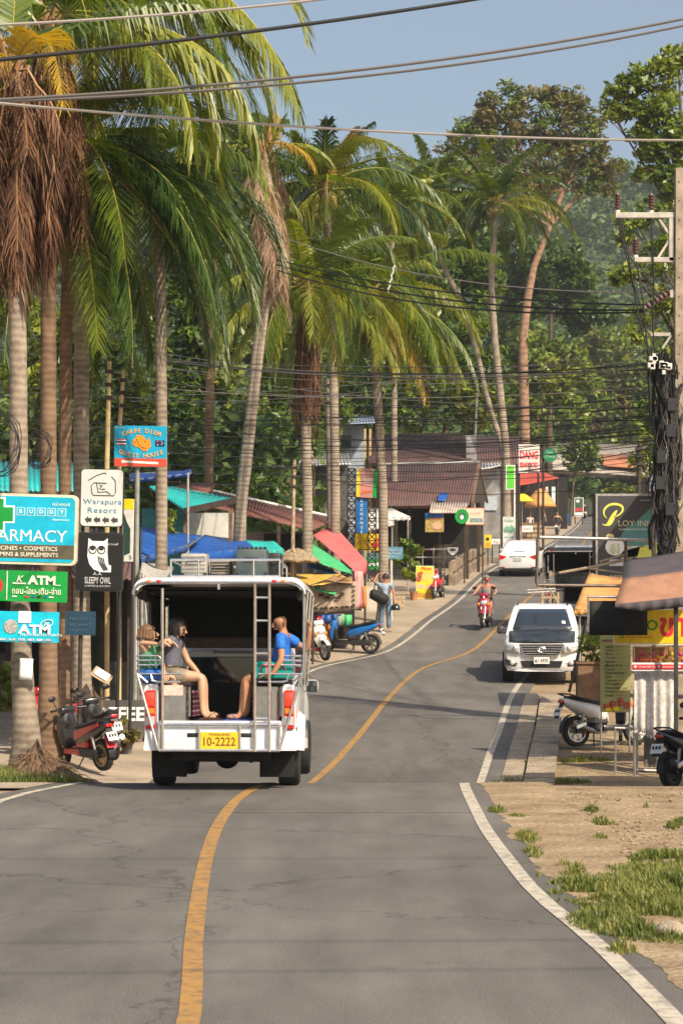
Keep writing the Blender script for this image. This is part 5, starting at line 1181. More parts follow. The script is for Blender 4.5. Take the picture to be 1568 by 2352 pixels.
def ch_leg(J, s, f=1.0, t=.8, e=.014, wide=0.0):
    h, k, a = J[s+'hip'], J[s+'kn'], J[s+'an']; c = [(J['pelvis'], (.137 * f + e, .107 * f + e)), (h, .088 * f + e), (mixp(h, k, .45), .080 * f + e + wide * .5)]
    if t <= 1: c.append((mixp(h, k, t), .066 * f + e + wide))
    else: c += [(k, .060 * f + e), (mixp(k, a, .4), .060 * f + e), (mixp(k, a, t - 1), .046 * f + e + wide)]
    return c

# --- passengers on the truck, in the truck's own axes (x right, y forward, z up; bench top 1.24, floor 0.76)
TM = TR.matrix_basis
def on_truck(label, J, *a, **k):
    r, J2 = person(label, TR.location, J, *a, rz=R(-1.6), rx=R(-2.0), **k); return r, J2
BLUE = mat('blue_shirt', (.012, .15, .62), .75, var=.3, scale=7, bump=.9, bscale=9); NAVYS = mat('dark_shorts', (.03, .018, .02), .8, var=.3)
Jm = {k: Vector(v) for k, v in dict(pelvis=(.66, .22, 1.33), chest=(.70, .22, 1.63), neck=(.705, .20, 1.80), head=(.67, .185, 1.90), lsh=(.73, .38, 1.74), lel=(.96, .46, 1.58), lwr=(1.0, .38, 1.80), rsh=(.68, .06, 1.74), rel=(.70, -.02, 1.47), rwr=(.60, -.03, 1.31),
    lhip=(.62, .33, 1.29), lkn=(.30, .48, 1.25), lan=(.28, .46, .87), ltoe=(.12, .44, .82), rhip=(.62, .12, 1.29), rkn=(.285, .14, 1.26), ran=(.235, .10, .86), rtoe=(.07, .08, .815), lhd=(0, -.05, 1), lpn=(-1, 0, 0), rhd=(-.9, 0, -.15), rpn=(0, 0, -1)).items()}
on_truck('man in a blue shirt and dark shorts sitting at the right of the truck', Jm, SKT, None, (-.85, -.45, 0), clothes=[('shirt', BLUE, [ch_torso(Jm), ch_sleeve(Jm, 'l', t=.62), ch_sleeve(Jm, 'r', t=.66)], 0), ('shorts', NAVYS, [ch_leg(Jm, 'l', t=.92, wide=.01), ch_leg(Jm, 'r', t=.92, wide=.01)], 0)],
    shoes=('flipflop', mat('blue_flipflop', (.05, .07, .30), .6)), hands=((1.0, 1), (.35, -1)), bald=True)
TEAL = stripe_material('teal_striped_bag', [(.0, .30, .25)] * 7 + [(.62, .16, .22)] + [(.0, .30, .25)] * 2, 3.2, 'X')
Jw = {k: Vector(v) for k, v in dict(pelvis=(-.60, .34, 1.33), chest=(-.565, .33, 1.59), neck=(-.54, .33, 1.735), head=(-.505, .32, 1.835), lsh=(-.52, .46, 1.69), lel=(-.42, .50, 1.46), lwr=(-.30, .42, 1.34), rsh=(-.56, .18, 1.69), rel=(-.68, .04, 1.64), rwr=(-.62, -.01, 1.68),
    lhip=(-.56, .44, 1.29), lkn=(-.24, .50, 1.27), lan=(-.20, .48, .88), ltoe=(-.05, .46, .83), rhip=(-.56, .24, 1.29), rkn=(-.225, .22, 1.275), ran=(-.205, .18, .87), rtoe=(-.05, .14, .815), rhd=(.95, 0, -.2), rpn=(0, 0, -1)).items()}
NAVY = mat('dark_patterned_top', (.035, .038, .06), .8, var=.8, scale=60, dirt=(.16, .16, .20)); KHAKI = mat('khaki_shorts', (.24, .20, .15), .85, var=.3, bump=.8, bscale=9)
on_truck('bare legged woman in a dark top and khaki shorts seated on the truck', Jw, SK, H_DK, (.9, -.3, 0), clothes=[('top', NAVY, [ch_torso(Jw), ch_sleeve(Jw, 'l', t=.4), ch_sleeve(Jw, 'r', t=.3)], 0), ('shorts', KHAKI, [ch_leg(Jw, 'l', t=.55), ch_leg(Jw, 'r', t=.5)], 0)],
    shoes=('flipflop', mat('dark_flipflop', (.05, .015, .02), .6)), hairlen=.22)
Jc = {k: Vector(v) for k, v in dict(pelvis=(-.82, .10, 1.32), chest=(-.81, .09, 1.53), neck=(-.81, .09, 1.655), head=(-.82, .07, 1.75), lsh=(-.76, .19, 1.60), lel=(-.68, .14, 1.46), lwr=(-.64, .03, 1.36), rsh=(-.86, .0, 1.60), rel=(-.90, -.02, 1.66), rwr=(-.71, -.06, 1.645),
    lhip=(-.78, .18, 1.29), lkn=(-.52, .24, 1.27), lan=(-.47, .24, 1.0), ltoe=(-.38, .22, .96), rhip=(-.80, .03, 1.29), rkn=(-.55, .05, 1.28), ran=(-.48, .10, .98), rtoe=(-.38, .09, .95), rhd=(1, 0, .1), rpn=(0, .2, -1)).items()}
GREEN = mat('green_shirt', (.07, .30, .16), .8, var=.3, bump=.9, bscale=10)
on_truck('child with tousled brown hair and a green shirt on the truck', Jc, SK, H_BR, (.6, .3, -.5), clothes=[('shirt', GREEN, [ch_torso(Jc, .74), ch_sleeve(Jc, 'l', .74, .5)], 0), ('shorts', mat('blue_shorts', (.02, .12, .42), .8), [ch_leg(Jc, 'l', .74, .8), ch_leg(Jc, 'r', .74, .8)], 0)], fit=.74, hairlen=.06)
r = thing('bag', 'teal bag with pink stripes held on the lap of the man in blue', 'bag', TM @ Vector((.61, -.005, 1.245)), R(-1.6)); mb = MB(); mb.box((0, .1, .10), (.46, .16, .19), r=.035, seg=2); mb.build('pouch', TEAL, r); mb = MB(); mb.tube([(-.16, .02, .10), (-.14, .005, .16), (.10, .005, .16), (.14, .02, .10)], .009, 6); mb.build('strap', mat('pink_strap', (.6, .15, .2), .7), r)
r = thing('picture_card', 'pink and white printed card fixed on the left stainless seat box of the truck', 'card', TM @ Vector((-.53, -.03, 1.12)), R(-1.6)); mb = MB(); mb.box((0, 0, 0), (.23, .006, .115)); mb.build('card', mat('pink_card', (.55, .20, .22), .6, var=.5, scale=18, dirt=(.75, .66, .5)), r)

# --- man standing with a black duffel bag
JEAN = mat('faded_jeans', (.10, .17, .27), .85, var=.3, scale=8); TEE = mat('pale_blue_tee', (.28, .36, .46), .85, var=.12, scale=9)
Jb = {k: Vector(v) for k, v in dict(pelvis=(0, 0, .93), chest=(-.02, 0, 1.24), neck=(-.01, .0, 1.47), head=(.01, .02, 1.60), lsh=(-.19, 0, 1.40), lel=(-.33, .10, 1.48), lwr=(-.22, .14, 1.68), rsh=(.18, 0, 1.40), rel=(.25, -.02, 1.12), rwr=(.27, -.05, .87), lhip=(-.095, 0, .90), lkn=(-.11, .02, .49), lan=(-.12, -.02, .085), ltoe=(-.15, .15, .04), rhip=(.095, 0, .90), rkn=(.10, .02, .49), ran=(.11, -.02, .085), rtoe=(.16, .15, .04), lhd=(.6, 0, .5), lpn=(.5, 0, -.5), rhd=(.1, -.05, -1), rpn=(-1, 0, 0)).items()}
loc = Vector(at(884, 62.5)); 
person('man in a pale blue shirt and jeans standing with his back turned', loc, Jb, SKR, H_DK, (.1, 1, 0), clothes=[('shirt', TEE, [ch_torso(Jb, low=-.06), ch_sleeve(Jb, 'l', t=.45), ch_sleeve(Jb, 'r', t=.5)], 0), ('jeans', JEAN, [ch_leg(Jb, 'l', t=1.93, wide=.012), ch_leg(Jb, 'r', t=1.93, wide=.012)], 0)], shoes=('shoe', mat('pale_shoes', (.40, .32, .27), .7)), hands=((.5, -1), (.9, 1)))
r = thing('duffel_bag', 'black duffel bag slung behind the standing man', 'bag', loc + Vector((-.17, -.20, 1.02)), 0); mb = MB(); mb.tube([(-.28, 0, .13), (-.22, 0, .11), (.02, -.01, 0), (.20, 0, -.10), (.25, 0, -.13)], [.07, .155, .18, .155, .06], 14); mb.build('sack', M_BLACKV, r)
mb = MB(); mb.tube([(-.16, .06, .18), (-.12, .24, .42), (.05, .36, .46), (.30, .30, .20), (.22, .12, -.05)], .018, 6); mb.build('strap', M_BLACK, r)
r = thing('helmet', 'black helmet hanging from the right hand of the standing man', 'helmet', loc + Vector((.30, -.06, .70)), .4); mb = MB(); mb.grid(lambda u, v: Vector((math.cos(u*6.283) * math.sin(.1 + v*1.9) * .125, math.sin(u*6.283) * math.sin(.1 + v*1.9) * .15, math.cos(.1 + v*1.9) * .13)), 20, 10); mb.build('shell', P_BLK, r, solid=.02); mb = MB(); mb.grid(lambda u, v: Vector((math.cos(-2.4 + u*1.7) * .132, math.sin(-2.4 + u*1.7) * .157, -.05 + .09 * v)), 8, 3); mb.build('visor', M_GLASS, r, solid=.006)
# --- scooter rider
GREYV = mat('grey_vest', (.25, .21, .20), .85, var=.12)
Jr = {k: Vector(v) for k, v in dict(pelvis=(0, -.24, .86), chest=(0, -.20, 1.16), neck=(0, -.17, 1.37), head=(-.01, -.13, 1.50), lsh=(-.20, -.18, 1.31), lel=(-.31, -.02, 1.10), lwr=(-.31, .22, 1.04), rsh=(.20, -.18, 1.31), rel=(.31, -.02, 1.10), rwr=(.31, .22, 1.04), lhip=(-.10, -.22, .84), lkn=(-.17, .16, .76), lan=(-.13, .12, .40), ltoe=(-.14, .30, .37), rhip=(.10, -.22, .84), rkn=(.19, .16, .76), ran=(.15, .12, .40), rtoe=(.16, .30, .37), lhd=(0, 1, -.1), lpn=(0, 0, -1), rhd=(0, 1, -.1), rpn=(0, 0, -1)).items()}
person('stocky man in a grey sleeveless vest and sunglasses riding the dark red scooter', RS.location, Jr, SKR, H_GR, (-.45, .9, 0), rz=R(168), rx=R(4), clothes=[('vest', GREYV, [ch_torso(Jr, 1.12)], 0), ('shorts', mat('brown_shorts', (.14, .08, .06), .85), [ch_leg(Jr, 'l', 1.05, .85), ch_leg(Jr, 'r', 1.05, .85)], 0)], fit=1.1, glasses='red', shoes=('shoe', mat('grey_sandal', (.2, .19, .18), .7)), hands=((.9, 1), (.9, -1)))
# --- far figures
SITJ = {k: Vector(v) for k, v in dict(pelvis=(0, -.24, .86), chest=(0, -.20, 1.16), neck=(0, -.17, 1.36), head=(0, -.14, 1.49), lsh=(-.18, -.18, 1.30), lel=(-.27, -.02, 1.10), lwr=(-.29, .22, 1.04), rsh=(.18, -.18, 1.30), rel=(.27, -.02, 1.10), rwr=(.29, .22, 1.04), lhip=(-.10, -.22, .84), lkn=(-.17, .16, .76), lan=(-.13, .12, .40), ltoe=(-.14, .30, .37), rhip=(.10, -.22, .84), rkn=(.17, .16, .76), ran=(.13, .12, .40), rtoe=(.14, .30, .37)).items()}
DARKC = mat('dark_clothes', (.02, .02, .024), .85, var=.2)
person('distant rider in dark clothes going away up the road', at(1341, 208), SITJ, SKT, H_DK, (0, 1, 0), clothes=[('jacket', DARKC, [ch_torso(SITJ), ch_sleeve(SITJ, 'l', t=1.0), ch_sleeve(SITJ, 'r', t=1.0)], 0), ('trousers', DARKC, [ch_leg(SITJ, 'l', t=1.8), ch_leg(SITJ, 'r', t=1.8)], 0)])
STJ = {k: Vector(v) for k, v in dict(pelvis=(0, 0, .90), chest=(0, 0, 1.2), neck=(0, 0, 1.40), head=(0, .02, 1.53), lsh=(-.17, 0, 1.33), lel=(-.24, .03, 1.08), lwr=(-.20, .18, .92), rsh=(.17, 0, 1.33), rel=(.22, -.02, 1.07), rwr=(.22, .04, .84), lhip=(-.09, 0, .88), lkn=(-.1, .02, .48), lan=(-.1, -.02, .09), ltoe=(-.12, .15, .04), rhip=(.09, 0, .88), rkn=(.1, .02, .48), ran=(.1, -.02, .09), rtoe=(.12, .15, .04)).items()}
person('woman in a black halter top sitting on the scooter at the umbrella stall', at(1279, 150.1), SITJ, SK, H_BR, (.3, 1, 0), rz=R(-10), clothes=[('halter_top', DARKC, [ch_torso(SITJ, .92)], 0), ('shorts', NAVYS, [ch_leg(SITJ, 'l', .95, .6), ch_leg(SITJ, 'r', .95, .6)], 0)], fit=.92, hairlen=.1)
person('person in dark clothes leaning beside the umbrella stall counter', at(1249, 149), STJ, SK, H_DK, (.8, -.5, 0), rz=R(60), clothes=[('top', mat('dark_green_top', (.03, .06, .05), .8), [ch_torso(STJ), ch_sleeve(STJ, 'l', t=.5), ch_sleeve(STJ, 'r', t=.5)], 0), ('shorts', NAVYS, [ch_leg(STJ, 'l', t=.7), ch_leg(STJ, 'r', t=.7)], 0)])
person('vendor in a pale shirt behind the umbrella stall', at(1216, 143), STJ, SKT, H_DK, (0, -1, 0), rz=R(180), clothes=[('shirt', mat('pale_shirt', (.55, .52, .5), .8), [ch_torso(STJ), ch_sleeve(STJ, 'l', t=.5), ch_sleeve(STJ, 'r', t=.5)], 0), ('trousers', DARKC, [ch_leg(STJ, 'l', t=1.9), ch_leg(STJ, 'r', t=1.9)], 0)])
# ---------------------------------------------------------------- buildings and stalls
M_BRROOF = mat('dark_red_tin', (.115, .052, .046), .6, var=.35, scale=1.6, dirt=(.06, .04, .038)); M_BRROOF2 = mat('rust_tin', (.19, .072, .055), .6, var=.35, scale=1.2, dirt=(.11, .055, .045))
M_TURQ = mat('turquoise_tin', (.02, .36, .36), .45, var=.2, scale=1.5); M_BLUET = mat('blue_tarp', (.012, .10, .42), .5, var=.3, scale=2.5, bump=.5, bscale=4); M_TURQT = mat('turquoise_tarp', (.02, .48, .42), .5, var=.2, scale=2, bump=.4, bscale=4)
M_TIN = mat('bare_tin', (.40, .39, .38), .4, .5, var=.35, scale=1.5); M_WTIN = mat('white_tin', (.62, .60, .57), .5, var=.2, scale=1.5); M_PTIN = mat('pale_tin', (.42, .36, .30), .7, var=.3, scale=.9); M_ORT = mat('orange_tin', (.48, .18, .09), .7, var=.3, scale=1)
M_WOOD = mat('old_wood', (.19, .115, .065), .8, var=.4, scale=8); M_WOODD = mat('dark_wood', (.05, .033, .022), .8, var=.4, scale=6); M_WOODP = mat('pale_wood', (.38, .29, .19), .8, var=.3, scale=8)
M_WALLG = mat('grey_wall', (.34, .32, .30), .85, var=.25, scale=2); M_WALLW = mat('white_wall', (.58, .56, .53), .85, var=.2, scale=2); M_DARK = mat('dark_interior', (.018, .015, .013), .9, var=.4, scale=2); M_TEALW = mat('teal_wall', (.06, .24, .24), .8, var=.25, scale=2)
M_CONC = mat('stained_concrete', (.26, .19, .125), .9, var=.5, scale=2.5, bump=.5, bscale=12, dirt=(.07, .055, .045)); M_CONCP = mat('pale_concrete', (.50, .45, .38), .9, var=.2, scale=3)
M_PINK = mat('pink_canvas', (.55, .13, .13), .75, var=.12, scale=3); M_GRN = mat('green_canvas', (.06, .42, .16), .7, var=.15, scale=3); M_YEL2 = mat('yellow_canvas', (.62, .38, .07), .7, var=.2, scale=3); M_REDC = mat('red_canvas', (.50, .07, .045), .75, var=.2, scale=2); M_ORC = mat('orange_canvas', (.62, .30, .09), .75, var=.25, scale=3)
M_THATCH = mat('thatch', (.36, .27, .17), .95, var=.45, scale=16, bump=.9, bscale=30); M_IRON = mat('rusty_iron', (.06, .045, .035), .7, .3, var=.4, scale=12)
def roofq(name, c, m, parent=None, waves=0, t=.03, org=None, sag=0.0):
    """sloping sheet through four picture-placed corners; waves = corrugations along the first edge"""
    q = [W(*p) if not isinstance(p, Vector) else p for p in c]; o = org or Vector((0, 0, 0)); nrm = (q[1] - q[0]).cross(q[3] - q[0]).normalized()
    if nrm.z < 0: nrm = -nrm
    nu = max(6, waves * 4) if waves else 10
    def f(u, v):
        p = q[0].lerp(q[1], u).lerp(q[3].lerp(q[2], u), v) - o
        if waves: p = p + nrm * (.028 * math.sin(u * waves * 2 * math.pi))
        if sag: p = p + Vector((0, 0, -sag * 4 * (u - u * u) * (1 - (2*v-1)**2 * .5) + sag * .35 * mnoise.noise(Vector((u*5, v*4, q[0].x)))))
        return p
    mb = MB(); mb.grid(f, nu, 8 if sag else 2); return mb.build(name, m, parent, smooth=40 if not waves else 60, solid=t)
def origin(px, d): x = WX(px, d); return Vector((x, d, ground_z(x, d)))
def wallbox(mb, px0, px1, r0, d, o, th=.1, to_ground=True, r1=None, depth=None):
    x0, x1 = WX(px0, d), WX(px1, d); z1 = WZ(r0, d); z0 = min(ground_z(x0, d), ground_z(x1, d)) - .2 if to_ground else WZ(r1, d)
    dp = depth or th; mb.box(((x0 + x1) / 2 - o.x, d + dp / 2 - o.y, (z0 + z1) / 2 - o.z), (x1 - x0, dp, z1 - z0))
def post(mb, px, r0, d, o, r=.05, n=8, sq=False):
    x = WX(px, d); g = ground_z(x, d) - .15; p0, p1 = Vector((x, d, g)) - o, Vector((x, d, WZ(r0, d))) - o
    if sq: mb.bar(p0, p1, r * 2)
    else: mb.tube([p0, p1], r, n)
def bpost(name, m, t, *a, **k): mb = MB(); post(mb, *a, **k); return mb.build(name, m, t)
def bld(name, label, cat, px, d): o = origin(px, d); return thing(name, label, cat, o), o

# dark shop behind the signs on the left
t, o = bld('shop_building', 'dark open fronted timber shop behind the tree trunks and signs at left', 'building', 150, 44)
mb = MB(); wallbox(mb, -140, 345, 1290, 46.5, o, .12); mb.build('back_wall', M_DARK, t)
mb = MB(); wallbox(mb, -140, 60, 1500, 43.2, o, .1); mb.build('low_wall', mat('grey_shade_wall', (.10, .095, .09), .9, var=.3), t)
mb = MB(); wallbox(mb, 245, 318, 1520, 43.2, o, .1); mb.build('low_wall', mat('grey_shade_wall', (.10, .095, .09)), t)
roofq('roof', [(-160, 1318, 35.6), (300, 1330, 35.6), (330, 1226, 47), (-160, 1190, 47)], M_BRROOF, t, waves=40, org=o)  # front part of the roof added to shade the space behind the signs
for px in (-60, 20, 96, 172, 238, 300, 335): bpost('post', M_WOODD, t, px, 1272, 42.6, o, .06, sq=True)
for px in (60, 205, 270): bpost('post', M_WOODD, t, px, 1255, 45, o, .045, sq=True)
mb = MB(); wallbox(mb, 96, 172, 1440, 44.6, o, .06); wallbox(mb, 176, 236, 1330, 45.2, o, .06); mb.build('shutter', mat('dark_green_shutter', (.02, .035, .03), .7, var=.3), t)
t, o = bld('shop_building', 'turquoise roofed shack whose roof shows between the trunks above the pharmacy sign', 'building', 60, 52)
roofq('roof', [(-80, 1128, 50), (172, 1128, 50), (172, 1062, 56), (-80, 1062, 56)], M_TURQ, t, waves=22, org=o)
mb = MB(); wallbox(mb, -80, 172, 1130, 55, o, .12); mb.build('wall', M_WALLG, t)
[bpost('post', M_WOODD, t, px, 1128, 50.3, o, .05, sq=True) for px in (-60, 40, 165)]
t, o = bld('shop_building', 'shop under a turquoise pitched roof right of the guest house sign', 'building', 430, 50)
roofq('roof', [(343, 1118, 51), (425, 1172, 47), (540, 1147, 50), (398, 1121, 55)], M_TURQ, t, waves=14, org=o)
mb = MB(); wallbox(mb, 326, 425, 1168, 51, o, .12); mb.build('wall', M_TEALW, t)
mb = MB(); wallbox(mb, 425, 540, 1178, 52, o, .12); mb.build('side_wall', M_WALLW, t)
mb = MB(); mb.bar(W(425, 1174, 46.95) - o, W(540, 1149, 49.95) - o, .05, .14); mb.build('fascia', M_WOODD, t)
[bpost('post', M_WOOD, t, px, 1168, 47.5 + .02 * (px - 425), o, .05, sq=True) for px in (427, 530)]
t, o = bld('shop_row', 'long low building with a rust red tin roof and grey walls behind the palms', 'building', 600, 62)
roofq('roof', [(486, 1164, 58), (714, 1218, 60), (775, 1192, 66), (462, 1124, 64)], M_BRROOF2, t, waves=40, org=o)
mb = MB(); mb.tube([W(462, 1123, 63.95) - o, W(775, 1191, 65.95) - o], .07, 6); mb.build('ridge_cap', M_WTIN, t)
mb = MB(); wallbox(mb, 486, 720, 1222, 61.5, o, .12); mb.build('wall', M_WALLG, t)
mb = MB(); wallbox(mb, 606, 714, 1226, 61.3, o, .08); mb.build('opening_shade_panel', M_DARK, t)  # near-black slab painted in for the shade of an opening
[bpost('post', M_WOODD, t, px, 1190 + (px - 560) * .22, 59.4, o, .05, sq=True) for px in (560, 640, 700)]
roofq('roof_sheet', [(372, 1136, 57), (470, 1136, 57), (498, 1112, 61), (420, 1112, 61)], M_BRROOF2, t, waves=12, org=o)
# blue and turquoise awnings over the pavement
def awning(label, c, m, posts=(), name='awning', sag=.06, cat='awning', valance=.12, pm=None):
    d = c[0][2]; o = origin(c[0][0], d); t = thing(name, label, cat, o); roofq('sheet', c, m, t, org=o, sag=sag, t=.012)
    if valance:
        a, b = W(*c[0]) - o, W(*c[1]) - o; mb = MB(); mb.grid(lambda u, v: a.lerp(b, u) + Vector((0, -.01 + .02 * math.sin(u * 40), -.01 - valance * v * (1 + .25 * math.sin(u * 60)))), 24, 2); mb.build('valance', m, t, solid=.008)
    for (px, r0, dd) in posts: bpost('post', pm or M_GALV, t, px, r0, dd, o, .025)
    mb = MB(); q = [W(*p) - o for p in c]; mb.tube([p - Vector((0, 0, .03)) for p in q], .018, 6, closed=True); mb.build('frame', pm or M_GALV, t); return t
awning('blue tarp awning nearest the grey sign post', [(325, 1278, 40), (432, 1250, 43), (463, 1230, 47), (326, 1208, 46)], M_BLUET, [(330, 1276, 40.2), (428, 1250, 43)])
awning('blue tarp awning in front of the white wall behind the truck roof rack', [(418, 1272, 44), (582, 1256, 47), (560, 1238, 51), (470, 1228, 50)], M_BLUET, [(424, 1270, 44.2), (578, 1256, 47)], valance=.22)
awning('narrow dark blue awning sheet directly under the guest house sign', [(300, 1100, 44), (438, 1084, 44), (438, 1078, 46), (300, 1086, 46)], mat('dark_blue_tarp', (.01, .05, .25), .5, var=.3), [(318, 1095, 44), (432, 1086, 44)], valance=.08)
awning('small turquoise awning with a rounded front edge behind the truck roof rack', [(560, 1266, 50), (652, 1262, 52), (628, 1242, 55), (546, 1238, 54)], M_TURQT, [(568, 1264, 50), (648, 1262, 52)], valance=.16)
awning('off white canvas awning behind the rear corner of the truck roof', [(322, 1316, 37), (378, 1332, 37), (398, 1302, 41), (328, 1284, 41)], mat('grey_white_canvas', (.42, .40, .37), .8, var=.25), [(326, 1316, 37.2), (376, 1330, 37.2)])
# textile stall with pink and green canopies
t, o = bld('market_stall', 'stall under pink and green canvas canopies with an elephant cloth on its front', 'market stall', 760, 60)
roofq('pink_canopy', [(809, 1307, 58), (843, 1291, 59.5), (767, 1207, 64), (710, 1222, 62)], M_PINK, t, org=o, sag=.05, t=.012)
mb = MB(); a, b = W(809, 1307, 57.98) - o, W(843, 1291, 59.48) - o; mb.grid(lambda u, v: a.lerp(b, u) + Vector((0, 0, -.34 * v)), 6, 2); mb.build('pink_valance', M_PINK, t, solid=.008)
roofq('green_canopy', [(716, 1285, 57), (808, 1318, 57.5), (806, 1305, 58.5), (688, 1228, 61)], M_GRN, t, org=o, sag=.05, t=.012)
roofq('green_flap', [(722, 1352, 55.5), (770, 1366, 55.5), (786, 1334, 56.5), (730, 1330, 56.5)], M_GRN, t, org=o, sag=.03, t=.012)
roofq('blue_sheet', [(705, 1302, 57.4), (770, 1320, 57.4), (765, 1308, 58.4), (700, 1286, 58.4)], M_BLUET, t, org=o, sag=.03, t=.012)
roofq('yellow_canopy', [(712, 1345, 54.5), (802, 1329, 56), (770, 1314, 58), (648, 1316, 57)], M_YEL2, t, org=o, sag=.06, t=.012)
roofq('tan_flap', [(748, 1332, 55.2), (812, 1340, 55.6), (806, 1326, 56.4), (766, 1322, 56.2)], mat('tan_canvas', (.30, .17, .08), .8, var=.2), t, org=o, sag=.04, t=.012)
mb = MB()
for px, r0, d in ((690, 1340, 56), (718, 1345, 54.6), (812, 1312, 58), (838, 1296, 59.5), (770, 1225, 64), (714, 1235, 62)): post(mb, px, r0, d, o, .03)
mb.bar(W(712, 1345, 54.5) - o, W(812, 1312, 58) - o, .03); mb.bar(W(722, 1395, 54.6) - o, W(806, 1352, 56.6) - o, .025); mb.bar(W(735, 1352, 54.6) - o, W(800, 1325, 56) - o, .022); mb.build('frame', M_IRON, t)
mb = MB(); mb.box(W(760, 1436, 58.5) - o, (1.15, 1.2, .75)); mb.build('table', M_DARK, t)
mb = MB(); wallbox(mb, 690, 812, 1340, 61.5, o, .06); mb.build('back_cloth', mat('dark_cloth', (.04, .02, .025), .9, var=.5, scale=4), t)
for px, r0, r1, m in ((728, 1415, 1440, P_MAR), (752, 1412, 1434, M_BLUET), (778, 1410, 1436, M_WALLG), (796, 1412, 1438, M_GRN)):
    mb = MB(); a = W(px, r0, 57.6) - o; mb.grid(lambda u, v: a + Vector((-.14 + .28 * u, .03 * math.sin(u * 9), -(r1 - r0) / 85 * v)), 8, 2); mb.build('hanging_cloth', m, t, solid=.006)
ele = thing('patterned_cloth', 'beige cloth printed with dark elephants hung on the canopy stall', 'cloth', W(768, 1376, 55.7))
def cloth_pt(u, v): return Vector((-.56 + 1.12 * u + .05 * (u - .5), .03 * math.sin(u * 14), (.38 - .10 * (1 - u) * 0) - .72 * v + .08 * u - .05 * math.sin(u * 3.14) * v * .6))
mb = MB(); mb.grid(cloth_pt, 20, 6); mb.build('sheet', mat('beige_cloth', (.40, .30, .22), .85, var=.15, scale=5), ele, solid=.006)
mb = MB()
def elephant(cx_, cz_, s, face=1):
    P = [(-.5, 0), (-.46, .3), (-.3, .42), (.1, .45), (.3, .5), (.5, .42), (.58, .2), (.62, -.2), (.54, -.2), (.5, .1), (.38, .05), (.34, -.4), (.2, -.4), (.18, -.05), (-.2, -.05), (-.22, -.4), (-.38, -.4), (-.42, -.05)]
    c = cloth_pt(.5 + cx_ / 1.12, .5); mb.add([(cx_ + x * s * face, -.045, cz_ + z * s) for x, z in P], [tuple(range(len(P)))])
for k in range(8): elephant(-.48 + k * .135, -.27 + .008 * k, .105, 1 if k % 2 else -1)
for k in range(5): elephant(.49, -.16 + k * .12, .08)
for x, z in ((-.35, .08), (-.2, .02), (-.08, .14), (.08, .0), (.18, .12)): elephant(x, z, .13); 
mb.build('elephant_print', mat('dark_brown_print', (.035, .02, .012), .85, var=0), ele, smooth=0)
def hang(name, label, cat, px0, r0, px1, r1, d, m, m2=None):
    t = thing(name, label, cat, W((px0 + px1) / 2, (r0 + r1) / 2, d)); w_, h_ = (px1 - px0) * d / K, (r1 - r0) * d / K
    mb = MB(); mb.grid(lambda u, v: Vector((w_ * (u - .5), .02 * math.sin(u * 9 + v * 2), h_ * (.5 - v))), 8, 6); mb.build('sheet', m, t, solid=.006)
    if m2: mb = MB(); mb.grid(lambda u, v: Vector((w_ * (.5 + .42 * u - .02), -.02, h_ * (.1 - .6 * v))), 3, 3); mb.build('trim', m2, t, solid=.006)
    return t
hang('hanging_cloth', 'pink patterned cloth with an orange edge hanging at the canopy stall corner', 'cloth', 812, 1312, 833, 1398, 58.2, mat('pink_patterned', (.50, .16, .17), .85, var=.6, scale=26, dirt=(.62, .36, .34)), mat('orange_edge', (.62, .20, .05), .8))
hang('hanging_cloth', 'bright blue cloth hung on a pole beside the truck mirror', 'cloth', 704, 1362, 718, 1440, 54.5, M_BLUET)
t = thing('thatched_parasol', 'straw parasol with a ragged fringe left of the green canopy', 'parasol', origin(678, 56)); mb = MB(); zt = WZ(1262, 56) - t.location.z; zr = WZ(1290, 56) - t.location.z
mb.grid(lambda u, v: Vector((math.cos(u*6.283) * (.06 + .56 * v) * (1 + .06 * math.sin(u * 61)), math.sin(u*6.283) * (.06 + .56 * v), zt - (zt - zr) * v ** 1.2 + .02 * math.sin(u * 47))), 60, 6); mb.build('canopy', M_THATCH, t, solid=.05); mb = MB(); mb.tube([(0, 0, -.1), (0, 0, zt)], .03, 8); mb.build('pole', M_WOOD, t)
# wooden crates, pots and boards on the left pavement
def box_thing(name, label, cat, px, d, size, m, rz=0.0, slats=True):
    t = thing(name, label, cat, origin(px, d), rz); mb = MB(); mb.box((0, 0, size[2]/2), size, r=.012); mb.build('body', m, t)
    mb = MB()
    if slats:
        for k in range(3): mb.box((0, -size[1]/2 - .008, size[2] * (.2 + .3 * k)), (size[0] * .98, .014, size[2] * .16))
    mb.box((0, 0, size[2] + .01), (size[0] * 1.05, size[1] * 1.05, .025), r=.006); mb.build('slats' if slats else 'lid', M_WOODP if slats else m, t); return t
box_thing('cabinet', 'orange brown wooden cabinet behind the white scooter', 'cabinet', 741, 57.5, (.34, .4, .72), mat('orange_wood', (.40, .19, .06), .7, var=.3), 0, False)
box_thing('crate', 'wooden crate standing on the pavement right of the man with the bag', 'crate', 912, 72, (.42, .4, .45), M_WOODP, .3)
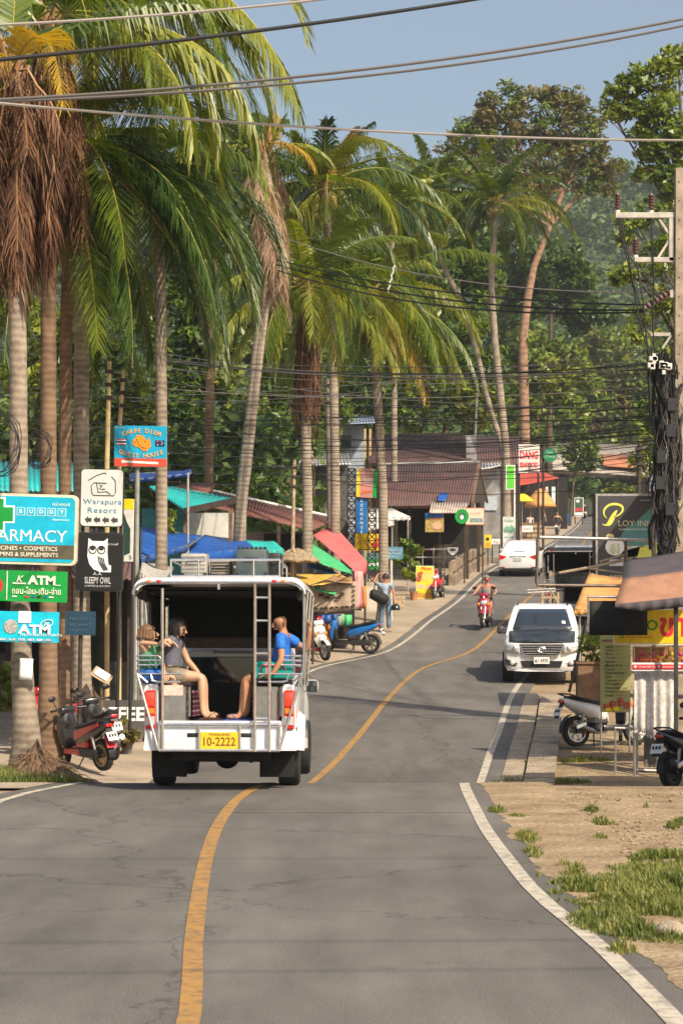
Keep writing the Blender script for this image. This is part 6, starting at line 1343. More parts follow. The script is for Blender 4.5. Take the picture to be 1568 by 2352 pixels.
# lattice tower with money exchange sign
t, o = bld('lattice_tower', 'dark steel lattice tower on a white base carrying the exchange sign', 'tower', 845, 71)
mb = MB()
def lattice(px0, px1, r0, r1, d, dp=.28, n=12, rr=.014):
    a = [W(px0, r1, d), W(px1, r1, d), W(px1, r1, d) + Vector((0, dp, 0)), W(px0, r1, d) + Vector((0, dp, 0))]; zt = WZ(r0, d); z0 = WZ(r1, d); a = [p - o for p in a]; zt -= o.z; z0 -= o.z
    for p in a: mb.tube([p, (p.x, p.y, zt)], rr * 1.5, 5)
    for k in range(n):
        za, zb = z0 + (zt - z0) * k / n, z0 + (zt - z0) * (k + 1) / n
        for i in range(4):
            p, q = a[i], a[(i + 1) % 4]; mb.tube([(p.x, p.y, za), (q.x, q.y, zb)], rr, 4); mb.tube([(q.x, q.y, za), (p.x, p.y, zb)], rr, 4); mb.tube([(p.x, p.y, zb), (q.x, q.y, zb)], rr, 4)
lattice(845, 863, 1140, 1342, 71); lattice(798, 816, 1076, 1342, 72, n=14)
for r_ in (1140, 1224, 1262): mb.bar(W(798, r_, 72) - o, W(863, r_, 71) - o, .03)
mb.build('lattice', M_IRON, t)
mb = MB(); wallbox(mb, 830, 866, 1341, 70.6, o, depth=.55); mb.box(Vector((WX(848, 70.9), 70.9, WZ(1340, 70.9))) - o, (.58, .62, .06)); mb.build('base', M_CONCP, t)
for k in range(6):
    mb = MB(); x = (WX(798 + k * 3.4, 72.2) - o.x); mb.tube([(x, 1.1, WZ(1080, 72) - o.z), (x, 1.1, WZ(1138, 72) - o.z)], .012, 4); mb.build('grille_bar', M_IRON, t)
# restaurant with the dark red roof
t, o = bld('restaurant', 'open restaurant under a dark red corrugated roof with a timber gable', 'restaurant', 980, 92)
roofq('roof', [(868, 1163, 88), (1076, 1160, 88), (1099, 1064, 95), (872, 1066, 95)], M_BRROOF, t, waves=36, org=o)
roofq('rear_roof', [(872, 1066, 95), (1099, 1064, 95), (1110, 1150, 103), (872, 1150, 103)], M_BRROOF, t, waves=36, org=o)
mb = MB(); mb.tube([W(866, 1068, 94.9) - o, W(1102, 1062, 94.9) - o], .09, 6); mb.build('ridge_cap', M_TIN, t)
mb = MB(); g0, g1, g2 = W(1084, 1156, 88.6) - o, W(1099, 1068, 95) - o, W(1118, 1152, 101) - o; mb.add([g0, g1, g2, g0 + Vector((-.06, 0, 0)), g1 + Vector((-.06, 0, 0)), g2 + Vector((-.06, 0, 0))], [(0, 1, 2), (5, 4, 3), (0, 3, 4, 1), (1, 4, 5, 2), (2, 5, 3, 0)]); mb.build('gable', M_WOODD, t)
mb = MB(); mb.bar(g0, g1, .10, .16); mb.bar(g1, g2, .10, .16); mb.build('barge_board', M_WOOD, t)
roofq('eave_sheet', [(985, 1178, 86), (1066, 1178, 86), (1074, 1156, 88), (990, 1154, 88)], mat('old_white_tin', (.46, .38, .32), .7, var=.4, scale=2), t, waves=14, org=o)
roofq('blue_patch', [(1003, 1150, 88.1), (1022, 1150, 88.1), (1030, 1132, 89.3), (1010, 1132, 89.3)], M_BLUET, t, org=o)
mb = MB(); wallbox(mb, 860, 1100, 1168, 97, o, .12); mb.build('back_wall', M_DARK, t)
for px, d in ((882, 88.6), (940, 88.6), (1010, 88.6), (1072, 88.6), (1098, 94)): bpost('post', M_WOODD, t, px, 1165, d, o, .07, sq=True)
mb = MB(); z = lambda r_: WZ(r_, 87) - o.z
for r_ in (1262, 1280): mb.tube([W(940, r_, 87) - o, W(1050, r_, 87) - o], .03, 6)
for px in (945, 970, 995, 1020, 1048): post(mb, px, 1258, 87, o, .025)
mb.build('railing', M_TIN, t)
mb = MB(); mb.box(W(960, 1262, 90) - o, (1.5, .5, .10)); mb.build('red_counter', P_RED, t)
mb = MB(); mb.box(W(1016, 1272, 91) - o, (.7, .5, .8)); mb.build('counter', M_WOODD, t)
t, o = bld('house', 'two storey house with a dark red roof behind the restaurant', 'house', 960, 112)
roofq('roof', [(846, 1064, 108), (1086, 1062, 108), (1064, 994, 116), (836, 998, 116)], mat('dark_brown_tin', (.075, .038, .034), .7, var=.45, scale=.8), t, waves=40, org=o)
mb = MB(); wallbox(mb, 850, 1080, 1062, 111, o, .15); mb.build('wall', mat('red_brown_wall', (.14, .07, .055), .85, var=.3), t)
mb = MB(); wallbox(mb, 1070, 1094, 1000, 109, o, .1, False, 1062); mb.build('tin_panel', M_TIN, t)
for px in (826, 838, 850): mb = MB(); post(mb, px, 985, 110, o, .06, sq=True); mb.build('post', mat('yellow_post', (.46, .33, .16), .8), t)
t, o = bld('house', 'house with a dark brown tin roof right of the leaning palm', 'house', 1150, 122)
roofq('roof', [(1086, 1070, 120), (1196, 1066, 120), (1192, 1004, 128), (1084, 1000, 128)], M_BRROOF, t, waves=18, org=o); mb = MB(); wallbox(mb, 1090, 1192, 1068, 123, o, .15); mb.build('wall', M_WOODD, t)
t, o = bld('house', 'pale blue grey house with a tin roof among the palms', 'house', 800, 104)
roofq('roof', [(762, 976, 100), (862, 972, 100), (858, 956, 106), (770, 958, 106)], mat('blue_grey_tin', (.20, .27, .36), .5, var=.2), t, waves=14, org=o); mb = MB(); wallbox(mb, 770, 836, 976, 103, o, .15); mb.build('wall', mat('pale_blue_wall', (.30, .34, .40), .85, var=.15), t)
mb = MB(); wallbox(mb, 784, 806, 1000, 102.8, o, .05, False, 1030); mb.build('window', M_GLASS, t)
t, o = bld('house', 'grey shed seen between the trunks under the damaged palm', 'house', 745, 84)
mb = MB(); wallbox(mb, 690, 800, 1060, 84, o, .15); mb.build('wall', mat('dim_wall', (.09, .085, .08), .9, var=.4), t); roofq('roof', [(684, 1070, 82), (806, 1066, 82), (800, 1040, 88), (690, 1042, 88)], M_TIN, t, waves=16, org=o)
awning('white tin canopy left of the restaurant roof, upper of two', [(826, 1190, 80), (942, 1187, 80), (900, 1168, 86), (800, 1168, 86)], M_WTIN, [(832, 1190, 80), (936, 1188, 80)], sag=0, cat='canopy', name='canopy')
awning('white tin canopy left of the restaurant roof, lower of two', [(836, 1214, 77), (905, 1199, 79), (862, 1186, 84), (780, 1190, 83)], M_WTIN, [(842, 1212, 77.2), (900, 1200, 79)], sag=0, cat='canopy', name='canopy')
t, o = bld('house', 'tall grey tin clad house beside the straight palm', 'house', 1140, 112)
mb = MB(); wallbox(mb, 1108, 1148, 1076, 110, o, depth=2.2); mb.build('wall', M_TIN, t); roofq('roof', [(1096, 1082, 109), (1156, 1068, 109), (1152, 1062, 113), (1098, 1064, 113)], M_WTIN, t, waves=8, org=o)
mb = MB(); wallbox(mb, 1112, 1140, 1140, 109.9, o, .06, False, 1172); mb.build('window', mat('pale_pane', (.45, .5, .56), .3), t)
# low concrete barrier along the left edge
def barrier():
    ds = np.arange(84, 101.1, .5); o = origin(1060, 84); t = thing('concrete_barrier', 'long low stained concrete barrier along the left edge of the road', 'barrier', o); mb = MB(); secs = []
    for d in ds:
        x = float(xLt(d)) - .85; z = ground_z(x, d); h = .92 + .03 * math.sin(d * 3.1); secs.append([Vector((x - .12, d, z - .15)) - o, Vector((x + .14, d, z - .15)) - o, Vector((x + .12, d, z + h * .42)) - o, Vector((x + .05, d, z + h * .46)) - o, Vector((x + .05, d, z + h * .60)) - o, Vector((x + .14, d, z + h * .64)) - o, Vector((x + .12, d, z + h)) - o, Vector((x - .12, d, z + h)) - o])
    mb.loft(secs); mb.build('wall', M_CONC, t, smooth=20)
barrier()
# umbrella stall and shops far up on the left
t, o = bld('shop_building', 'shop with a red awning and posters behind the umbrella stall', 'building', 1230, 172)
roofq('awning', [(1178, 1116, 166), (1282, 1098, 166), (1236, 1080, 176), (1180, 1076, 176)], M_REDC, t, org=o, sag=.1)
mb = MB(); wallbox(mb, 1178, 1282, 1090, 177, o, .15); mb.build('wall', M_DARK, t)
for px in (1186, 1218, 1250, 1280): mb = MB(); post(mb, px, 1108, 167, o, .06, sq=True); mb.build('post', M_WOODD, t)
for px, m in ((1252, mat('poster_pale', (.55, .60, .62), .6, var=.7, scale=3, dirt=(.4, .05, .05))), (1272, mat('poster_teal', (.25, .50, .50), .6, var=.7, scale=3, dirt=(.6, .6, .6)))): mb = MB(); wallbox(mb, px - 6, px + 6, 1118, 171, o, .05, False, 1160); mb.build('poster', m, t)
mb = MB(); wallbox(mb, 1278, 1302, 1096, 168, o, depth=1.2); mb.build('dark_pillar', M_DARK, t)
def parasol(label, px, r_top, r_rim, rad_px, d, m, m2=None):
    o = origin(px, d); t = thing('parasol', label, 'parasol', o); R_ = rad_px * d / K; zt = WZ(r_top, d) - o.z; zr = WZ(r_rim, d) - o.z
    mb = MB(); mb.grid(lambda u, v: Vector((math.cos(u*6.283) * R_ * v * (1 - .04 * abs(math.sin(u*4*3.1416))), math.sin(u*6.283) * R_ * v, zr + (zt - zr) * (1 - v ** 1.6))), 48, 8); mb.build('canopy', m, t, solid=.01)
    mb = MB(); mb.tube([(0, 0, -.1), (0, 0, zt)], .022, 8)
    for k in range(8): a = k * math.pi / 4; mb.tube([(0, 0, zt - .1), (math.cos(a) * R_ * .95, math.sin(a) * R_ * .95, zr)], .010, 4)
    mb.build('pole', M_GALV, t); return t
parasol('bright yellow parasol at the roadside stall ahead of the white car', 1198, 1133, 1152, 28, 140, mat('yellow_parasol', (.78, .58, .02), .7, var=.08))
parasol('orange tan parasol beside the bright yellow one', 1240, 1122, 1164, 38, 146, M_ORC)
box_thing('stall_counter', 'wooden counter under the parasols ahead of the white car', 'counter', 1220, 141, (1.3, .6, 1.0), M_WOOD, 0)
box_thing('bin', 'blue bin at the roadside past the umbrella stall', 'bin', 1301, 182, (.4, .34, .9), M_BLUET, 0, False)
t, o = bld('shelter', 'big open shed with a pale tin roof and an orange patch up the road', 'shed', 1370, 235)
roofq('roof', [(1262, 1078, 226), (1490, 1096, 226), (1486, 1022, 246), (1240, 1018, 246)], M_PTIN, t, waves=44, org=o)
roofq('orange_patch', [(1384, 1070, 228.0), (1470, 1076, 228.0), (1466, 1046, 236.0), (1376, 1044, 236.0)], M_ORT, t, org=o, t=.05)
[bpost('post', M_WOODD, t, px, 1084, 228, o, .16, sq=True) for px in (1300, 1450, 1484)]
mb = MB(); wallbox(mb, 1244, 1300, 1082, 240, o, .15); wallbox(mb, 1420, 1490, 1086, 243, o, .15); mb.build('wall', M_DARK, t)
mb = MB(); mb.bar(W(1262, 1083, 226.1) - o, W(1490, 1101, 226.1) - o, .12, .3); mb.build('fascia', M_WOODD, t)
# shop with hanging goods behind the tangled pole
t, o = bld('shop_building', 'dark roadside shop with red goods behind the tangled pole', 'building', 1540, 58)
mb = MB(); wallbox(mb, 1500, 1640, 1120, 60, o, .12); mb.build('back_wall', M_DARK, t); roofq('roof', [(1490, 1128, 56), (1660, 1128, 56), (1660, 1090, 62), (1490, 1090, 62)], M_TIN, t, waves=14, org=o)
[bpost('post', M_WOODD, t, px, 1128, 56.4, o, .05, sq=True) for px in (1500, 1600)]
rnd = random.Random(3)
for k in range(12): mb = MB(); x, r_ = 1504 + k * 5.2, 1190 + rnd.uniform(-10, 40); wallbox(mb, x, x + rnd.uniform(4, 8), r_, 57.2, o, .05, False, r_ + rnd.uniform(18, 40)); mb.build('hanging_goods', [P_RED, M_BLUET, M_WALLW, M_ORC][k % 4] if k % 3 else P_RED, t)

# ---- fruit stall on the right
DS_ = 34.0
t, o = bld('fruit_stall', 'fruit shake stall with a brown canvas canopy and a white lace cloth', 'market stall', 1500, DS_)
BRC = mat('brown_canvas', (.34, .175, .11), .85, var=.14, scale=4, bump=.3, bscale=8); GRC = mat('grey_canvas', (.085, .07, .08), .85, var=.2, scale=3)
roofq('canopy_top', [(1428, 1330, 33.2), (1660, 1298, 33.2), (1660, 1248, 37.5), (1432, 1289, 37.5)], GRC, t, org=o, sag=.03, t=.015)
roofq('canopy_front', [(1411, 1388, 32.6), (1660, 1362, 32.6), (1660, 1297, 33.2), (1428, 1330, 33.2)], BRC, t, org=o, sag=.03, t=.015)
mb = MB(); a, b = W(1411, 1388, 32.58) - o, W(1660, 1362, 32.58) - o; mb.grid(lambda u, v: a.lerp(b, u) + Vector((0, .02 * math.sin(u * 50), -(.05 + .10 * min(1, u * 4)) * v)), 40, 2); mb.build('canopy_hem', GRC, t, solid=.01)
mb = MB(); a = W(1352, 1380, 33.8) - o; wd = 134 * 33.8 / K; hd = 79 * 33.8 / K; mb.grid(lambda u, v: a + Vector((wd * u, .03 * math.sin(u * 8), -hd * v)), 10, 3); mb.build('black_flap', M_BLACKV, t, solid=.012)
mb = MB(); q = W(1350, 1371, 33.8) - o; mb.tube([q + Vector((0, 0, -.55)), q, q + Vector((.48, 0, 0))], .022, 8); mb.build('flap_pipe', M_CHROME, t)
[bpost('canopy_post', mat('dark_post', (.05, .05, .05), .6, .2, var=.3), t, px, r0, d, o, .03, sq=True) for px, r0, d in ((1551, 1372, 32.7), (1424, 1395, 37.2), (1640, 1370, 32.7))]
mb = MB(); mb.box(W(1540, 1600, 33.9) - o + Vector((0, .2, 0)), (1.15, .7, .06)); mb.box(W(1540, 1545, 34.0) - o + Vector((0, .2, 0)), (1.15, .6, .04)); mb.build('table_top', M_STEEL, t)
for px, r0, dd, rr in ((1462, 1600, 33.4, .02), (1462, 1600, 34.3, .02), (1620, 1600, 33.4, .02), (1620, 1600, 34.3, .02), (1412, 1672, 33.3, .016), (1456, 1585, 33.2, .022)): bpost('leg', M_GALV, t, px, r0, dd, o, rr)
mb = MB(); mb.tube([W(1411, 1672, 33.3) - o, W(1480, 1674, 33.3) - o], .018, 8); mb.build('side_rail', M_GALV, t); mb = MB(); mb.tube([W(1462, 1768, 33.3) - o, W(1545, 1772, 33.3) - o], .02, 8); mb.build('foot_rail', M_GALV, t)
mb = MB(); wallbox(mb, 1478, 1600, 1690, 33.45, o, .03, False, 1762); mb.build('lower_panel', mat('grey_panel', (.16, .14, .12), .7, var=.2), t)
mb = MB(); a = W(1455, 1540, 33.15) - o; wd = 92 * 33.15 / K
def lace(u, v): return a + Vector((wd * u, -.02 + .028 * math.sin(u * 26) * (.3 + v), -(.90 + .20 * u + .03 * abs(math.sin(u * 34))) * v * (1 if v < 1 else 1)))
mb.grid(lace, 80, 8); mb.build('lace_cloth', mat('white_lace', (.66, .62, .58), .85, var=.25, scale=14), t, solid=.006)
mb = MB()
for k in range(16): p = lace((k + .5) / 16, 1.0); mb.ball(p + Vector((0, 0, -.02)), (.022, .01, .03), 8, 5)
mb.build('lace_fringe', mat('white_lace', (.66, .62, .58)), t)
mb = MB(); wallbox(mb, 1452, 1640, 1486, 33.9, o, .02, False, 1526); mb.build('case_back', mat('case_orange', (.30, .14, .03), .6, var=.6, scale=14, dirt=(.10, .05, .015)), t)
mb = MB()
for px in (1455, 1494, 1534, 1574): mb.bar(W(px, 1484, 33.3) - o, W(px, 1524, 33.3) - o, .014)
for r_ in (1484, 1524): mb.bar(W(1452, r_, 33.3) - o, W(1640, r_, 33.3) - o, .014)
mb.build('glass_case_frame', M_CHROME, t)
rnd = random.Random(11)
for k in range(16):
    mb = MB(); px = 1460 + k * 7.2; mb.ball(W(px, 1516 - (k % 3) * 7, 33.55) - o, (.045, .045, .04), 10, 7); mb.build('fruit', [mat('mango', (.70, .38, .03), .4), mat('orange_fruit', (.70, .22, .02), .4), mat('lime', (.20, .34, .03), .4), mat('dragonfruit', (.5, .06, .12), .5)][rnd.randrange(4)], t)
t, o = bld('planter', 'brown wooden planter box with leafy green plants beside the menu board', 'planter', 1352, 39.5)
mb = MB(); mb.box((0, .1, WZ(1560, 39.5) - o.z - .05), (.44, .35, .75), r=.01); mb.box((0, .1, WZ(1522, 39.5) - o.z), (.50, .42, .04)); mb.build('box', mat('brown_board', (.20, .11, .06), .75, var=.3), t)
mb = MB(); [mb.bar((sx * .20, .1, -.1), (sx * .20, .1, 1.0), .04) for sx in (-1, 1)]; mb.build('leg', M_WOODD, t)
def bush(label, c, rx, rz_, n, leaf, size, seed, root=None, name='shrub', cat='plant', stems=True):
    rng = np.random.default_rng(seed); r = root or thing(name, label, cat, Vector(c) - Vector((0, 0, rz_)))
    b = Vector(c) - Vector(r.location); bl = [(b.x + rng.uniform(-1, 1) * rx * .7, b.y + rng.uniform(-1, 1) * rx * .6, b.z + rng.uniform(-.8, .8) * rz_, min(rx, rz_) * .5) for k in range(9)]
    C, a, b2 = leaf_cloud(rng, bl, size, n / (9 * (min(rx, rz_) * .5) ** 2)); quad_mesh('foliage', C, a, b2, LEAF[leaf], r)
    if stems:
        mb = MB()
        for q in bl[:6]: mb.tube([(b.x * .2, b.y * .2, b.z - rz_), Vector(q[:3])], [.012, .005], 4)
        mb.build('stem', M_WOOD, r)
    return r
bush('leafy plant growing out of the wooden planter box', W(1358, 1494, 39.55), .26, .30, 260, 'light', .07, 61, name='potted_plant')
t = thing('leaning_pipe', 'dark pipe leaning across the right side of the white pickup', 'pipe', origin(1305, 40)); o = t.location.copy(); mb = MB(); mb.tube([W(1344, 1432, 40) - o, W(1306, 1590, 40) - o], .028, 8); mb.lathe([(.035, 0), (.035, .05)], 10, None, W(1344, 1436, 40) - o); mb.build('tube', mat('grey_brown_pipe', (.10, .085, .07), .6, .4, var=.2), t)
# bare pipe frame and loose orange sheet in front of the hotel sign
t, o = bld('pipe_scaffold', 'bare rectangular pipe frame reaching out in front of the hotel sign', 'frame', 1420, 39.0)
fr = mat('brown_pipe', (.16, .125, .10), .55, .5, var=.3)
mb = MB(); mb.tube([W(1440, 1346, 38.6) - o, W(1234, 1344, 38.6) - o, W(1231, 1338, 38.6) - o, W(1234, 1236, 38.6) - o], .030, 8); mb.build('side_frame', fr, t)
mb = MB(); mb.tube([W(1238, 1234, 38.6) - o, W(1400, 1238, 38.6) - o, W(1600, 1244, 38.6) - o], .030, 8); mb.build('top_pipe', M_GALV, t)
mb = MB(); mb.tube([W(1283, 1316, 39) - o, W(1360, 1302, 39) - o, W(1450, 1282, 39) - o], [.026, .028, .03], 7); mb.tube([W(1356, 1306, 38.9) - o, W(1440, 1318, 38.9) - o], .018, 6); mb.tube([W(1376, 1290, 39.2) - o, W(1440, 1272, 39.2) - o], .022, 6); mb.build('wooden_pole', M_WOODP, t)
mb = MB(); post(mb, 1436, 1240, 38.8, o, .03); post(mb, 1590, 1240, 38.8, o, .03); mb.build('leg', fr, t)
awning('orange canvas sheet hanging over the parked truck beside the brown canopy', [(1318, 1400, 42), (1436, 1392, 42), (1432, 1326, 45), (1352, 1316, 45)], M_ORC, [(1330, 1398, 42.2), (1430, 1392, 42.2)], valance=.1, sag=.05)
t, o = bld('handcart', 'wooden handcart with pale poles behind the white pickup', 'cart', 1262, 56)
mb = MB(); mb.tube([W(1210, 1356, 56) - o, W(1275, 1352, 56) - o], .022, 6); mb.tube([W(1212, 1362, 56.2) - o, W(1275, 1358, 56.2) - o], .022, 6); mb.build('handle', M_GALV, t)
mb = MB(); [post(mb, px, 1360, d, o, .035) for px, d in ((1244, 56), (1262, 56.3), (1280, 56))]; mb.bar(W(1240, 1372, 56) - o, W(1284, 1372, 56) - o, .06); mb.tube([W(1262, 1352, 56) - o, W(1284, 1392, 56) - o], .03, 6); mb.build('frame', M_WOODP, t)
t2 = wheel(t, (WX(1262, 56.5) - o.x), .5, .3, .06, .24, M_RIMD)
# green plants and pots
for args in (('small bright green plant behind the red scooter', W(182, 1612, 38), .22, .18, 140, 'light', .11, 62), ('rust and green croton in a pot under the coffee board', W(292, 1684, 34.9), .19, .24, 150, 'rust', .09, 63), ('low leafy shrub at the far left behind the nearest palm', W(14, 1580, 37), .4, .4, 260, 'mid', .12, 64), ('shrub by the restaurant railing behind the street sign', W(935, 1262, 76), .45, .55, 300, 'mid', .14, 65), ('bushy plant behind the pizza board', W(948, 1312, 78), .5, .35, 260, 'light', .14, 66), ('leafy yellow green tuft hanging at the blue awning', W(384, 1196, 46), .2, .24, 140, 'light', .1, 67), ('roadside greenery under the big open shed', W(1448, 1136, 222), 3.0, 1.5, 900, 'light', .35, 68)):
    bush(*args)
t = thing('flower_pot', 'grey flower pot holding the croton under the coffee board', 'pot', origin(292, 35)); mb = MB(); mb.lathe([(.075, 0), (.10, .18), (.115, .24), (.115, .26), (.095, .26), (.09, .2)], 16, None); mb.build('pot', mat('grey_pot', (.14, .13, .13), .8, var=.2), t)
t = thing('flower_pot', 'terracotta pot left of the pizza board', 'pot', origin(950, 76)); mb = MB(); mb.lathe([(.11, 0), (.15, .28), (.17, .32), (.15, .32)], 16, None); mb.build('pot', mat('terracotta', (.42, .19, .09), .85, var=.2), t)

t = thing('shop_building', 'shop just outside the right edge whose roof shades the verge', 'building', (6.6, 27.6, 0)); o = Vector((6.6, 27.6, 0))
roofq('roof', [Vector((4.9, 23.6, 3.2)), Vector((9.5, 23.6, 3.4)), Vector((9.5, 29.7, 3.5)), Vector((5.05, 29.7, 3.3))], M_TIN, t, waves=20, org=o)
mb = MB(); mb.box((.6, .2, 1.4), (3.0, 5.0, 2.7)); mb.build('wall', M_WALLG, t); mb = MB(); mb.box((-.92, .2, 1.0), (.03, 1.6, 2.0)); mb.build('door', M_WOOD, t)
for y in (24.9, 29.5): mb = MB(); mb.bar((-1.2, y - 27.6, -.8), (-1.2, y - 27.6, 3.2), .09); mb.build('post', M_WOODD, t)

# ---------------------------------------------------------------- signs
S_WH = mat('print_white', (.80, .80, .78), .5, var=0); S_BK = mat('print_black', (.018, .018, .02), .5, var=0); S_RD = mat('print_red', (.62, .02, .03), .5, var=0); S_CY = mat('sign_cyan', (.0, .42, .62), .38, var=.16, scale=2, coat=.3); S_GR = mat('sign_green', (.0, .30, .045), .38, var=.16, scale=2, coat=.3); S_YE = mat('sign_yellow', (.82, .56, .01), .45, var=.16); S_OL = mat('print_olive', (.09, .085, .045), .5, var=0)
S_BL = mat('sign_blue', (.005, .13, .42), .4, var=.08, coat=.3); S_CR = mat('sign_cream', (.66, .56, .42), .5, var=.08); S_SL = mat('sign_slate', (.10, .25, .34), .5, var=.15, scale=4); S_OR = mat('print_orange', (.72, .27, .015), .5, var=0); S_DG = mat('sign_charcoal', (.045, .042, .048), .5, var=.15, scale=3); S_LIME = mat('print_lime', (.62, .62, .10), .5, var=0); S_TE = mat('print_teal', (.08, .24, .24), .5, var=0)
S_INKB = mat('print_steel_blue', (.02, .20, .36), .5, var=0)
class Sign:
    def __init__(s, name, label, x0, y0, x1, y1, d, face, frame=None, th=.10, roll=0.0, yaw=0.0, r=.0, cat='sign', rim=.0):
        s.d = d; s.cx, s.cy = (x0 + x1) / 2, (y0 + y1) / 2; s.k = d / K; s.w, s.h = (x1 - x0) * s.k, (y1 - y0) * s.k
        s.t = thing(name, label, cat, W(s.cx, s.cy, d), rz=R(yaw), ry=R(roll)); mb = MB()
        if r > 0:
            P = []
            for cx_, cz_, a0 in ((s.w/2 - r, s.h/2 - r, 0), (-s.w/2 + r, s.h/2 - r, 90), (-s.w/2 + r, -s.h/2 + r, 180), (s.w/2 - r, -s.h/2 + r, 270)):
                for k in range(6): a = R(a0 + 18 * k); P.append((cx_ + r * math.cos(a), cz_ + r * math.sin(a)))
            mb.prism(P, th)
            f = 1 - 2 * rim / s.w; g = 1 - 2 * rim / s.h
        else: mb.box((0, th / 2, 0), (s.w, th, s.h)); P = None; f = g = 1
        if frame is None or not rim: mb.build('panel', face, s.t, smooth=30)
        else:
            mb.build('frame', frame, s.t, smooth=30); mb = MB()
            if P: mb.prism([(x * f, z * g) for x, z in P], .012, None, (0, -.008, 0))
            else: mb.box((0, -.002, 0), (s.w - 2 * rim, .012, s.h - 2 * rim))
            mb.build('panel', face, s.t, smooth=30)
        s.y = -.014
    def X(s, px): return (px - s.cx) * s.k
    def Z(s, py): return (s.cy - py) * s.k
    def text(s, items, m, name='lettering', y=None):
        mb = MB()
        for it in items:
            txt, px, py, w_, h_ = it[:5]; kw = it[5] if len(it) > 5 else {}
            put_text(mb, txt, s.X(px), s.Z(py), w_ * s.k if w_ else None, h_ * s.k if h_ else None, y=(s.y if y is None else y), **kw)
        return mb.build(name, m, s.t, smooth=0)
    def poly(s, polys, m, name, y=None):
        mb = MB(); y = s.y + .003 if y is None else y
        for P in polys: mb.prism([(s.X(a), s.Z(b)) for a, b in P], .004, None, (0, y, 0))
        return mb.build(name, m, s.t, smooth=0)
    def disc(s, discs, m, name, y=None, n=28):
        mb = MB(); y = s.y + .003 if y is None else y
        for (px, py, rx, ry) in discs: mb.prism([(s.X(px) + rx * s.k * math.cos(2*math.pi*k/n), s.Z(py) + ry * s.k * math.sin(2*math.pi*k/n)) for k in range(n)], .004, None, (0, y, 0))
        return mb.build(name, m, s.t, smooth=0)
    def line(s, lines, m, name, r=.006, y=None):
        mb = MB(); y = s.y if y is None else y
        for L in lines: mb.tube([(s.X(a), y, s.Z(b)) for a, b in L], r, 5)
        return mb.build(name, m, s.t)
    def posts(s, pxs, r=.05, m=None, py=None, y=.10, name='post', sq=False):
        for px in pxs:
            x = WX(px, s.d); g = ground_z(x, s.d) - .1 - s.t.location.z; mb = MB(); z1 = s.Z(py) if py is not None else s.h / 2
            if sq: mb.bar((s.X(px), y + r, g), (s.X(px), y + r, z1), r * 2)
            else: mb.tube([(s.X(px), y + r, g), (s.X(px), y + r, z1)], r, 10)
            mb.build(name, m or M_GALV, s.t)
def rect(a, b, c, d): return [(a, b), (c, b), (c, d), (a, d)]
# pharmacy
s = Sign('shop_sign', 'large cyan pharmacy sign with a green cross and rounded cream frame', -74, 1134, 178, 1296, 29.0, S_CY, S_CR, .14, roll=1.6, r=.075, rim=.035)
s.poly([[(-46, 1143), (12, 1143), (12, 1162), (34, 1162), (34, 1202), (12, 1202), (12, 1222), (-46, 1222), (-46, 1202), (-66, 1202), (-66, 1162), (-46, 1162)]], S_WH, 'cross_outline')
s.poly([[(-42, 1147), (8, 1147), (8, 1166), (30, 1166), (30, 1198), (8, 1198), (8, 1218), (-42, 1218), (-42, 1198), (-62, 1198), (-62, 1166), (-42, 1166)]], S_GR, 'green_cross', y=-.016)
s.poly([rect(38 + 23.5 * k, 1165, 58 + 23.5 * k, 1184) for k in range(5)], mat('pale_cyan', (.30, .60, .70), .5, var=0), 'letter_tile'); s.poly([rect(41 + 23.5 * k, 1167, 55 + 23.5 * k, 1181) for k in range(5)], S_CY, 'tile_face', y=-.016)
s.text([(c, 48 + 23.5 * k, 1174, None, 9, dict(bold=.02)) for k, c in enumerate('BUDDY')] + [('dispensary', 140, 1192, 40, 6, dict(shear=.3)), ('บัดดี้ ฟาร์มาซี', 140, 1156, 40, 8)], S_WH, y=-.020)
s.text([('PHARMACY', 52, 1230, 206, 27, dict(bold=.0))], S_WH, 'lettering', y=-.016)
s.poly([rect(-70, 1250, 172, 1282)], S_OL, 'olive_band'); s.text([('MEDICINES • COSMETICS', 52, 1259, 164, 9.5, dict(bold=.012)), ('VITAMINS & SUPPLEMENTS', 54, 1273, 164, 9.5, dict(bold=.012))], mat('print_cream', (.72, .68, .55), .5, var=0), 'small_lettering', y=-.018)
s.posts([-40], .045, M_WOODD, py=1290, y=.15)
s = Sign('bank_sign', 'green cash machine sign with white and Thai lettering under the pharmacy sign', -84, 1310, 154, 1381, 28.9, S_GR, None, .09, roll=1.6)
s.poly([rect(16, 1312, 18, 1378)], S_WH, 'divider'); s.disc([(-8, 1346, 16, 18)], S_RD, 'red_disc'); s.text([('K', 47, 1329, None, 15, dict(shear=.3, bold=.01)), ('ATM', 96, 1331, 64, 21, dict(bold=.045)), ('ถอน-โอน-เติม-จ่าย', 85, 1355, 112, 17, dict(bold=.012)), ('b', -8, 1346, None, 15)], mat('print_pale_cream', (.74, .74, .60), .5, var=0), y=-.016); s.poly([rect(30, 1338, 60, 1341), rect(126, 1341, 140, 1342.5)], S_WH, 'underline')
s.poly([rect(30 + 14 * k, 1368, 40 + 14 * k, 1371) for k in (0, 4, 6)], S_WH, 'card_mark'); s.poly([rect(44 + 14 * k, 1368, 54 + 14 * k, 1371.5) for k in (1, 3)], S_RD, 'red_card_mark'); s.poly([rect(30 + 14 * k, 1368, 40 + 14 * k, 1371) for k in (3, 5)], S_BL, 'blue_card_mark')
s.posts([-60], .04, M_WOODD, py=1375)
s = Sign('bank_sign', 'cyan cash machine sign, lowest on the palm, with a grey round sticker', -74, 1404, 135, 1474, 28.8, mat('sign_bright_cyan', (.0, .50, .68), .4, var=.16, coat=.3), None, .08, roll=1.3)
